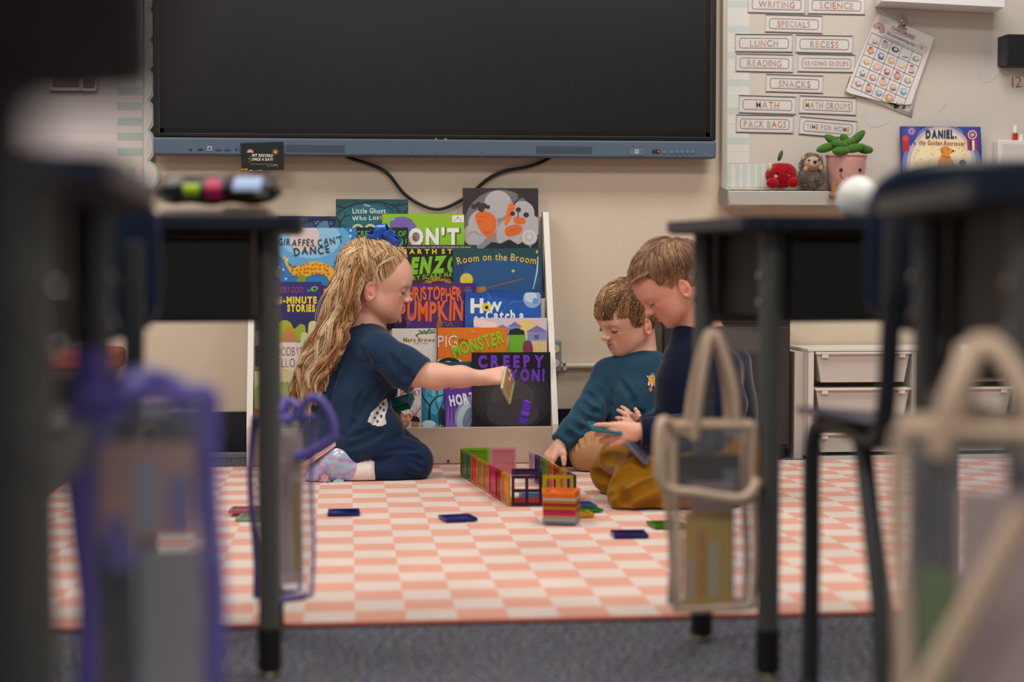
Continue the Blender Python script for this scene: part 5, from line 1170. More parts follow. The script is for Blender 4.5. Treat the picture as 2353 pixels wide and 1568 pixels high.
# purple bag close left
c = atd(335, 905, 1.40)
b2 = bag('purple trimmed clear bag hanging close to the camera at the lower left', (c.x, c.y, c.z), .25, .108, .262, .06, TRP, .015, flap=False, tw=.0065)
s_ = spline([atd(205, 800, 1.38), atd(206, 900, 1.38), atd(222, 1050, 1.38), atd(250, 1200, 1.38), atd(285, 1310, 1.38)], 5)
MB().tube(s_, .0135, 8, flat=(1, .35), up=(1, 0, 0)).build('hanging_strap', MATS['trim_'+TRP[1:]], b2, world=True)
inbag(b2, 'pink and peach papers in the purple trimmed bag at the lower left', -.042, .038, .14, .22, -.014, '#c99a90', 'paper_bundle', 'papers', .008, stripes=['#d9a48c', '#a4a8b8', '#8a7fb4'])
inbag(b2, 'brown and blue booklet low in the purple trimmed bag', -.046, -.012, .004, .12, .006, '#3c2c2c', stripes=['#6a4a28', '#28344a'])
inbag(b2, 'pale grey packet low in the purple trimmed bag', -.008, .044, .004, .13, -.006, '#a8a2a4', 'packet', 'packet', .012)
# purple bag behind the left desk leg
c = atd(650, 960, 2.75)
b3 = bag('purple trimmed clear bag hanging behind the right leg of the left desk', (c.x, c.y, c.z), .5, .085, .30, .05, TRP, .03, tw=.006)
inbag(b3, 'cream and yellow booklet in the purple trimmed bag behind the desk leg', -.03, .034, .02, .27, 0, '#dcc0b4', stripes=['#d9b078', '#c8a0a8', '#c9a45a'])
s_ = spline([c+Vector((.02, -.02, .0)), c+Vector((.05, -.02, .035)), c+Vector((.075, -.02, .01)), c+Vector((.082, -.02, -.03)), c+Vector((.045, -.02, -.055)), c+Vector((.02, -.02, -.065))], 5)
MB().tube(s_, .0085, 8).build('side_handle', MATS['trim_'+TRP[1:]], b3, world=True)
# beige bag close right
c = atd(2262, 985, 1.35)
b4 = bag('beige trimmed clear bag hanging close to the camera at the lower right', (c.x, c.y, c.z), -.35, .13, .27, .075, TRB, .07, flap=False, tw=.008)
inbag(b4, 'green and clear papers in the beige bag at the lower right', -.05, .02, .004, .15, .0, '#6f8a4a', 'paper_bundle', 'papers', .01, tilt=.1, stripes=['#9fb47a', '#5a7a34'])
inbag(b4, 'pale pink booklet in the beige trimmed bag at the lower right', -.02, .05, .004, .22, -.012, '#d8b8b0')
s_ = spline([atd(2228, 800, 1.38), atd(2200, 930, 1.36), atd(2145, 1050, 1.34)], 6)
MB().tube(s_, .012, 8, flat=(1, .4), up=(1, 0, 0)).build('hanging_strap', MATS['trim_'+TRB[1:]], b4, world=True)
s_ = spline([atd(2353, 1180, 1.25), atd(2270, 1330, 1.25), atd(2190, 1470, 1.25), atd(2110, 1620, 1.25)], 6)
MB().tube(s_, .011, 8, flat=(1, .4), up=(1, 0, 0)).build('trailing_strap', MATS['trim_'+TRB[1:]], b4, world=True)
# ------------------------------------------------------------------ people: one signed distance field per body, meshed once
import openvdb
class SDF:
    def __init__(s, lo, hi, vox):
        s.lo = np.array(lo, float); s.vox = vox; s.n = np.ceil((np.array(hi)-s.lo)/vox).astype(int)+1
        s.g = np.full(s.n, .5, np.float32)
    def _sub(s, lo, hi):
        a = np.clip(np.floor((lo-s.lo)/s.vox).astype(int), 0, s.n-1); b = np.clip(np.ceil((hi-s.lo)/s.vox).astype(int)+1, 1, s.n)
        if (b <= a).any(): return None
        ax = [(s.lo[i]+s.vox*np.arange(a[i], b[i])).astype(np.float32) for i in range(3)]
        return (slice(a[0], b[0]), slice(a[1], b[1]), slice(a[2], b[2])), np.meshgrid(*ax, indexing='ij', sparse=True)
    def _mix(s, sl, d, k, op):
        a = s.g[sl]
        if op == 'u': h = np.clip(.5+.5*(a-d)/k, 0, 1); s.g[sl] = a*(1-h)+d*h-k*h*(1-h)
        else: d = -d; h = np.clip(.5-.5*(a-d)/k, 0, 1); s.g[sl] = a*(1-h)+d*h+k*h*(1-h)
    def cone(s, a, b, ra, rb, k=.015, op='u', sq=None):
        a = np.array(a, float); b = np.array(b, float); m = max(ra, rb)+k+.012
        q = s._sub(np.minimum(a, b)-m, np.maximum(a, b)+m)
        if q is None: return
        sl, (X, Y, Z) = q; ba = b-a; L = float(ba @ ba) or 1e-9
        h = np.clip(((X-a[0])*ba[0]+(Y-a[1])*ba[1]+(Z-a[2])*ba[2])/L, 0, 1)
        d = np.sqrt((X-a[0]-ba[0]*h)**2+(Y-a[1]-ba[1]*h)**2+(Z-a[2]-ba[2]*h)**2)-(ra+(rb-ra)*h)
        s._mix(sl, d.astype(np.float32), k, op)
    def ell(s, c, r, R=None, k=.015, op='u'):
        c = np.array(c, float); r = np.array(r, float); m = float(r.max())+k+.012
        q = s._sub(c-m, c+m)
        if q is None: return
        sl, (X, Y, Z) = q; X, Y, Z = X-c[0], Y-c[1], Z-c[2]
        R = np.eye(3) if R is None else np.array(R)
        P = [(R[0, i]*X+R[1, i]*Y+R[2, i]*Z) for i in range(3)]
        k0 = np.sqrt(sum((P[i]/r[i])**2 for i in range(3))); k1 = np.sqrt(sum((P[i]/r[i]**2)**2 for i in range(3)))+1e-6
        s._mix(sl, (k0*(k0-1)/k1).astype(np.float32), k, op)
    def chain(s, pts, rs, k=.015):
        for i in range(len(pts)-1): s.cone(pts[i], pts[i+1], rs[i], rs[i+1], k)
    def cut(s, p, n, box=None):
        p = np.array(p, float); n = np.array(n, float); n /= np.linalg.norm(n)
        lo, hi = (s.lo, s.lo+s.n*s.vox) if box is None else (np.array(box[0]), np.array(box[1]))
        q = s._sub(lo, hi)
        if q is None: return
        sl, (X, Y, Z) = q; d = ((X-p[0])*n[0]+(Y-p[1])*n[1]+(Z-p[2])*n[2]).astype(np.float32)
        s.g[sl] = np.maximum(s.g[sl], d)
    def hit(s, px, py):
        d = ray(px, py); d = np.array(d)/d.length; o = np.array(CAM); t0 = np.linalg.norm(np.array(at(px, py, s.lo[1]+.001))-o); t1 = np.linalg.norm(np.array(at(px, py, (s.lo+s.n*s.vox)[1]-.001))-o)
        P = o+np.arange(t0, t1, s.vox*.5)[:, None]*d; I = np.round((P-s.lo)/s.vox).astype(int); ok = ((I >= 0) & (I < s.n)).all(1); I = I[ok]; P = P[ok]
        v = s.g[I[:, 0], I[:, 1], I[:, 2]]; k = np.argmax(v < 0); return (P[k], d) if len(v) and v[k] < 0 else (None, d)
    def crease(s, pts, r=.008, depth=.0045, k=.012):
        q = []
        for i in range(len(pts)-1):
            for j in range(4): t = j/4; q.append((pts[i][0]*(1-t)+pts[i+1][0]*t, pts[i][1]*(1-t)+pts[i+1][1]*t))
        q.append(pts[-1]); H_ = []
        for x, y in q:
            h, d = s.hit(x, y)
            if h is not None: H_.append(h-d*(r-depth))
        n = len(H_)
        for i in range(n-1):
            if np.linalg.norm(H_[i]-H_[i+1]) < .03: a = math.sin(PI*(i+.3)/(n)); b = math.sin(PI*(i+1.3)/(n)); s.cone(H_[i], H_[i+1], r*(.55+.45*a), r*(.55+.45*max(0, b)), k, 's')
    def folds(s, waves):
        """waves: (amp, kx, ky, kz, phase, warp): soft cloth folds"""
        X, Y, Z = [(s.lo[i]+s.vox*np.arange(s.n[i])).astype(np.float32) for i in range(3)]
        X, Y, Z = X[:, None, None], Y[None, :, None], Z[None, None, :]
        msk = np.abs(s.g) < .02
        idx = np.nonzero(msk); x = X[idx[0], 0, 0]; y = Y[0, idx[1], 0]; z = Z[0, 0, idx[2]]; v = 0
        for amp, kx, ky, kz, ph, wp in waves:
            a = kx*x+ky*y+kz*z+ph+wp*np.sin(11*x+7*z+ph*2)+wp*.7*np.sin(17*z-13*y+ph)
            v = v+amp*(1-2*np.abs(np.sin(a*.5))**.7)*(.5+.5*np.sin(9*x+8*z+5*y+ph*3))
        s.g[idx] += v.astype(np.float32)
    def floor(s, z):
        q = s._sub(s.lo, s.lo+s.n*s.vox); s.g[:] = np.maximum(s.g, (z-q[1][2]).astype(np.float32))
    def mesh(s, name, m, parent, paint=None, base=(.8, .5, .4), adapt=0.0, smooth=0):
        gr = openvdb.FloatGrid(.5); gr.copyFromArray(np.ascontiguousarray(s.g), ijk=(0, 0, 0)); 
        pts, tris, quads = gr.convertToPolygons(0.0, adapt)
        pts = np.array(pts)*s.vox+s.lo
        loc = np.array(parent_world(parent).translation)
        me = bpy.data.meshes.new(name); nt_, nq = len(tris), len(quads)
        V = (pts-loc).astype(np.float32)
        me.vertices.add(len(V)); me.vertices.foreach_set('co', V.ravel())
        tris = np.array(tris).reshape(-1, 3)[:, ::-1]; quads = np.array(quads).reshape(-1, 4)[:, ::-1]
        me.loops.add(nt_*3+nq*4); me.loops.foreach_set('vertex_index', np.concatenate([tris.ravel(), quads.ravel()]).astype(np.int32))
        me.polygons.add(nt_+nq); me.polygons.foreach_set('loop_start', np.concatenate([np.arange(nt_)*3, nt_*3+np.arange(nq)*4]).astype(np.int32))
        me.polygons.foreach_set('use_smooth', np.ones(nt_+nq, bool)); me.materials.append(m); me.update(calc_edges=True); me.validate()
        if paint is not None:
            col = np.tile(np.array(list(base)+[1.0]), (len(pts), 1))
            for fn in paint:
                w_, c = fn(pts); w_ = w_[:, None]; col[:, :3] = col[:, :3]*(1-w_)+np.array(c)*w_
            at_ = me.color_attributes.new('Col', 'FLOAT_COLOR', 'POINT'); at_.data.foreach_set('color', col.astype(np.float32).ravel())
        o = bpy.data.objects.new(name, me); C.objects.link(o); o.parent = parent
        if smooth: q = o.modifiers.new('smooth', 'SMOOTH'); q.iterations = smooth; q.factor = .5
        s.g = None
        return o
def V3(*a): return np.array(a, float)
def nrm(v): v = np.array(v, float); return v/np.linalg.norm(v)
def frame(yaw, pitch, roll=0):
    """columns: forward, left, up. yaw of forward in XY (degrees), pitch down positive"""
    y, p = math.radians(yaw), math.radians(pitch)
    f = V3(math.cos(y)*math.cos(p), math.sin(y)*math.cos(p), -math.sin(p)); l = V3(-math.sin(y), math.cos(y), 0); u = np.cross(f, l)
    if roll: r = math.radians(roll); l, u = l*math.cos(r)+u*math.sin(r), u*math.cos(r)-l*math.sin(r)
    return np.stack([f, l, u], 1)
EAR = V3(-.008, .071, -.018)
class Head:
    def __init__(s, R, sc_, O=None, ear=None, side=1):
        s.R, s.s = R, sc_
        s.O = np.array(O) if O is not None else np.array(ear)-R @ (EAR*V3(1, side, 1))*sc_
    def w(s, x, y, z): return s.O+s.R @ (V3(x, y, z)*s.s)
    def loc(s, P): return ((P-s.O) @ s.R)/s.s
CRC, CRR = V3(-.012, 0, .034), V3(.093, .074, .080)
def head_sdf(S, H):
    s = H.s; R = H.R
    E = lambda c, r, k=.012, op='u', R2=None: S.ell(H.w(*c), V3(*r)*s, R if R2 is None else R @ R2, k*s, op)
    K = lambda a, b, ra, rb, k=.01, op='u': S.cone(H.w(*a), H.w(*b), ra*s, rb*s, k*s, op)
    E(CRC, CRR, .002); E((.020, 0, -.012), (.058, .058, .068), .03)
    E((.030, 0, .030), (.054, .060, .052), .03)
    for q in (-1, 1):
        E((.036, q*.030, -.040), (.032, .027, .030), .02); K((.052, q*.020, -.070), (.000, q*.050, -.040), .014, .018, .03)
    E((.058, 0, -.074), (.016, .018, .014), .018); E((.0635, 0, -.048), (.014, .022, .018), .014)
    # brow, sockets, lids
    for q in (-1, 1):
        E((.082, q*.031, -.001), (.013, .017, .012), .014, 's')
        K((.0755, q*.015, .017), (.066, q*.044, .016), .0065, .006, .012)
        E((.0635, q*.030, .000), (.0150, .0150, .0140), .004)
        K((.071, q*.018, -.0135), (.064, q*.040, -.014), .004, .004, .008)
    # nose
    K((.080, 0, .004), (.0895, 0, -.020), .0055, .0075, .010); E((.0930, 0, -.0225), (.0080, .0088, .0070), .006)
    for q in (-1, 1): E((.0845, q*.0095, -.0255), (.0070, .0052, .0052), .005); E((.0890, q*.0045, -.0300), (.0030, .0024, .0028), .002, 's')
    # mouth
    K((.0790, 0, -.0430), (.0725, .0150, -.0462), .0036, .0022, .006); K((.0790, 0, -.0430), (.0725, -.0150, -.0462), .0036, .0022, .006)
    K((.0775, .005, -.0522), (.0722, .0125, -.0490), .0040, .0022, .006); K((.0775, -.005, -.0522), (.0722, -.0125, -.0490), .0040, .0022, .006); K((.0777, .005, -.0523), (.0777, -.005, -.0523), .0040, .0040, .006)
    K((.0840, 0, -.0474), (.0730, .0180, -.0470), .0013, .0010, .0015, 's'); K((.0840, 0, -.0474), (.0730, -.0180, -.0470), .0013, .0010, .0015, 's')
    # ears
    for q in (-1, 1):
        a = .42*q; Re = np.array(Matrix.Rotation(a, 3, 'Z')) @ np.array(Matrix.Rotation(-.2, 3, 'Y'))
        e = EAR*V3(1, q, 1)
        E(e+V3(-.004, q*.006, .0), (.0170, .0065, .027), .004, 'u', Re)
        E(e+V3(.000, q*.0120, .003), (.0105, .0075, .0180), .002, 's', Re)
        E(e+V3(.004, q*.0065, -.004), (.0045, .0045, .006), .003, 'u', Re)
        K(e+V3(.000, -q*.008, -.006), e+V3(-.002, q*.000, .002), .014, .010, .008)
def head_paint(H, hair, lip='#b5525a', cheek='#d8806e', scalp=True):
    P = []
    def blob(c, r, col, a):
        cc = V3(*c); rr = V3(*r); col = lin(col)[:3]
        P.append(lambda pts: (a*np.clip(1.4-1.4*np.linalg.norm((H.loc(pts)-cc)/rr, axis=1), 0, 1), col))
    for q in (-1, 1):
        blob((.050, q*.042, -.034), (.034, .026, .026), cheek, .75); blob(EAR*V3(1, q, 1)+V3(-.004, q*.006, 0), (.026, .018, .034), '#d06a58', .6)
        blob((.072, q*.031, -.002), (.012, .018, .012), '#c07a68', .4)
    blob((.094, 0, -.024), (.014, .014, .012), '#d8826e', .5)
    blob((.079, 0, -.0478), (.011, .020, .0105), lip, 1.0)
    if scalp:
        hc = lin(hair)[:3]
        def f(pts):
            L = H.loc(pts); az = np.degrees(np.arctan2(np.abs(L[:, 1]), L[:, 0])); zm = np.interp(az, HAZ, HZ)
            near = np.linalg.norm((L-CRC)/CRR, axis=1) < 1.5
            return np.clip((L[:, 2]-zm)/.006, 0, 1)*near*.95, hc
        P.append(f)
    return P
HAZ = [0, 30, 50, 66, 80, 96, 115, 140, 180]; HZ = [.084, .078, .060, .026, .010, .014, -.020, -.045, -.055]
def hand_sdf(S, W, F_, Pn, right=True, curl=None, thumb=(.9, .5), s=1.0, spread=.06, k=.004):
    F_ = nrm(F_); Pn = nrm(np.array(Pn)-F_*np.dot(Pn, F_)); T = np.cross(F_, Pn)*(1 if right else -1); W = np.array(W, float)
    curl = curl or [(.5, .6, .4)]*4
    offs = [.0200, .0070, -.0065, -.0190]; ln = [.046, .050, .047, .038]; palm = [.056, .058, .055, .050]
    tips = []
    S.cone(W-F_*.012*s, W+F_*.014*s, .0185*s, .0175*s, .01)
    for i in range(4):
        kn = W+(F_*palm[i]+T*offs[i])*s
        S.cone(W+(F_*.012+T*offs[i]*.55)*s, kn, .0135*s, .0098*s, .008)
        d = nrm(F_+T*spread*(1.5-i)); p = kn; r = .0080*s; L = ln[i]*s
        ax = T; c0 = 0
        for j, fr_ in enumerate((.44, .31, .25)):
            c0 += curl[i][j]; dd = d*math.cos(c0)+Pn*math.sin(c0); q = p+dd*L*fr_; r2 = r*(.93 if j < 2 else .86)
            S.cone(p, q, r, r2, .0022 if j else .005); p, r = q, r2
        tips.append((p, dd))
    # thumb from the side of the palm near its base
    b = W+(F_*.014+T*.016-(-Pn)*.004)*s; d = nrm(F_*math.cos(thumb[0])+T*math.sin(thumb[0])+Pn*thumb[1])
    S.cone(W+F_*.006*s, b+d*.018*s, .0150*s, .0115*s, .008); p = b+d*.018*s; d2 = nrm(d+F_*.35+Pn*thumb[1]*.5)
    S.cone(p, p+d2*.020*s, .0098*s, .0088*s, .003); p2 = p+d2*.020*s; d3 = nrm(d2+F_*.4+Pn*.2)
    S.cone(p2, p2+d3*.016*s, .0088*s, .0070*s, .002); tips.append((p2+d3*.016*s, d3))
    return tips
def tip_paint(tips, col='#d98a7c'):
    out = []
    for p, d in tips: out.append(lambda pts, p=p: (.7*np.clip(1.3-np.linalg.norm(pts-p, axis=1)/.013, 0, 1), lin(col)[:3]))
    return out
def nails(tips, parent, Pn, s=1):
    m = mat('nail', '#e3b0a2', .25)
    for p, d in tips[:4]:
        n = nrm(-np.array(Pn)+d*np.dot(Pn, d)) if abs(np.dot(nrm(Pn), d)) < .95 else nrm(np.cross(d, (1, 0, 0)))
        x = np.cross(d, n); Rm = Matrix(((x[0], d[0], n[0]), (x[1], d[1], n[1]), (x[2], d[2], n[2])))
        MB().ball(p+n*.0052*s, (.0038*s, .0052*s, .0012), 10, 6, R=Rm).build('fingernail', m, parent, world=True)

def strands(name, paths, rad, cols, m, parent, taper=.25, sides=3, kind=None):
    """paths (S,N,3) -> thin tapered tubes in one mesh"""
    P = np.asarray(paths, float); S_, N_, _ = P.shape
    t = np.gradient(P, axis=1); t /= (np.linalg.norm(t, axis=2, keepdims=True)+1e-9)
    ref = nrm((.3, .2, .93)); a = np.cross(t, ref); a /= (np.linalg.norm(a, axis=2, keepdims=True)+1e-9); b = np.cross(t, a)
    R_ = (np.asarray(rad).reshape(-1, 1)*np.interp(np.linspace(0, 1, N_), [0, .15, .6, 1], [.8, 1, .9, taper])[None])[..., None]
    V = np.stack([P+R_*(a*math.cos(2*PI*q/sides)+b*math.sin(2*PI*q/sides)) for q in range(sides)], 2)      # S,N,sides,3
    idx = np.arange(S_*N_*sides).reshape(S_, N_, sides)
    nx = np.roll(idx, -1, axis=2)
    Q = np.stack([idx[:, :-1], nx[:, :-1], nx[:, 1:], idx[:, 1:]], -1).reshape(-1, 4)
    loc = np.array(parent_world(parent).translation)
    me = bpy.data.meshes.new(name); V = (V.reshape(-1, 3)-loc).astype(np.float32)
    me.vertices.add(len(V)); me.vertices.foreach_set('co', V.ravel()); me.loops.add(Q.size); me.loops.foreach_set('vertex_index', Q.ravel().astype(np.int32))
    me.polygons.add(len(Q)); me.polygons.foreach_set('loop_start', (np.arange(len(Q))*4).astype(np.int32)); me.polygons.foreach_set('use_smooth', np.ones(len(Q), bool))
    me.materials.append(m); me.update(calc_edges=True)
    cc = np.repeat(np.concatenate([np.asarray(cols), np.ones((S_, 1))], 1)[:, None, :], N_*sides, 1).reshape(-1, 4)
    at_ = me.color_attributes.new('Col', 'FLOAT_COLOR', 'POINT'); at_.data.foreach_set('color', cc.astype(np.float32).ravel())
    o = bpy.data.objects.new(name, me); C.objects.link(o); o.parent = parent
    if kind: o['kind'] = kind
    return o
mskin = mat('skin', '#e0a890', .46, vcol='Col', sss=.12, bump=.12, bscale=500, spec=.35)
mhair = mat('hair_strand', '#a07a50', .42, vcol='Col', spec=.5)
def surf(L, h):
    """push local points onto the cranium inflated by h"""
    d = (L-CRC); k = np.linalg.norm(d/(CRR+h), axis=-1, keepdims=True); return CRC+d/k
def boy_hair(H, parent, crown, lengths, n, cols, rng, h0=.004, hmax=.013, fringe=.045, part=None, lift=0, wild=.004):
    """strands flow from the crown over the skull; lengths(az, z) gives length in local metres"""
    paths = []; colr = []; rad = []
    crown = surf(np.array([crown]), 0)[0]; tries = 0
    cl = rng.normal(size=(160, 3)); cl /= np.linalg.norm(cl, axis=1, keepdims=True); clh = rng.random(160); clc = rng.random(160); cld = rng.normal(size=(160, 3))*.12
    while len(paths) < n and tries < n*12:
        tries += 1
        d = rng.normal(size=3); d /= np.linalg.norm(d); p = surf(CRC+d*CRR, 0)
        az = math.degrees(math.atan2(abs(p[1]), p[0])); zm = np.interp(az, HAZ, HZ)
        if p[2] < zm+.001: continue
        ci = int(np.argmax(cl @ d)); L = lengths(az, p[2])*rng.uniform(.8, 1.15); N_ = 9
        fl = p-crown; fl = fl/(np.linalg.norm(fl)+1e-6)
        if part is not None: fl = part(p, fl)
        q = p.copy(); out = [p-d*.002]; hh = .35*rng.random()+.65*clh[ci]; fr_z = fringe+.010*(clh[ci]-.5)
        for j in range(1, N_):
            nn = nrm((q-CRC)/CRR**2); t_ = fl+cld[ci]+np.array([0, 0, -.35*(j/N_)]); t_ = t_-nn*np.dot(t_, nn); t_ /= np.linalg.norm(t_)
            q = surf((q+t_*L/(N_-1))[None], 0)[0]; fl = nrm(fl*.6+t_*.4)
            h = h0+(hmax-h0)*hh*math.sin(min(1, j/(N_-1)*1.4)*PI/2)*(1 if q[2] > .03 else .6)+lift*max(0, q[0])*j/N_
            pt = surf(q[None], h)[0]+rng.normal(size=3)*wild*.12
            azq = math.degrees(math.atan2(abs(pt[1]), pt[0]))
            if azq < 62 and pt[2] < fr_z: pt[2] = fr_z-(fr_z-pt[2])*.2
            out.append(pt)
        paths.append([H.w(*x) for x in out]); c = np.array(cols[int(clc[ci]*len(cols)) % len(cols)])*rng.uniform(.75, 1.2); colr.append(c*.45+.55*np.array(cols[rng.integers(len(cols))])*rng.uniform(.8, 1.15)); rad.append(rng.uniform(.0007, .0012)*H.s)
    return strands('hair', paths, rad, colr, mhair, parent, kind=None)
def lids(H, parent, slit=False, browcol='#a9825c', lash='#4a352a', qs=(-1, 1)):
    for q in qs:
        c = V3(.0635, q*.030, 0); pts = []
        for i in range(9):
            a = math.radians(-58+116*i/8)*1.0; el = math.radians(-26+9*abs(i-4)/4)
            r = .0158; pts.append(H.w(*(c+V3(r*math.cos(el)*math.cos(a+q*.25), r*math.cos(el)*math.sin(a+q*.25), r*math.sin(el)*.93))))
        MB().tube(pts, [.0006, .0012, .0016, .0018, .0018, .0018, .0016, .0013, .0007], 6).build('lash_line', mat('lash_'+lash[1:], lash, .6), parent, world=True)
        P = []
        for i in range(15):
            a = math.radians(-52+104*i/14); el = math.radians(-27+9*abs(i-7)/7); dr = V3(math.cos(a+q*.25)*math.cos(el), math.sin(a+q*.25)*math.cos(el), math.sin(el))
            b0 = c+dr*.0156; tip_ = dr*.0058+V3(.001, q*.001, -.0030); P.append([H.w(*(b0+tip_*t_+V3(.0015, 0, .0012)*t_*t_)) for t_ in (0, .33, .66, 1)])
        strands('eyelashes', P, [.00022]*15, [lin(lash)[:3]]*15, mhair, parent)
        P = []
        for i in range(70):
            u = rng.random(); y = .012+.033*u; z = .0225+.004*math.sin(PI*min(1, u*1.1))-.004*u*u+rng.normal()*.0011; x = .0832-.017*(y/.045)**2
            b0 = V3(x, q*y, z); P.append([H.w(*(b0+V3(-.0012*t_+.0006, q*.0055*t_, .0016*t_*(1-u)))) for t_ in (0, .5, 1)])
        strands('eyebrow', P, [.00030]*70, [np.array(lin(browcol)[:3])*rng.uniform(.7, 1.1) for _ in range(70)], mhair, parent)
        if slit:
            vs = []; r = .0152
            for j in range(3):
                for i in range(9): a = math.radians(-40+80*i/8); el = math.radians(-29-8*j*math.sin(PI*i/8)); vs.append(H.w(*(c+V3(r*math.cos(el)*math.cos(a+q*.2), r*math.cos(el)*math.sin(a+q*.2), r*math.sin(el)*.95))))
            mb = MB(); 
            for j in range(2):
                for i in range(8): mb.add([vs[j*9+i], vs[j*9+i+1], vs[(j+1)*9+i+1], vs[(j+1)*9+i]], [(0, 1, 2, 3)], 1 if 2 <= i <= 5 else 0, True)
            mb.build('eye', [mat('sclera', '#d8cfc8', .2), mat('iris', '#3b2e26', .1)], parent, world=True)
def cloth(name, c, v=.12, b=.35, sc=420): return mat(name, c, .9, bump=b, bscale=sc, bump2=.35, b2scale=30, var=v, vscale=40, sheen=.25, spec=.15)

SK = lin('#e3b09a')[:3]
# ------------------------------------------------------------------ girl kneeling in profile
YG = 4.80
def g(px, py, dy=0): return np.array(at(px, py, YG+dy))
root = thing('person', 'kneeling girl with long wavy blonde hair, blue bow, navy T-shirt and leggings reaching right', 'person', (g(800, 1100)[0], YG, 0))
HG = Head(frame(-3, 11), 1.09, ear=at(853, 671, YG-.078), side=-1)
lo = V3(g(660, 1000)[0], YG-.30, .0); hi = V3(g(1215, 600)[0], YG+.28, HG.w(0, 0, .13)[2]+.03)
S = SDF(lo, hi, .0022)
head_sdf(S, HG)
nb = HG.w(-.030, 0, -.055); base_ = g(832, 775)
S.cone(nb, base_, .043, .050, .02); S.cone(HG.w(-.01, 0, -.05), g(838, 760), .036, .045, .02)
S.chain([g(836, 790), g(812, 900), g(785, 1000)], [.075, .085, .085], .03)
for dy in (-.075, .085): S.cone(g(845, 800), g(866, 812, dy), .05, .042, .03)
# near arm
arm = [g(868, 814, -.10), g(950, 858, -.135), g(1003, 865, -.15), g(1060, 866, -.150), g(1108, 869, -.145)]
S.chain(arm, [.040, .036, .0325, .028, .0205], .02); S.ell(g(998, 868, -.15), (.034, .032, .031), k=.02)
Pn1 = nrm((-.25, .75, -.62)); tipsA = hand_sdf(S, g(1111, 868, -.143), (1, -.02, .10), Pn1, True, [(.75, .75, .45), (.8, .85, .5), (.85, .9, .5), (.95, .9, .5)], (.55, .9), 1.02)
# far arm and palm holding tiles
S.chain([g(852, 808, .10), g(838, 910, .15), g(893, 972, .05)], [.040, .032, .021], .02)
Pn2 = nrm((-.05, -.25, .96)); tipsB = hand_sdf(S, g(896, 975, .045), (.38, -.90, -.05), Pn2, False, [(.35, .8, .5), (.45, .85, .5), (.5, .85, .5), (.55, .85, .5)], (.8, .35), 1.0)
# legs inside the clothes
for hp, kn, an, dy in ((g(790, 1005, -.06), g(958, 1064, -.115), g(835, 1086, -.135), 0), (g(795, 1000, .08), g(938, 1050, .12), g(830, 1078, .12), 0)):
    S.cone(hp, kn, .070, .040, .02); S.cone(kn, an, .038, .024, .02)
S.floor(ZR+.002)
body = S.mesh('body', mskin, root, head_paint(HG, '#b08a5c')+tip_paint(tipsA+tipsB), SK, smooth=1)
nails(tipsB, root, Pn2)
lids(HG, root, browcol='#b08c66', qs=(-1, 1))
# T-shirt
S = SDF(V3(g(670, 1000)[0], YG-.26, g(0, 1062)[2]), V3(g(1012, 800)[0], YG+.26, g(0, 728)[2]), .0026)
S.chain([g(838, 778), g(828, 830), g(806, 925), g(790, 1000)], [.058, .086, .096, .100], .03)
for dy in (-.045, .05): S.chain([g(842, 815, dy), g(812, 930, dy*1.2), g(800, 1022, dy*1.65)], [.073, .086, .100], .03)
S.chain([g(842, 795, -.02), g(870, 812, -.085)], [.066, .058], .03); S.chain([g(840, 795, .03), g(860, 812, .09)], [.062, .055], .03)
S.chain([g(868, 812, -.095), g(925, 842, -.125), g(966, 868, -.14)], [.056, .056, .060], .02)
S.chain([g(860, 812, .095), g(852, 870, .14)], [.055, .052], .02)
S.cone(g(845, 905, -.02), g(852, 985, -.01), .050, .066, .04); S.cone(g(800, 960), g(805, 1050), .095, .110, .03); S.cone(g(835, 985, -.06), g(862, 1000, -.075), .08, .084, .03); S.cone(g(758, 985), g(742, 1035), .062, .070, .04)
S.cone(g(900, 868, -.10), g(905, 905, -.06), .018, .010, .03)
# openings and hem
d_ = nrm(g(966, 868, -.14)-g(925, 842, -.125)); bx = (g(930, 1000)-V3(0, .3, .05), g(1012, 740)+V3(0, .3, .05))
S.cut(g(962, 866, -.14), d_, (V3(g(925, 0)[0], YG-.30, g(0, 930)[2]), V3(g(1012, 0)[0], YG-.05, g(0, 800)[2])))
a_, b_ = g(799, 1049), g(899, 999); hn = nrm((b_[2]-a_[2], 0, -(b_[0]-a_[0]))); hn = hn if hn[2] < 0 else -hn
S.cut(g(860, 1030), hn, (V3(g(810, 0)[0], YG-.3, g(0, 1062)[2]), V3(g(960, 0)[0], YG+.3, g(0, 960)[2]))); S.cut(g(760, 1050), (.02, 0, -1))
for c_ in ([(908, 888), (880, 935), (852, 990)], [(884, 872), (845, 925), (806, 985)], [(895, 815), (915, 845), (925, 868)], [(862, 855), (900, 893)], [(775, 850), (757, 900), (748, 950)], [(812, 1004), (850, 992), (880, 994)], [(745, 960), (785, 1000)], [(830, 800), (848, 842)], [(935, 850), (948, 885)], [(800, 1030), (840, 1015), (870, 1000)], [(832, 905), (818, 950)]): S.crease(c_)
S.folds([(.0014, 42, 10, -55, .3, 3.2), (.0010, 30, 20, 60, 1.1, 3.5)])
mtee = cloth('tee_navy', '#20344f', b=.3)
tee = S.mesh('t_shirt', mtee, root, smooth=2)
cr = HG.w(-.03, 0, -.1)
cpt = [np.array(p) for p in ()]
cx = (g(838, 752)+g(905, 757))/2
ax1 = g(893, 764)-g(800, 738); n_ = 28
ring = [tuple((g(850, 751)+ax1*.5*math.cos(2*PI*k/n_)*.90+V3(0, .060, 0)*math.sin(2*PI*k/n_))) for k in range(n_)]
MB().tube(ring, .0058, 8, closed=True).build('neck_rib', mtee, root, world=True)
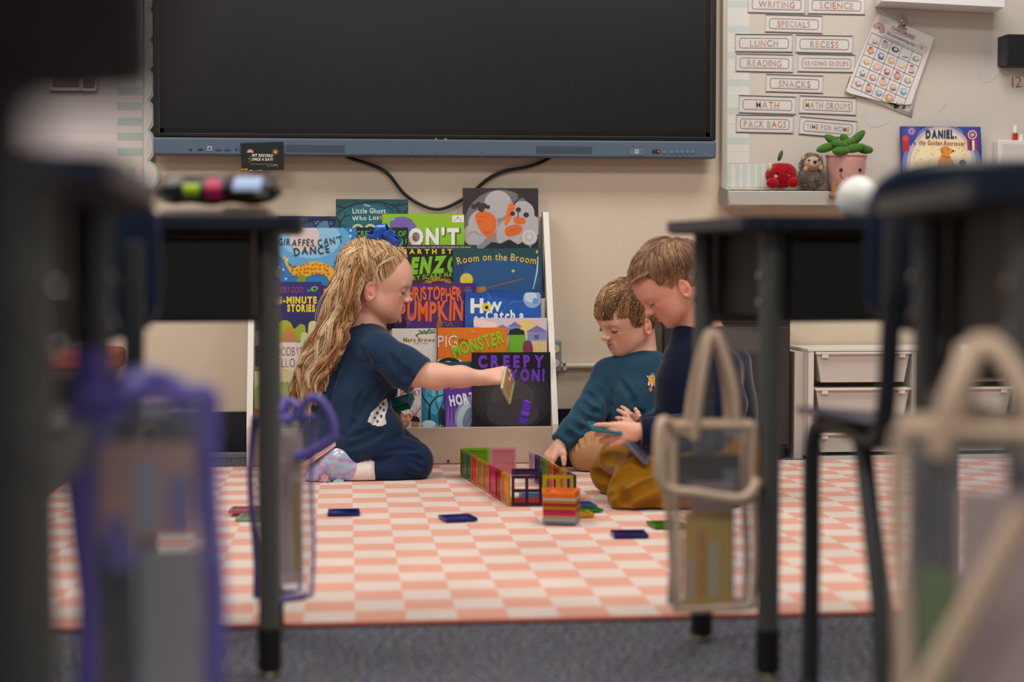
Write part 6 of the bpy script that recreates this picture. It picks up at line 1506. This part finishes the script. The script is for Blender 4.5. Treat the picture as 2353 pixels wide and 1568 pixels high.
# white back-to-school print on the belly side of the shirt
from mathutils.bvhtree import BVHTree
def project_print(target, polys, mats_cols, name, root, lift=.0012):
    """polys: list of (pixel polygon, colour); drop each on the cloth along the camera ray, subdivided so it follows the folds"""
    me = target.data; inv = Vector(parent_world(root).translation)
    bv = BVHTree.FromPolygons([Vector(v.co)+inv for v in me.vertices], [tuple(p.vertices) for p in me.polygons])
    mb = MB(); ms = []
    for li, (poly, col) in enumerate(polys):
        mm = ink(col, .7)
        if mm not in ms: ms.append(mm)
        xs = [p[0] for p in poly]; ys = [p[1] for p in poly]; st = 2.0
        def inside(x, y):
            c = False; n = len(poly)
            for i in range(n):
                x1, y1 = poly[i]; x2, y2 = poly[(i+1) % n]
                if (y1 > y) != (y2 > y) and x < (x2-x1)*(y-y1)/(y2-y1)+x1: c = not c
            return c
        cache = {}
        def hit(x, y):
            if (x, y) not in cache:
                d = ray(x, y).normalized(); h = bv.ray_cast(CAM, d); cache[(x, y)] = None if h[0] is None else h[0]+(h[1] if h[1].dot(d) < 0 else -h[1])*(lift+li*.0003)
            return cache[(x, y)]
        st = 1.0 if (max(xs)-min(xs)) < 30 else 2.0
        y = min(ys)
        while y < max(ys):
            x = min(xs)
            while x < max(xs):
                if inside(x+st/2, y+st/2):
                    q = [hit(x, y), hit(x, y+st), hit(x+st, y+st), hit(x+st, y)]
                    if all(v is not None for v in q) and max((q[i]-q[(i+1) % 4]).length for i in range(4)) < .012: mb.add(q, [(0, 1, 2, 3)], ms.index(mm), True)
                x += st
            y += st
    if mb.f: return mb.build(name, ms, root, world=True)
def circ(cx, cy, rx, ry=None, n=14, a0=0): ry = ry or rx; return [(cx+rx*math.cos(a0+2*PI*k/n), cy+ry*math.sin(a0+2*PI*k/n)) for k in range(n)]
whitep = [(878, 920), (888, 916), (892, 935), (884, 958), (888, 975), (876, 981), (856, 977), (845, 969), (852, 950), (866, 936)]
pp = [(whitep, '#d9d0d0')]
for c_ in ((880, 929, 3), (873, 938, 3), (882, 944, 2.6), (866, 950, 3.2), (860, 961, 2.6), (876, 958, 3), (868, 970, 3)): pp.append((circ(*c_[:2], c_[2], c_[2]*1.25, 10), '#26385c'))
project_print(tee, pp, None, 'chest_print', root)
# leggings
S = SDF(V3(g(690, 1000)[0], YG-.24, 0), V3(g(1012, 800)[0], YG+.26, g(0, 960)[2]), .0026)
S.chain([g(775, 1005, -.05), g(870, 1032, -.09), g(950, 1058, -.115)], [.068, .064, .056], .02); S.chain([g(953, 1068, -.115), g(905, 1083, -.125), g(852, 1088, -.135)], [.050, .041, .033], .012)
S.chain([g(785, 998, .07), g(880, 1012, .10), g(936, 1040, .12)], [.085, .068, .052], .02); S.chain([g(936, 1052, .12), g(840, 1070, .12)], [.046, .032], .012)
S.cut(g(858, 1086, -.135), (-1, 0, -.12), (V3(g(800, 0)[0], YG-.24, 0), V3(g(872, 0)[0], YG-.0, g(0, 1052)[2])))
S.floor(ZR+.0015)
for c_ in ([(875, 1044), (920, 1032), (960, 1034)], [(938, 1048), (958, 1052), (972, 1060)], [(942, 1060), (958, 1068), (968, 1078)], [(860, 1060), (905, 1050)], [(925, 1090), (950, 1098)]): S.crease(c_, .006, .0035, .008)
S.mesh('leggings', cloth('leggings_navy', '#1a2a4a', b=.25, sc=700), root, smooth=2)
# sock
S = SDF(V3(g(770, 1000)[0], YG-.24, 0), V3(g(872, 800)[0], YG+.02, g(0, 1035)[2]), .0018)
S.chain([g(858, 1086, -.135), g(825, 1086, -.138), g(800, 1082, -.14)], [.0345, .0335, .034], .01)
for i in range(5): a = g(850-i*11, 1086, -.137); n2 = 16; S.ell(a, (.0035, .0355-.0004*i, .0355-.0004*i), k=.006)
S.cut(g(861, 1086, -.135), (1, 0, .1)); S.floor(ZR+.001)
S.mesh('sock', cloth('sock_white', '#e9dcd8', b=.5, sc=300), root, smooth=2)
mb = MB()
for k in range(44):
    a = 2*PI*k/44; c0 = g(861, 1086, -.135)
    if c0[2]+.035*math.sin(a) < ZR+.001: continue
    mb.tube([c0+V3(-.001, .0355*math.cos(a), .0355*math.sin(a)), c0+V3(-.013, .0358*math.cos(a), .0358*math.sin(a))], .0017, 5)
o = mb.build('sock_ribbing', MATS['sock_white'], root, world=True); o['kind'] = 'stuff'
# shoes: near one on its toes, sole towards the back
def shoe(dy, q=0):
    S = SDF(V3(g(660, 1000)[0], YG+dy-.07, 0), V3(g(830, 800)[0], YG+dy+.07, g(0, 990)[2]), .0020)
    S.chain([g(782+q, 1046, dy), g(757+q, 1072, dy), g(722+q, 1098, dy)], [.032, .035, .027], .012); S.cone(g(776+q, 1058, dy), g(803+q, 1080, dy), .036, .034, .02); S.cone(g(750+q, 1090, dy), g(775+q, 1098, dy), .022, .02, .02)
    n = nrm(g(700, 1065, 0)-g(752, 1105, 0)); n = nrm((-.62, 0, .78)); S.cut(g(742+q, 1042, dy), n); S.floor(ZR+.001)
    def hol(pts):
        u = pts[:, 0]*60+pts[:, 2]*35; w_ = .5+.5*np.sin(u+3*np.sin(pts[:, 2]*90)); return w_*.9, lin('#a58cc8')[:3]
    def hol2(pts): return np.clip(np.sin(pts[:, 0]*140+pts[:, 2]*90)*np.sin(pts[:, 2]*170-pts[:, 0]*60), 0, 1)*.8, lin('#e3a9bd')[:3]
    S.mesh('shoe_upper', mat('shoe_pearl', '#8fb8cc', .22, vcol='Col', coat=.7), root, [hol, hol2], lin('#9cc4d4')[:3], smooth=1)
    a, b = g(783+q, 1014, dy), g(699+q, 1074, dy); t_ = nrm(b-a); nn = nrm((-.62, 0, .78)); L = np.linalg.norm(b-a); out = []
    for k in range(24):
        an = 2*PI*k/24; u = math.cos(an); v = math.sin(an); wv = .030*(1-.12*u); out.append(a+t_*(L*.5+u*L*.53)+V3(0, 1, 0)*v*wv-nn*.001)
    sl = MB().prism(out, nn*.010).build('sole', mat('shoe_sole', '#d9a9a4', .45), root, world=True, bevel=.003)
    for k in range(4):
        p = a+t_*L*(.15+.22*k)+nn*.0092; MB().ball(p, (.006, .008, .0016), 10, 6).build('tread_spot', mat('tread', '#c98a90', .5), sl, world=True)
shoe(-.145); shoe(.10, 6)
def flatshape(pts, dy, th, nm, m): return MB().prism([at(x, y, YG+dy) for x, y in pts], (0, th, 0)).build(nm, m, root, world=True, bevel=.0015)
st_pts = [(746+(17 if i % 2 == 0 else 10.5)*math.cos(-PI/2+PI*i/6), 1100+(18 if i % 2 == 0 else 11)*math.sin(-PI/2+PI*i/6)) for i in range(12)]
flatshape(st_pts, -.186, .006, 'star_ornament', mat('star_mauve', '#a06a90', .4)); flatshape([(746+(x-746)*.7, 1100+(y-1100)*.7) for x, y in st_pts], -.189, .004, 'star_ornament', mat('star_pale', '#c79aa4', .4))
flatshape([(764, 1116), (765, 1106), (775, 1101), (789, 1103), (791, 1110), (786, 1117)], -.178, .008, 'silver_tab', mat('tab_pearl', '#a8c4d0', .2, coat=.8))
# bow
mbow = mat('bow_blue', '#1552b8', .28, coat=.4, sheen=.2)
bc = np.array(at(878, 549, YG-.02))
bw = thing_b = None
def loopb(d1, d2, L, W_, tw=.004, seed=0):
    r = random.Random(seed); d1 = nrm(d1); d2 = nrm(d2); n3 = np.cross(d1, d2); pts = []
    N_ = 14; vs = []
    for i in range(N_+1):
        a = 2*PI*i/N_; u = (1-math.cos(a))/2; v = math.sin(a)
        c = bc+d1*L*u+n3*L*.30*v*(1 if u > .1 else u*8)
        ww = W_*(.35+.65*math.sin(PI*min(1, u*1.15+.08)/1.25)); vs += [c-d2*ww, c-d2*ww*.3+n3*.003*math.sin(i), c+d2*ww*.35-n3*.003*math.cos(i*2), c+d2*ww]
    return MB().add(vs, [(i*4+k, (i+1)*4+k, (i+1)*4+k+1, i*4+k+1) for i in range(N_) for k in range(3)], 0, True)
for j, (d1, d2, L, W_) in enumerate((((-.95, -.2, .05), (.2, -.45, .85), .048, .022), ((.9, -.25, -.30), (.35, -.35, .85), .056, .021), ((-.05, -.25, .9), (.9, -.3, .1), .044, .021), ((.65, -.5, .40), (.5, .2, -.7), .044, .019), ((-.5, -.6, .35), (.3, -.1, .8), .040, .018))):
    loopb(d1, d2, L, W_).build('bow_loop', mbow, root, world=True, solid=.0012, sub=1)
MB().ball(bc, (.010, .010, .009), 14, 10).build('bow_knot', mbow, root, world=True)
# hair
rg = np.random.default_rng(5)
blonde = [np.array(lin(c)[:3]) for c in ('#e8bf8e', '#cf9c68', '#f6dcb6', '#b5804e', '#edcba0', '#a06c40', '#f3d4a8')]
crown = V3(-.048, 0, .112)
paths = []; cols = []; rad = []
# pulled-back hair from the hairline to the bow
N_ = 16; cnt = 0
while cnt < 1500:
    d = rg.normal(size=3); d /= np.linalg.norm(d); p = surf(CRC+d*CRR, 0); az = math.degrees(math.atan2(abs(p[1]), p[0])); zm = np.interp(az, HAZ, HZ)
    if p[2] < zm or (p[2] < .0): continue
    cnt += 1; ph = rg.random()*6.28; a_ = rg.uniform(.4, 1); out = []
    for j in range(N_):
        t_ = j/(N_-1); q = p*(1-t_)+crown*t_+V3(0, 0, .002); h = .003+.011*math.sin(PI*min(1, t_+.12))*a_+.006*(rg.random() < .04)
        q = surf(q[None], h)[0]+V3(.0018*math.sin(13*t_+ph), .0020*math.cos(11*t_+ph), .0018*math.sin(9*t_+ph))
        out.append(HG.w(*q))
    paths.append(out); cols.append(blonde[rg.integers(7)]*rg.uniform(.75, 1.1)); rad.append(rg.uniform(.0007, .0012))
strands('pulled_back_hair', paths, rad, cols, mhair, root)
# long hair: guides from scalp down the back
gd = [[(866, 556, -.01), (818, 566, -.03), (786, 625, -.04), (765, 705, -.05), (722, 790, -.05), (690, 870, -.05), (668, 950, -.06)],
      [(846, 570, -.05), (806, 600, -.085), (785, 665, -.10), (770, 740, -.105), (738, 815, -.10), (706, 895, -.10), (690, 975, -.10)],
      [(842, 600, -.07), (818, 640, -.10), (805, 690, -.11), (800, 745, -.115), (775, 805, -.12), (745, 870, -.12), (720, 935, -.11)],
      [(838, 640, -.08), (826, 690, -.098), (822, 725, -.10), (806, 765, -.115), (784, 815, -.12), (760, 860, -.125), (742, 905, -.12)],
      [(830, 570, .00), (788, 590, .0), (764, 660, .0), (738, 740, .0), (705, 815, .0), (672, 880, .0), (655, 950, .0)],
      [(840, 575, .05), (795, 600, .08), (770, 670, .09), (745, 745, .09), (712, 820, .08), (690, 890, .07), (672, 960, .06)],
      [(852, 566, -.03), (800, 585, -.06), (776, 650, -.07), (748, 735, -.075), (712, 810, -.075), (690, 895, -.08), (678, 1000, -.08)]]
GD = np.array([[g(*p) for p in q] for q in gd])
def res(G_, n):
    out = []
    for q in G_: s_ = spline([Vector(p) for p in q], 8); idx = np.linspace(0, len(s_)-1, n); out.append([[np.interp(i, range(len(s_)), [v[k] for v in s_]) for k in range(3)] for i in idx])
    return np.array(out)
NS = 34; GR = res(GD, NS); T = np.linspace(0, 1, NS)
paths = []; cols = []; rad = []
for c_ in range(140):
    w_ = rg.dirichlet(np.ones(7)*.35); base = np.tensordot(w_, GR, 1); ph = rg.random(3)*6.28; fr = rg.uniform(15, 24); amp = rg.uniform(.009, .018); cc = blonde[rg.integers(7)]; end = rg.uniform(.72, 1.0)
    off = rg.normal(size=3)*.010
    wave = np.stack([np.sin(fr*T+ph[0]), np.sin(fr*T+ph[1])*.8, .5*np.cos(fr*T+ph[2])], 1)*(amp*np.clip(T*1.6-.08, 0, 1))[:, None]
    core = base+wave+off*np.clip(T*2, 0, 1)[:, None]
    ts = T*end; core = np.stack([np.interp(ts, T, core[:, k]) for k in range(3)], 1)
    nst = 24
    for j in range(nst):
        r1 = rg.normal(size=3)*V3(.0046, .0056, .0046); ph2 = rg.random()*6.28; tt = T
        spread = (.55+.75*np.sin(PI*np.clip(tt*.9+.1, 0, 1)))[:, None]*(1-.45*tt[:, None])
        fly = (rg.random() < .06)*.012
        p = core+r1*spread+np.stack([np.sin(9*tt+ph2), np.cos(8*tt+ph2), np.sin(7*tt+ph2)], 1)*(.0012+fly*tt)[:, None]
        paths.append(p); cols.append(cc*rg.uniform(.72, 1.18)); rad.append(rg.uniform(.0008, .0014))
strands('long_wavy_hair', paths, rad, cols, mhair, root)
# loose curls at the temple and ear
P = []
for (a, b, c2, d2) in (((905, 590), (868, 615), (872, 650), (880, 668)), ((880, 575), (858, 600), (862, 640), (857, 655)), ((893, 580), (880, 600), (876, 630), (884, 645))):
    for j in range(9):
        q = spline([Vector(g(*(np.array(x)+rg.normal(size=2)*1.6), -.092+rg.normal()*.003)) for x in (a, b, c2, d2)], 4); P.append([tuple(v) for v in q])
strands('loose_curls', np.array(P), [.0007]*len(P), [blonde[2]*rg.uniform(.8, 1.1) for _ in P], mhair, root)
# tiles she holds
tile('cream yellow magnetic tile pinched in the reaching hand of the girl', '#e0d2a4', basis(Vector(g(1171, 929, -.150)), (-.377, -.70, .672), (.213, .6, .80)), False)
for k, (dz, c_, nm) in enumerate(((0, '#1a8a4a', 'green'), (.0072, '#0f7a70', 'teal'), (.0144, '#0c6a6c', 'dark teal'))):
    nv_ = nrm(np.cross(nrm((.22, .9, .30)), nrm((.95, -.30, .30)))); nv_ = nv_ if nv_[2] > 0 else -nv_
    o_ = g(887, 955, -.02)+nv_*(dz+.002)
    tile('%s magnetic tile, %s of three lying in the palm of the girl' % (nm, ('lowest', 'middle', 'top')[k]), c_, basis(Vector(o_), (.95, -.30, .30), (.22, .9, .30)))
# ------------------------------------------------------------------ boy in the teal sweatshirt
YB1 = 4.90
def g(px, py, dy=0): return np.array(at(px, py, YB1+dy))
root = thing('person', 'boy in teal sweatshirt with a rocket patch and tan trousers sitting on the rug', 'person', (g(1450, 1050)[0], YB1, 0))
H1 = Head(frame(180+23, 19, -4), 1.04, ear=at(1484, 752, YB1-.065), side=1)
S = SDF(V3(g(1222, 0)[0], YB1-.25, 0), V3(g(1600, 0)[0], YB1+.22, H1.w(0, 0, .12)[2]+.03), .0022)
head_sdf(S, H1)
S.cone(H1.w(-.030, 0, -.05), g(1475, 845), .043, .050, .02); S.cone(H1.w(-.005, 0, -.055), g(1468, 835), .036, .045, .02)
S.chain([g(1472, 870), g(1470, 950), g(1480, 1010)], [.075, .08, .085], .03)
S.chain([g(1400, 868, .02), g(1358, 945, -.03), g(1298, 1012, -.09)], [.042, .032, .020], .02)
Pq = nrm((-.25, .35, -.9)); tips = hand_sdf(S, g(1288, 1019, -.095), (-.62, -.25, -.72), nrm((.3, .25, -.7)), True, [(.35, .55, .35), (.3, .5, .3), (.35, .55, .4), (.45, .6, .4)], (.9, .35), .96, spread=.10)
S.chain([g(1530, 862, -.02), g(1535, 965, -.10), g(1476, 990, -.14)], [.042, .032, .020], .02)
tips2 = hand_sdf(S, g(1474, 988, -.14), (-.78, -.15, .60), (-.3, .8, -.2), False, [(.15, .3, .2), (.1, .3, .2), (.3, .5, .3), (.4, .6, .4)], (1.0, .1), .86, spread=.16)
S.cone(g(1480, 1030, -.02), g(1350, 1045, -.08), .06, .05, .02); S.cone(g(1350, 1050, -.08), g(1440, 1078, -.12), .04, .03, .02); S.cone(g(1480, 1030, .05), g(1400, 1040, .14), .06, .05, .02)
S.floor(ZR+.002)
S.mesh('body', mskin, root, head_paint(H1, '#6f4f30', lip='#b04c56')+tip_paint(tips+tips2), SK, smooth=1)
nails(tips, root, (.3, .25, -.7))
lids(H1, root, slit=True, browcol='#8a6a48')
brown = [np.array(lin(c)[:3]) for c in ('#a37350', '#7d5236', '#c99a6a', '#5a3a24', '#b0845a', '#dcb282', '#6a452c')]
def L1(az, z): return .085 if az < 70 else (.06 if z > .03 else .034)
boy_hair(H1, root, (-.055, .0, .10), L1, 6500, brown, np.random.default_rng(3), hmax=.015, fringe=.031, wild=.012)
S = SDF(V3(g(1262, 0)[0], YB1-.24, g(0, 1075)[2]), V3(g(1600, 0)[0], YB1+.2, g(0, 795)[2]), .0026)
S.chain([g(1470, 850), g(1470, 900), g(1472, 960), g(1476, 1040)], [.066, .086, .088, .095], .03); S.ell(g(1448, 930, -.03), (.06, .07, .09), k=.03)
S.chain([g(1455, 850), g(1405, 864, .02)], [.062, .052], .03); S.chain([g(1480, 850), g(1532, 860, -.02)], [.062, .052], .03)
S.chain([g(1400, 866, .02), g(1378, 910, -.005), g(1352, 950, -.035), g(1318, 990, -.07), g(1290, 1016, -.092)], [.053, .048, .046, .040, .033], .02)
S.chain([g(1535, 864, -.02), g(1548, 965, -.09), g(1482, 992, -.13)], [.05, .045, .035], .02)
d_ = nrm(g(1290, 1016, -.092)-g(1318, 990, -.07)); S.cut(g(1286, 1020, -.093), d_, (V3(g(1262, 0)[0], YB1-.2, g(0, 1075)[2]), V3(g(1322, 0)[0], YB1, g(0, 975)[2])))
for c_ in ([(1340, 925), (1360, 945), (1378, 950)], [(1332, 948), (1352, 966), (1370, 968)], [(1315, 970), (1335, 988), (1350, 985)], [(1298, 992), (1318, 1008)], [(1392, 875), (1402, 910), (1400, 940)], [(1425, 875), (1452, 915), (1462, 950)], [(1428, 975), (1455, 955), (1480, 950)], [(1408, 930), (1425, 965)], [(1372, 890), (1385, 915)], [(1350, 905), (1375, 925)]): S.crease(c_)
S.folds([(.0012, 40, 10, 50, .7, 3.2), (.0010, 50, 0, -40, 1.9, 3.0)])
mteal = cloth('sweat_teal', '#27495f', b=.3)
sw = S.mesh('sweatshirt', mteal, root, smooth=2)
cc = g(1463, 830, -.004); n_ = 28
ring = [tuple(cc+V3(.062*math.cos(2*PI*k/n_), .052*math.sin(2*PI*k/n_), .016*math.cos(2*PI*k/n_)+.010*math.sin(2*PI*k/n_))) for k in range(n_)]
MB().tube(ring, .0075, 8, closed=True).build('collar_rib', mat('rib_teal', '#234257', .85, bump=.5, bscale=350), root, world=True)
rk = [([(1492, 881), (1489, 870), (1493, 863), (1499, 858), (1503, 860), (1505, 868), (1505, 875), (1502, 886), (1497, 887)], '#e8a024'), ([(1496, 863), (1500, 857), (1503, 856.5), (1505, 862)], '#2f7090'),
      (circ(1500, 867.5, 3), '#e8ded0'), (circ(1500, 867.5, 1.8), '#26324a'), ([(1489, 876), (1492, 880), (1492, 888), (1488, 886)], '#ddd5cb'), ([(1504, 878), (1506.5, 879), (1504, 888), (1501.5, 889)], '#ddd5cb'), ([(1496, 880), (1498, 880), (1498, 890), (1495, 889)], '#ddd5cb'),
      ([(1490, 893), (1494, 889), (1498, 892), (1498, 898), (1494, 903), (1490, 898)], '#d8401e'), ([(1492.5, 894), (1494, 892), (1496, 895), (1494, 899)], '#e8a024'),
      ([(1487.5+(3.4 if i % 2 == 0 else 1.3)*math.cos(i*PI/6), 866+(3.4 if i % 2 == 0 else 1.3)*math.sin(i*PI/6)) for i in range(12)], '#e6e2dc')]
project_print(sw, rk, None, 'rocket_patch', root)
# tan trousers
S = SDF(V3(g(1285, 0)[0], YB1-.22, 0), V3(g(1600, 0)[0], YB1+.26, g(0, 975)[2]), .0026)
S.chain([g(1500, 1025, -.02), g(1420, 1030, -.06), g(1358, 1038, -.085)], [.085, .070, .060], .02); S.chain([g(1362, 1048, -.09), g(1400, 1066, -.12), g(1450, 1075, -.13)], [.052, .040, .036], .015)
S.chain([g(1490, 1025, .05), g(1400, 1040, .13)], [.08, .05], .02); S.ell(g(1352, 1052, -.085), (.050, .052, .045), k=.02)
S.floor(ZR+.0015)
for c_ in ([(1322, 1008), (1328, 1030)], [(1338, 1001), (1342, 1024)], [(1354, 999), (1356, 1018)], [(1372, 998), (1370, 1016)], [(1318, 1020), (1316, 1042)], [(1395, 1035), (1385, 1062)]): S.crease(c_, .005, .0035, .007)
S.folds([(.0010, 60, 20, 30, .4, 2.9)])
S.mesh('trousers', cloth('trouser_tan', '#b98a62', b=.2, sc=600), root, smooth=2)
S = SDF(V3(g(1240, 0)[0], YB1-.1, 0), V3(g(1360, 0)[0], YB1+.2, g(0, 1015)[2]), .0022)
S.chain([g(1315, 1050, .03), g(1288, 1056, .03), g(1276, 1062, .03)], [.030, .026, .018], .01); S.floor(ZR+.001)
S.mesh('shoe', mat('shoe_camo', '#17171a', .8, var=.35, vscale=60, col2='#4a474a', bump=.5, bscale=300), root, smooth=1)

# ------------------------------------------------------------------ boy in the navy sweatshirt
YB2 = 4.22
def g(px, py, dy=0): return np.array(at(px, py, YB2+dy))
root = thing('person', 'boy in dark navy top and mustard trousers kneeling behind the right desk, head bowed', 'person', (g(1620, 1100)[0], YB2, 0))
H2 = Head(frame(180, 37), 1.0, ear=at(1571, 665, YB2-.075), side=1)
S = SDF(V3(g(1315, 0)[0], YB2-.30, 0), V3(g(1760, 0)[0], YB2+.24, H2.w(-.03, 0, .12)[2]+.06), .0022)
head_sdf(S, H2)
S.cone(H2.w(-.035, 0, -.045), g(1625, 790), .045, .052, .02); S.cone(H2.w(-.012, 0, -.05), g(1610, 775), .037, .045, .02)
S.chain([g(1632, 830), g(1640, 930), g(1660, 1030)], [.08, .085, .09], .03)
S.chain([g(1640, 850, -.10), g(1612, 985, -.14), g(1475, 992, -.17)], [.042, .034, .022], .02)
PnA = nrm((-.15, .75, -.65)); tA = hand_sdf(S, g(1466, 992, -.172), (-.96, -.06, -.10), nrm((-.1, .92, -.25)), False, [(.12, .40, .30), (.30, .60, .40), (.36, .62, .42), (.42, .65, .45)], (.30, .6), 1.06, spread=.13, k=.003)
S.chain([g(1630, 850, .09), g(1570, 970, .08), g(1500, 1000, -.03)], [.042, .034, .022], .02)
tB = hand_sdf(S, g(1496, 1000, -.035), (-.95, -.15, .1), (0, -.7, .6), True, [(.3, .5, .3)]*4, (.7, .4), 1.0)
S.cone(g(1650, 1060, -.05), g(1450, 1120, -.12), .07, .045, .02); S.cone(g(1450, 1120, -.12), g(1620, 1150, -.12), .04, .03, .02); S.cone(g(1650, 1050, .08), g(1410, 1080, .10), .07, .045, .02)
S.floor(ZR+.002)
S.mesh('body', mskin, root, head_paint(H2, '#8a6444', lip='#b8525c', cheek='#d67a66')+tip_paint(tA+tB), lin('#dfa289')[:3], smooth=1)
nails(tA, root, (-.1, .92, -.25)); lids(H2, root, slit=True, browcol='#a8805c', lash='#6a4a3a')
sandy = [np.array(lin(c)[:3]) for c in ('#a67a5c', '#875e46', '#bd9372', '#704a36', '#b28866')]
HZs = HZ[:]
def L2(az, z): return .050 if (z > .07) else (.022 if z > .03 else .014)
boy_hair(H2, root, (-.065, .0, .085), L2, 6000, sandy, np.random.default_rng(8), h0=.002, hmax=.016, fringe=.074, lift=.05)
S = SDF(V3(g(1448, 0)[0], YB2-.27, g(0, 1085)[2]), V3(g(1775, 0)[0], YB2+.24, g(0, 735)[2]), .0028)
S.chain([g(1612, 795), g(1622, 840), g(1628, 930), g(1645, 1050)], [.062, .110, .118, .120], .03); S.ell(g(1585, 900), (.085, .09, .11), k=.04)
S.chain([g(1600, 785), g(1585, 775)], [.052, .046], .02)
for dy in (-.09, .09): S.cone(g(1625, 830), g(1645, 850, dy), .07, .058, .03)
S.chain([g(1645, 850, -.10), g(1665, 930, -.14), g(1625, 990, -.15), g(1540, 998, -.165), g(1480, 993, -.172)], [.058, .054, .052, .044, .037], .02)
S.chain([g(1640, 850, .10), g(1580, 970, .08), g(1485, 987, -.03)], [.056, .050, .036], .02)
S.cut(g(1467, 992, -.172), (-1, 0, 0)); S.folds([(.0016, 40, 10, 60, .9, 3.0)])
S.mesh('sweatshirt', cloth('top_navy', '#0d1630', b=.3), root, smooth=2)
S = SDF(V3(g(1325, 0)[0], YB2-.30, 0), V3(g(1780, 0)[0], YB2+.28, g(0, 985)[2]), .0030)
S.chain([g(1680, 1060, -.06), g(1560, 1095, -.13), g(1462, 1118, -.165)], [.10, .082, .064], .02); S.chain([g(1445, 1140, -.16), g(1520, 1152, -.16), g(1660, 1160, -.15)], [.052, .050, .046], .02)
S.chain([g(1650, 1040, .08), g(1500, 1060, .10), g(1412, 1078, .10)], [.10, .078, .062], .02); S.chain([g(1405, 1090, .10), g(1440, 1120, .08), g(1560, 1130, .08)], [.050, .052, .05], .02)
S.cone(g(1470, 1075, -.12), g(1420, 1052, .0), .05, .05, .04)
S.floor(ZR+.0015)
for c_ in ([(1392, 1150), (1430, 1110), (1470, 1085), (1520, 1075)], [(1412, 1172), (1450, 1140), (1490, 1118), (1530, 1105)], [(1400, 1118), (1430, 1092), (1462, 1072)], [(1352, 1088), (1380, 1096), (1410, 1098)], [(1368, 1062), (1400, 1052), (1430, 1055)], [(1350, 1110), (1372, 1128)], [(1440, 1180), (1480, 1165), (1520, 1160)], [(1425, 1130), (1440, 1160)], [(1470, 1058), (1500, 1068)]): S.crease(c_, .011, .008, .016)
S.folds([(.0022, 40, 10, -60, .4, 3.0)])
S.mesh('trousers', cloth('trouser_mustard', '#96660e', b=.3, sc=500), root, smooth=2)
# tiles in his hands
tile('teal magnetic tile pinched in the fingers of the boy in navy', '#0c8a9c', basis(Vector(g(1430, 998, -.20)), (-.97, -.06, .14), (-.05, .98, .16)))
tile('clear lilac magnetic tile held upright by the boy in navy', '#8a86a4', basis(Vector(g(1437, 1022, -.205)), (.62, .1, -.62), (.55, .9, .5)))
tile('crimson magnetic tile just behind the lilac one in the hand of the boy in navy', '#a81c40', basis(Vector(g(1445, 1016, -.176)), (.62, .1, -.62), (.55, .9, .5)))
tile('green teal magnetic tile under the hand of the boy in navy', '#0f8a5c', basis(Vector(g(1462, 1014, -.16)), (.85, .1, -.30), (.3, .9, .4)))
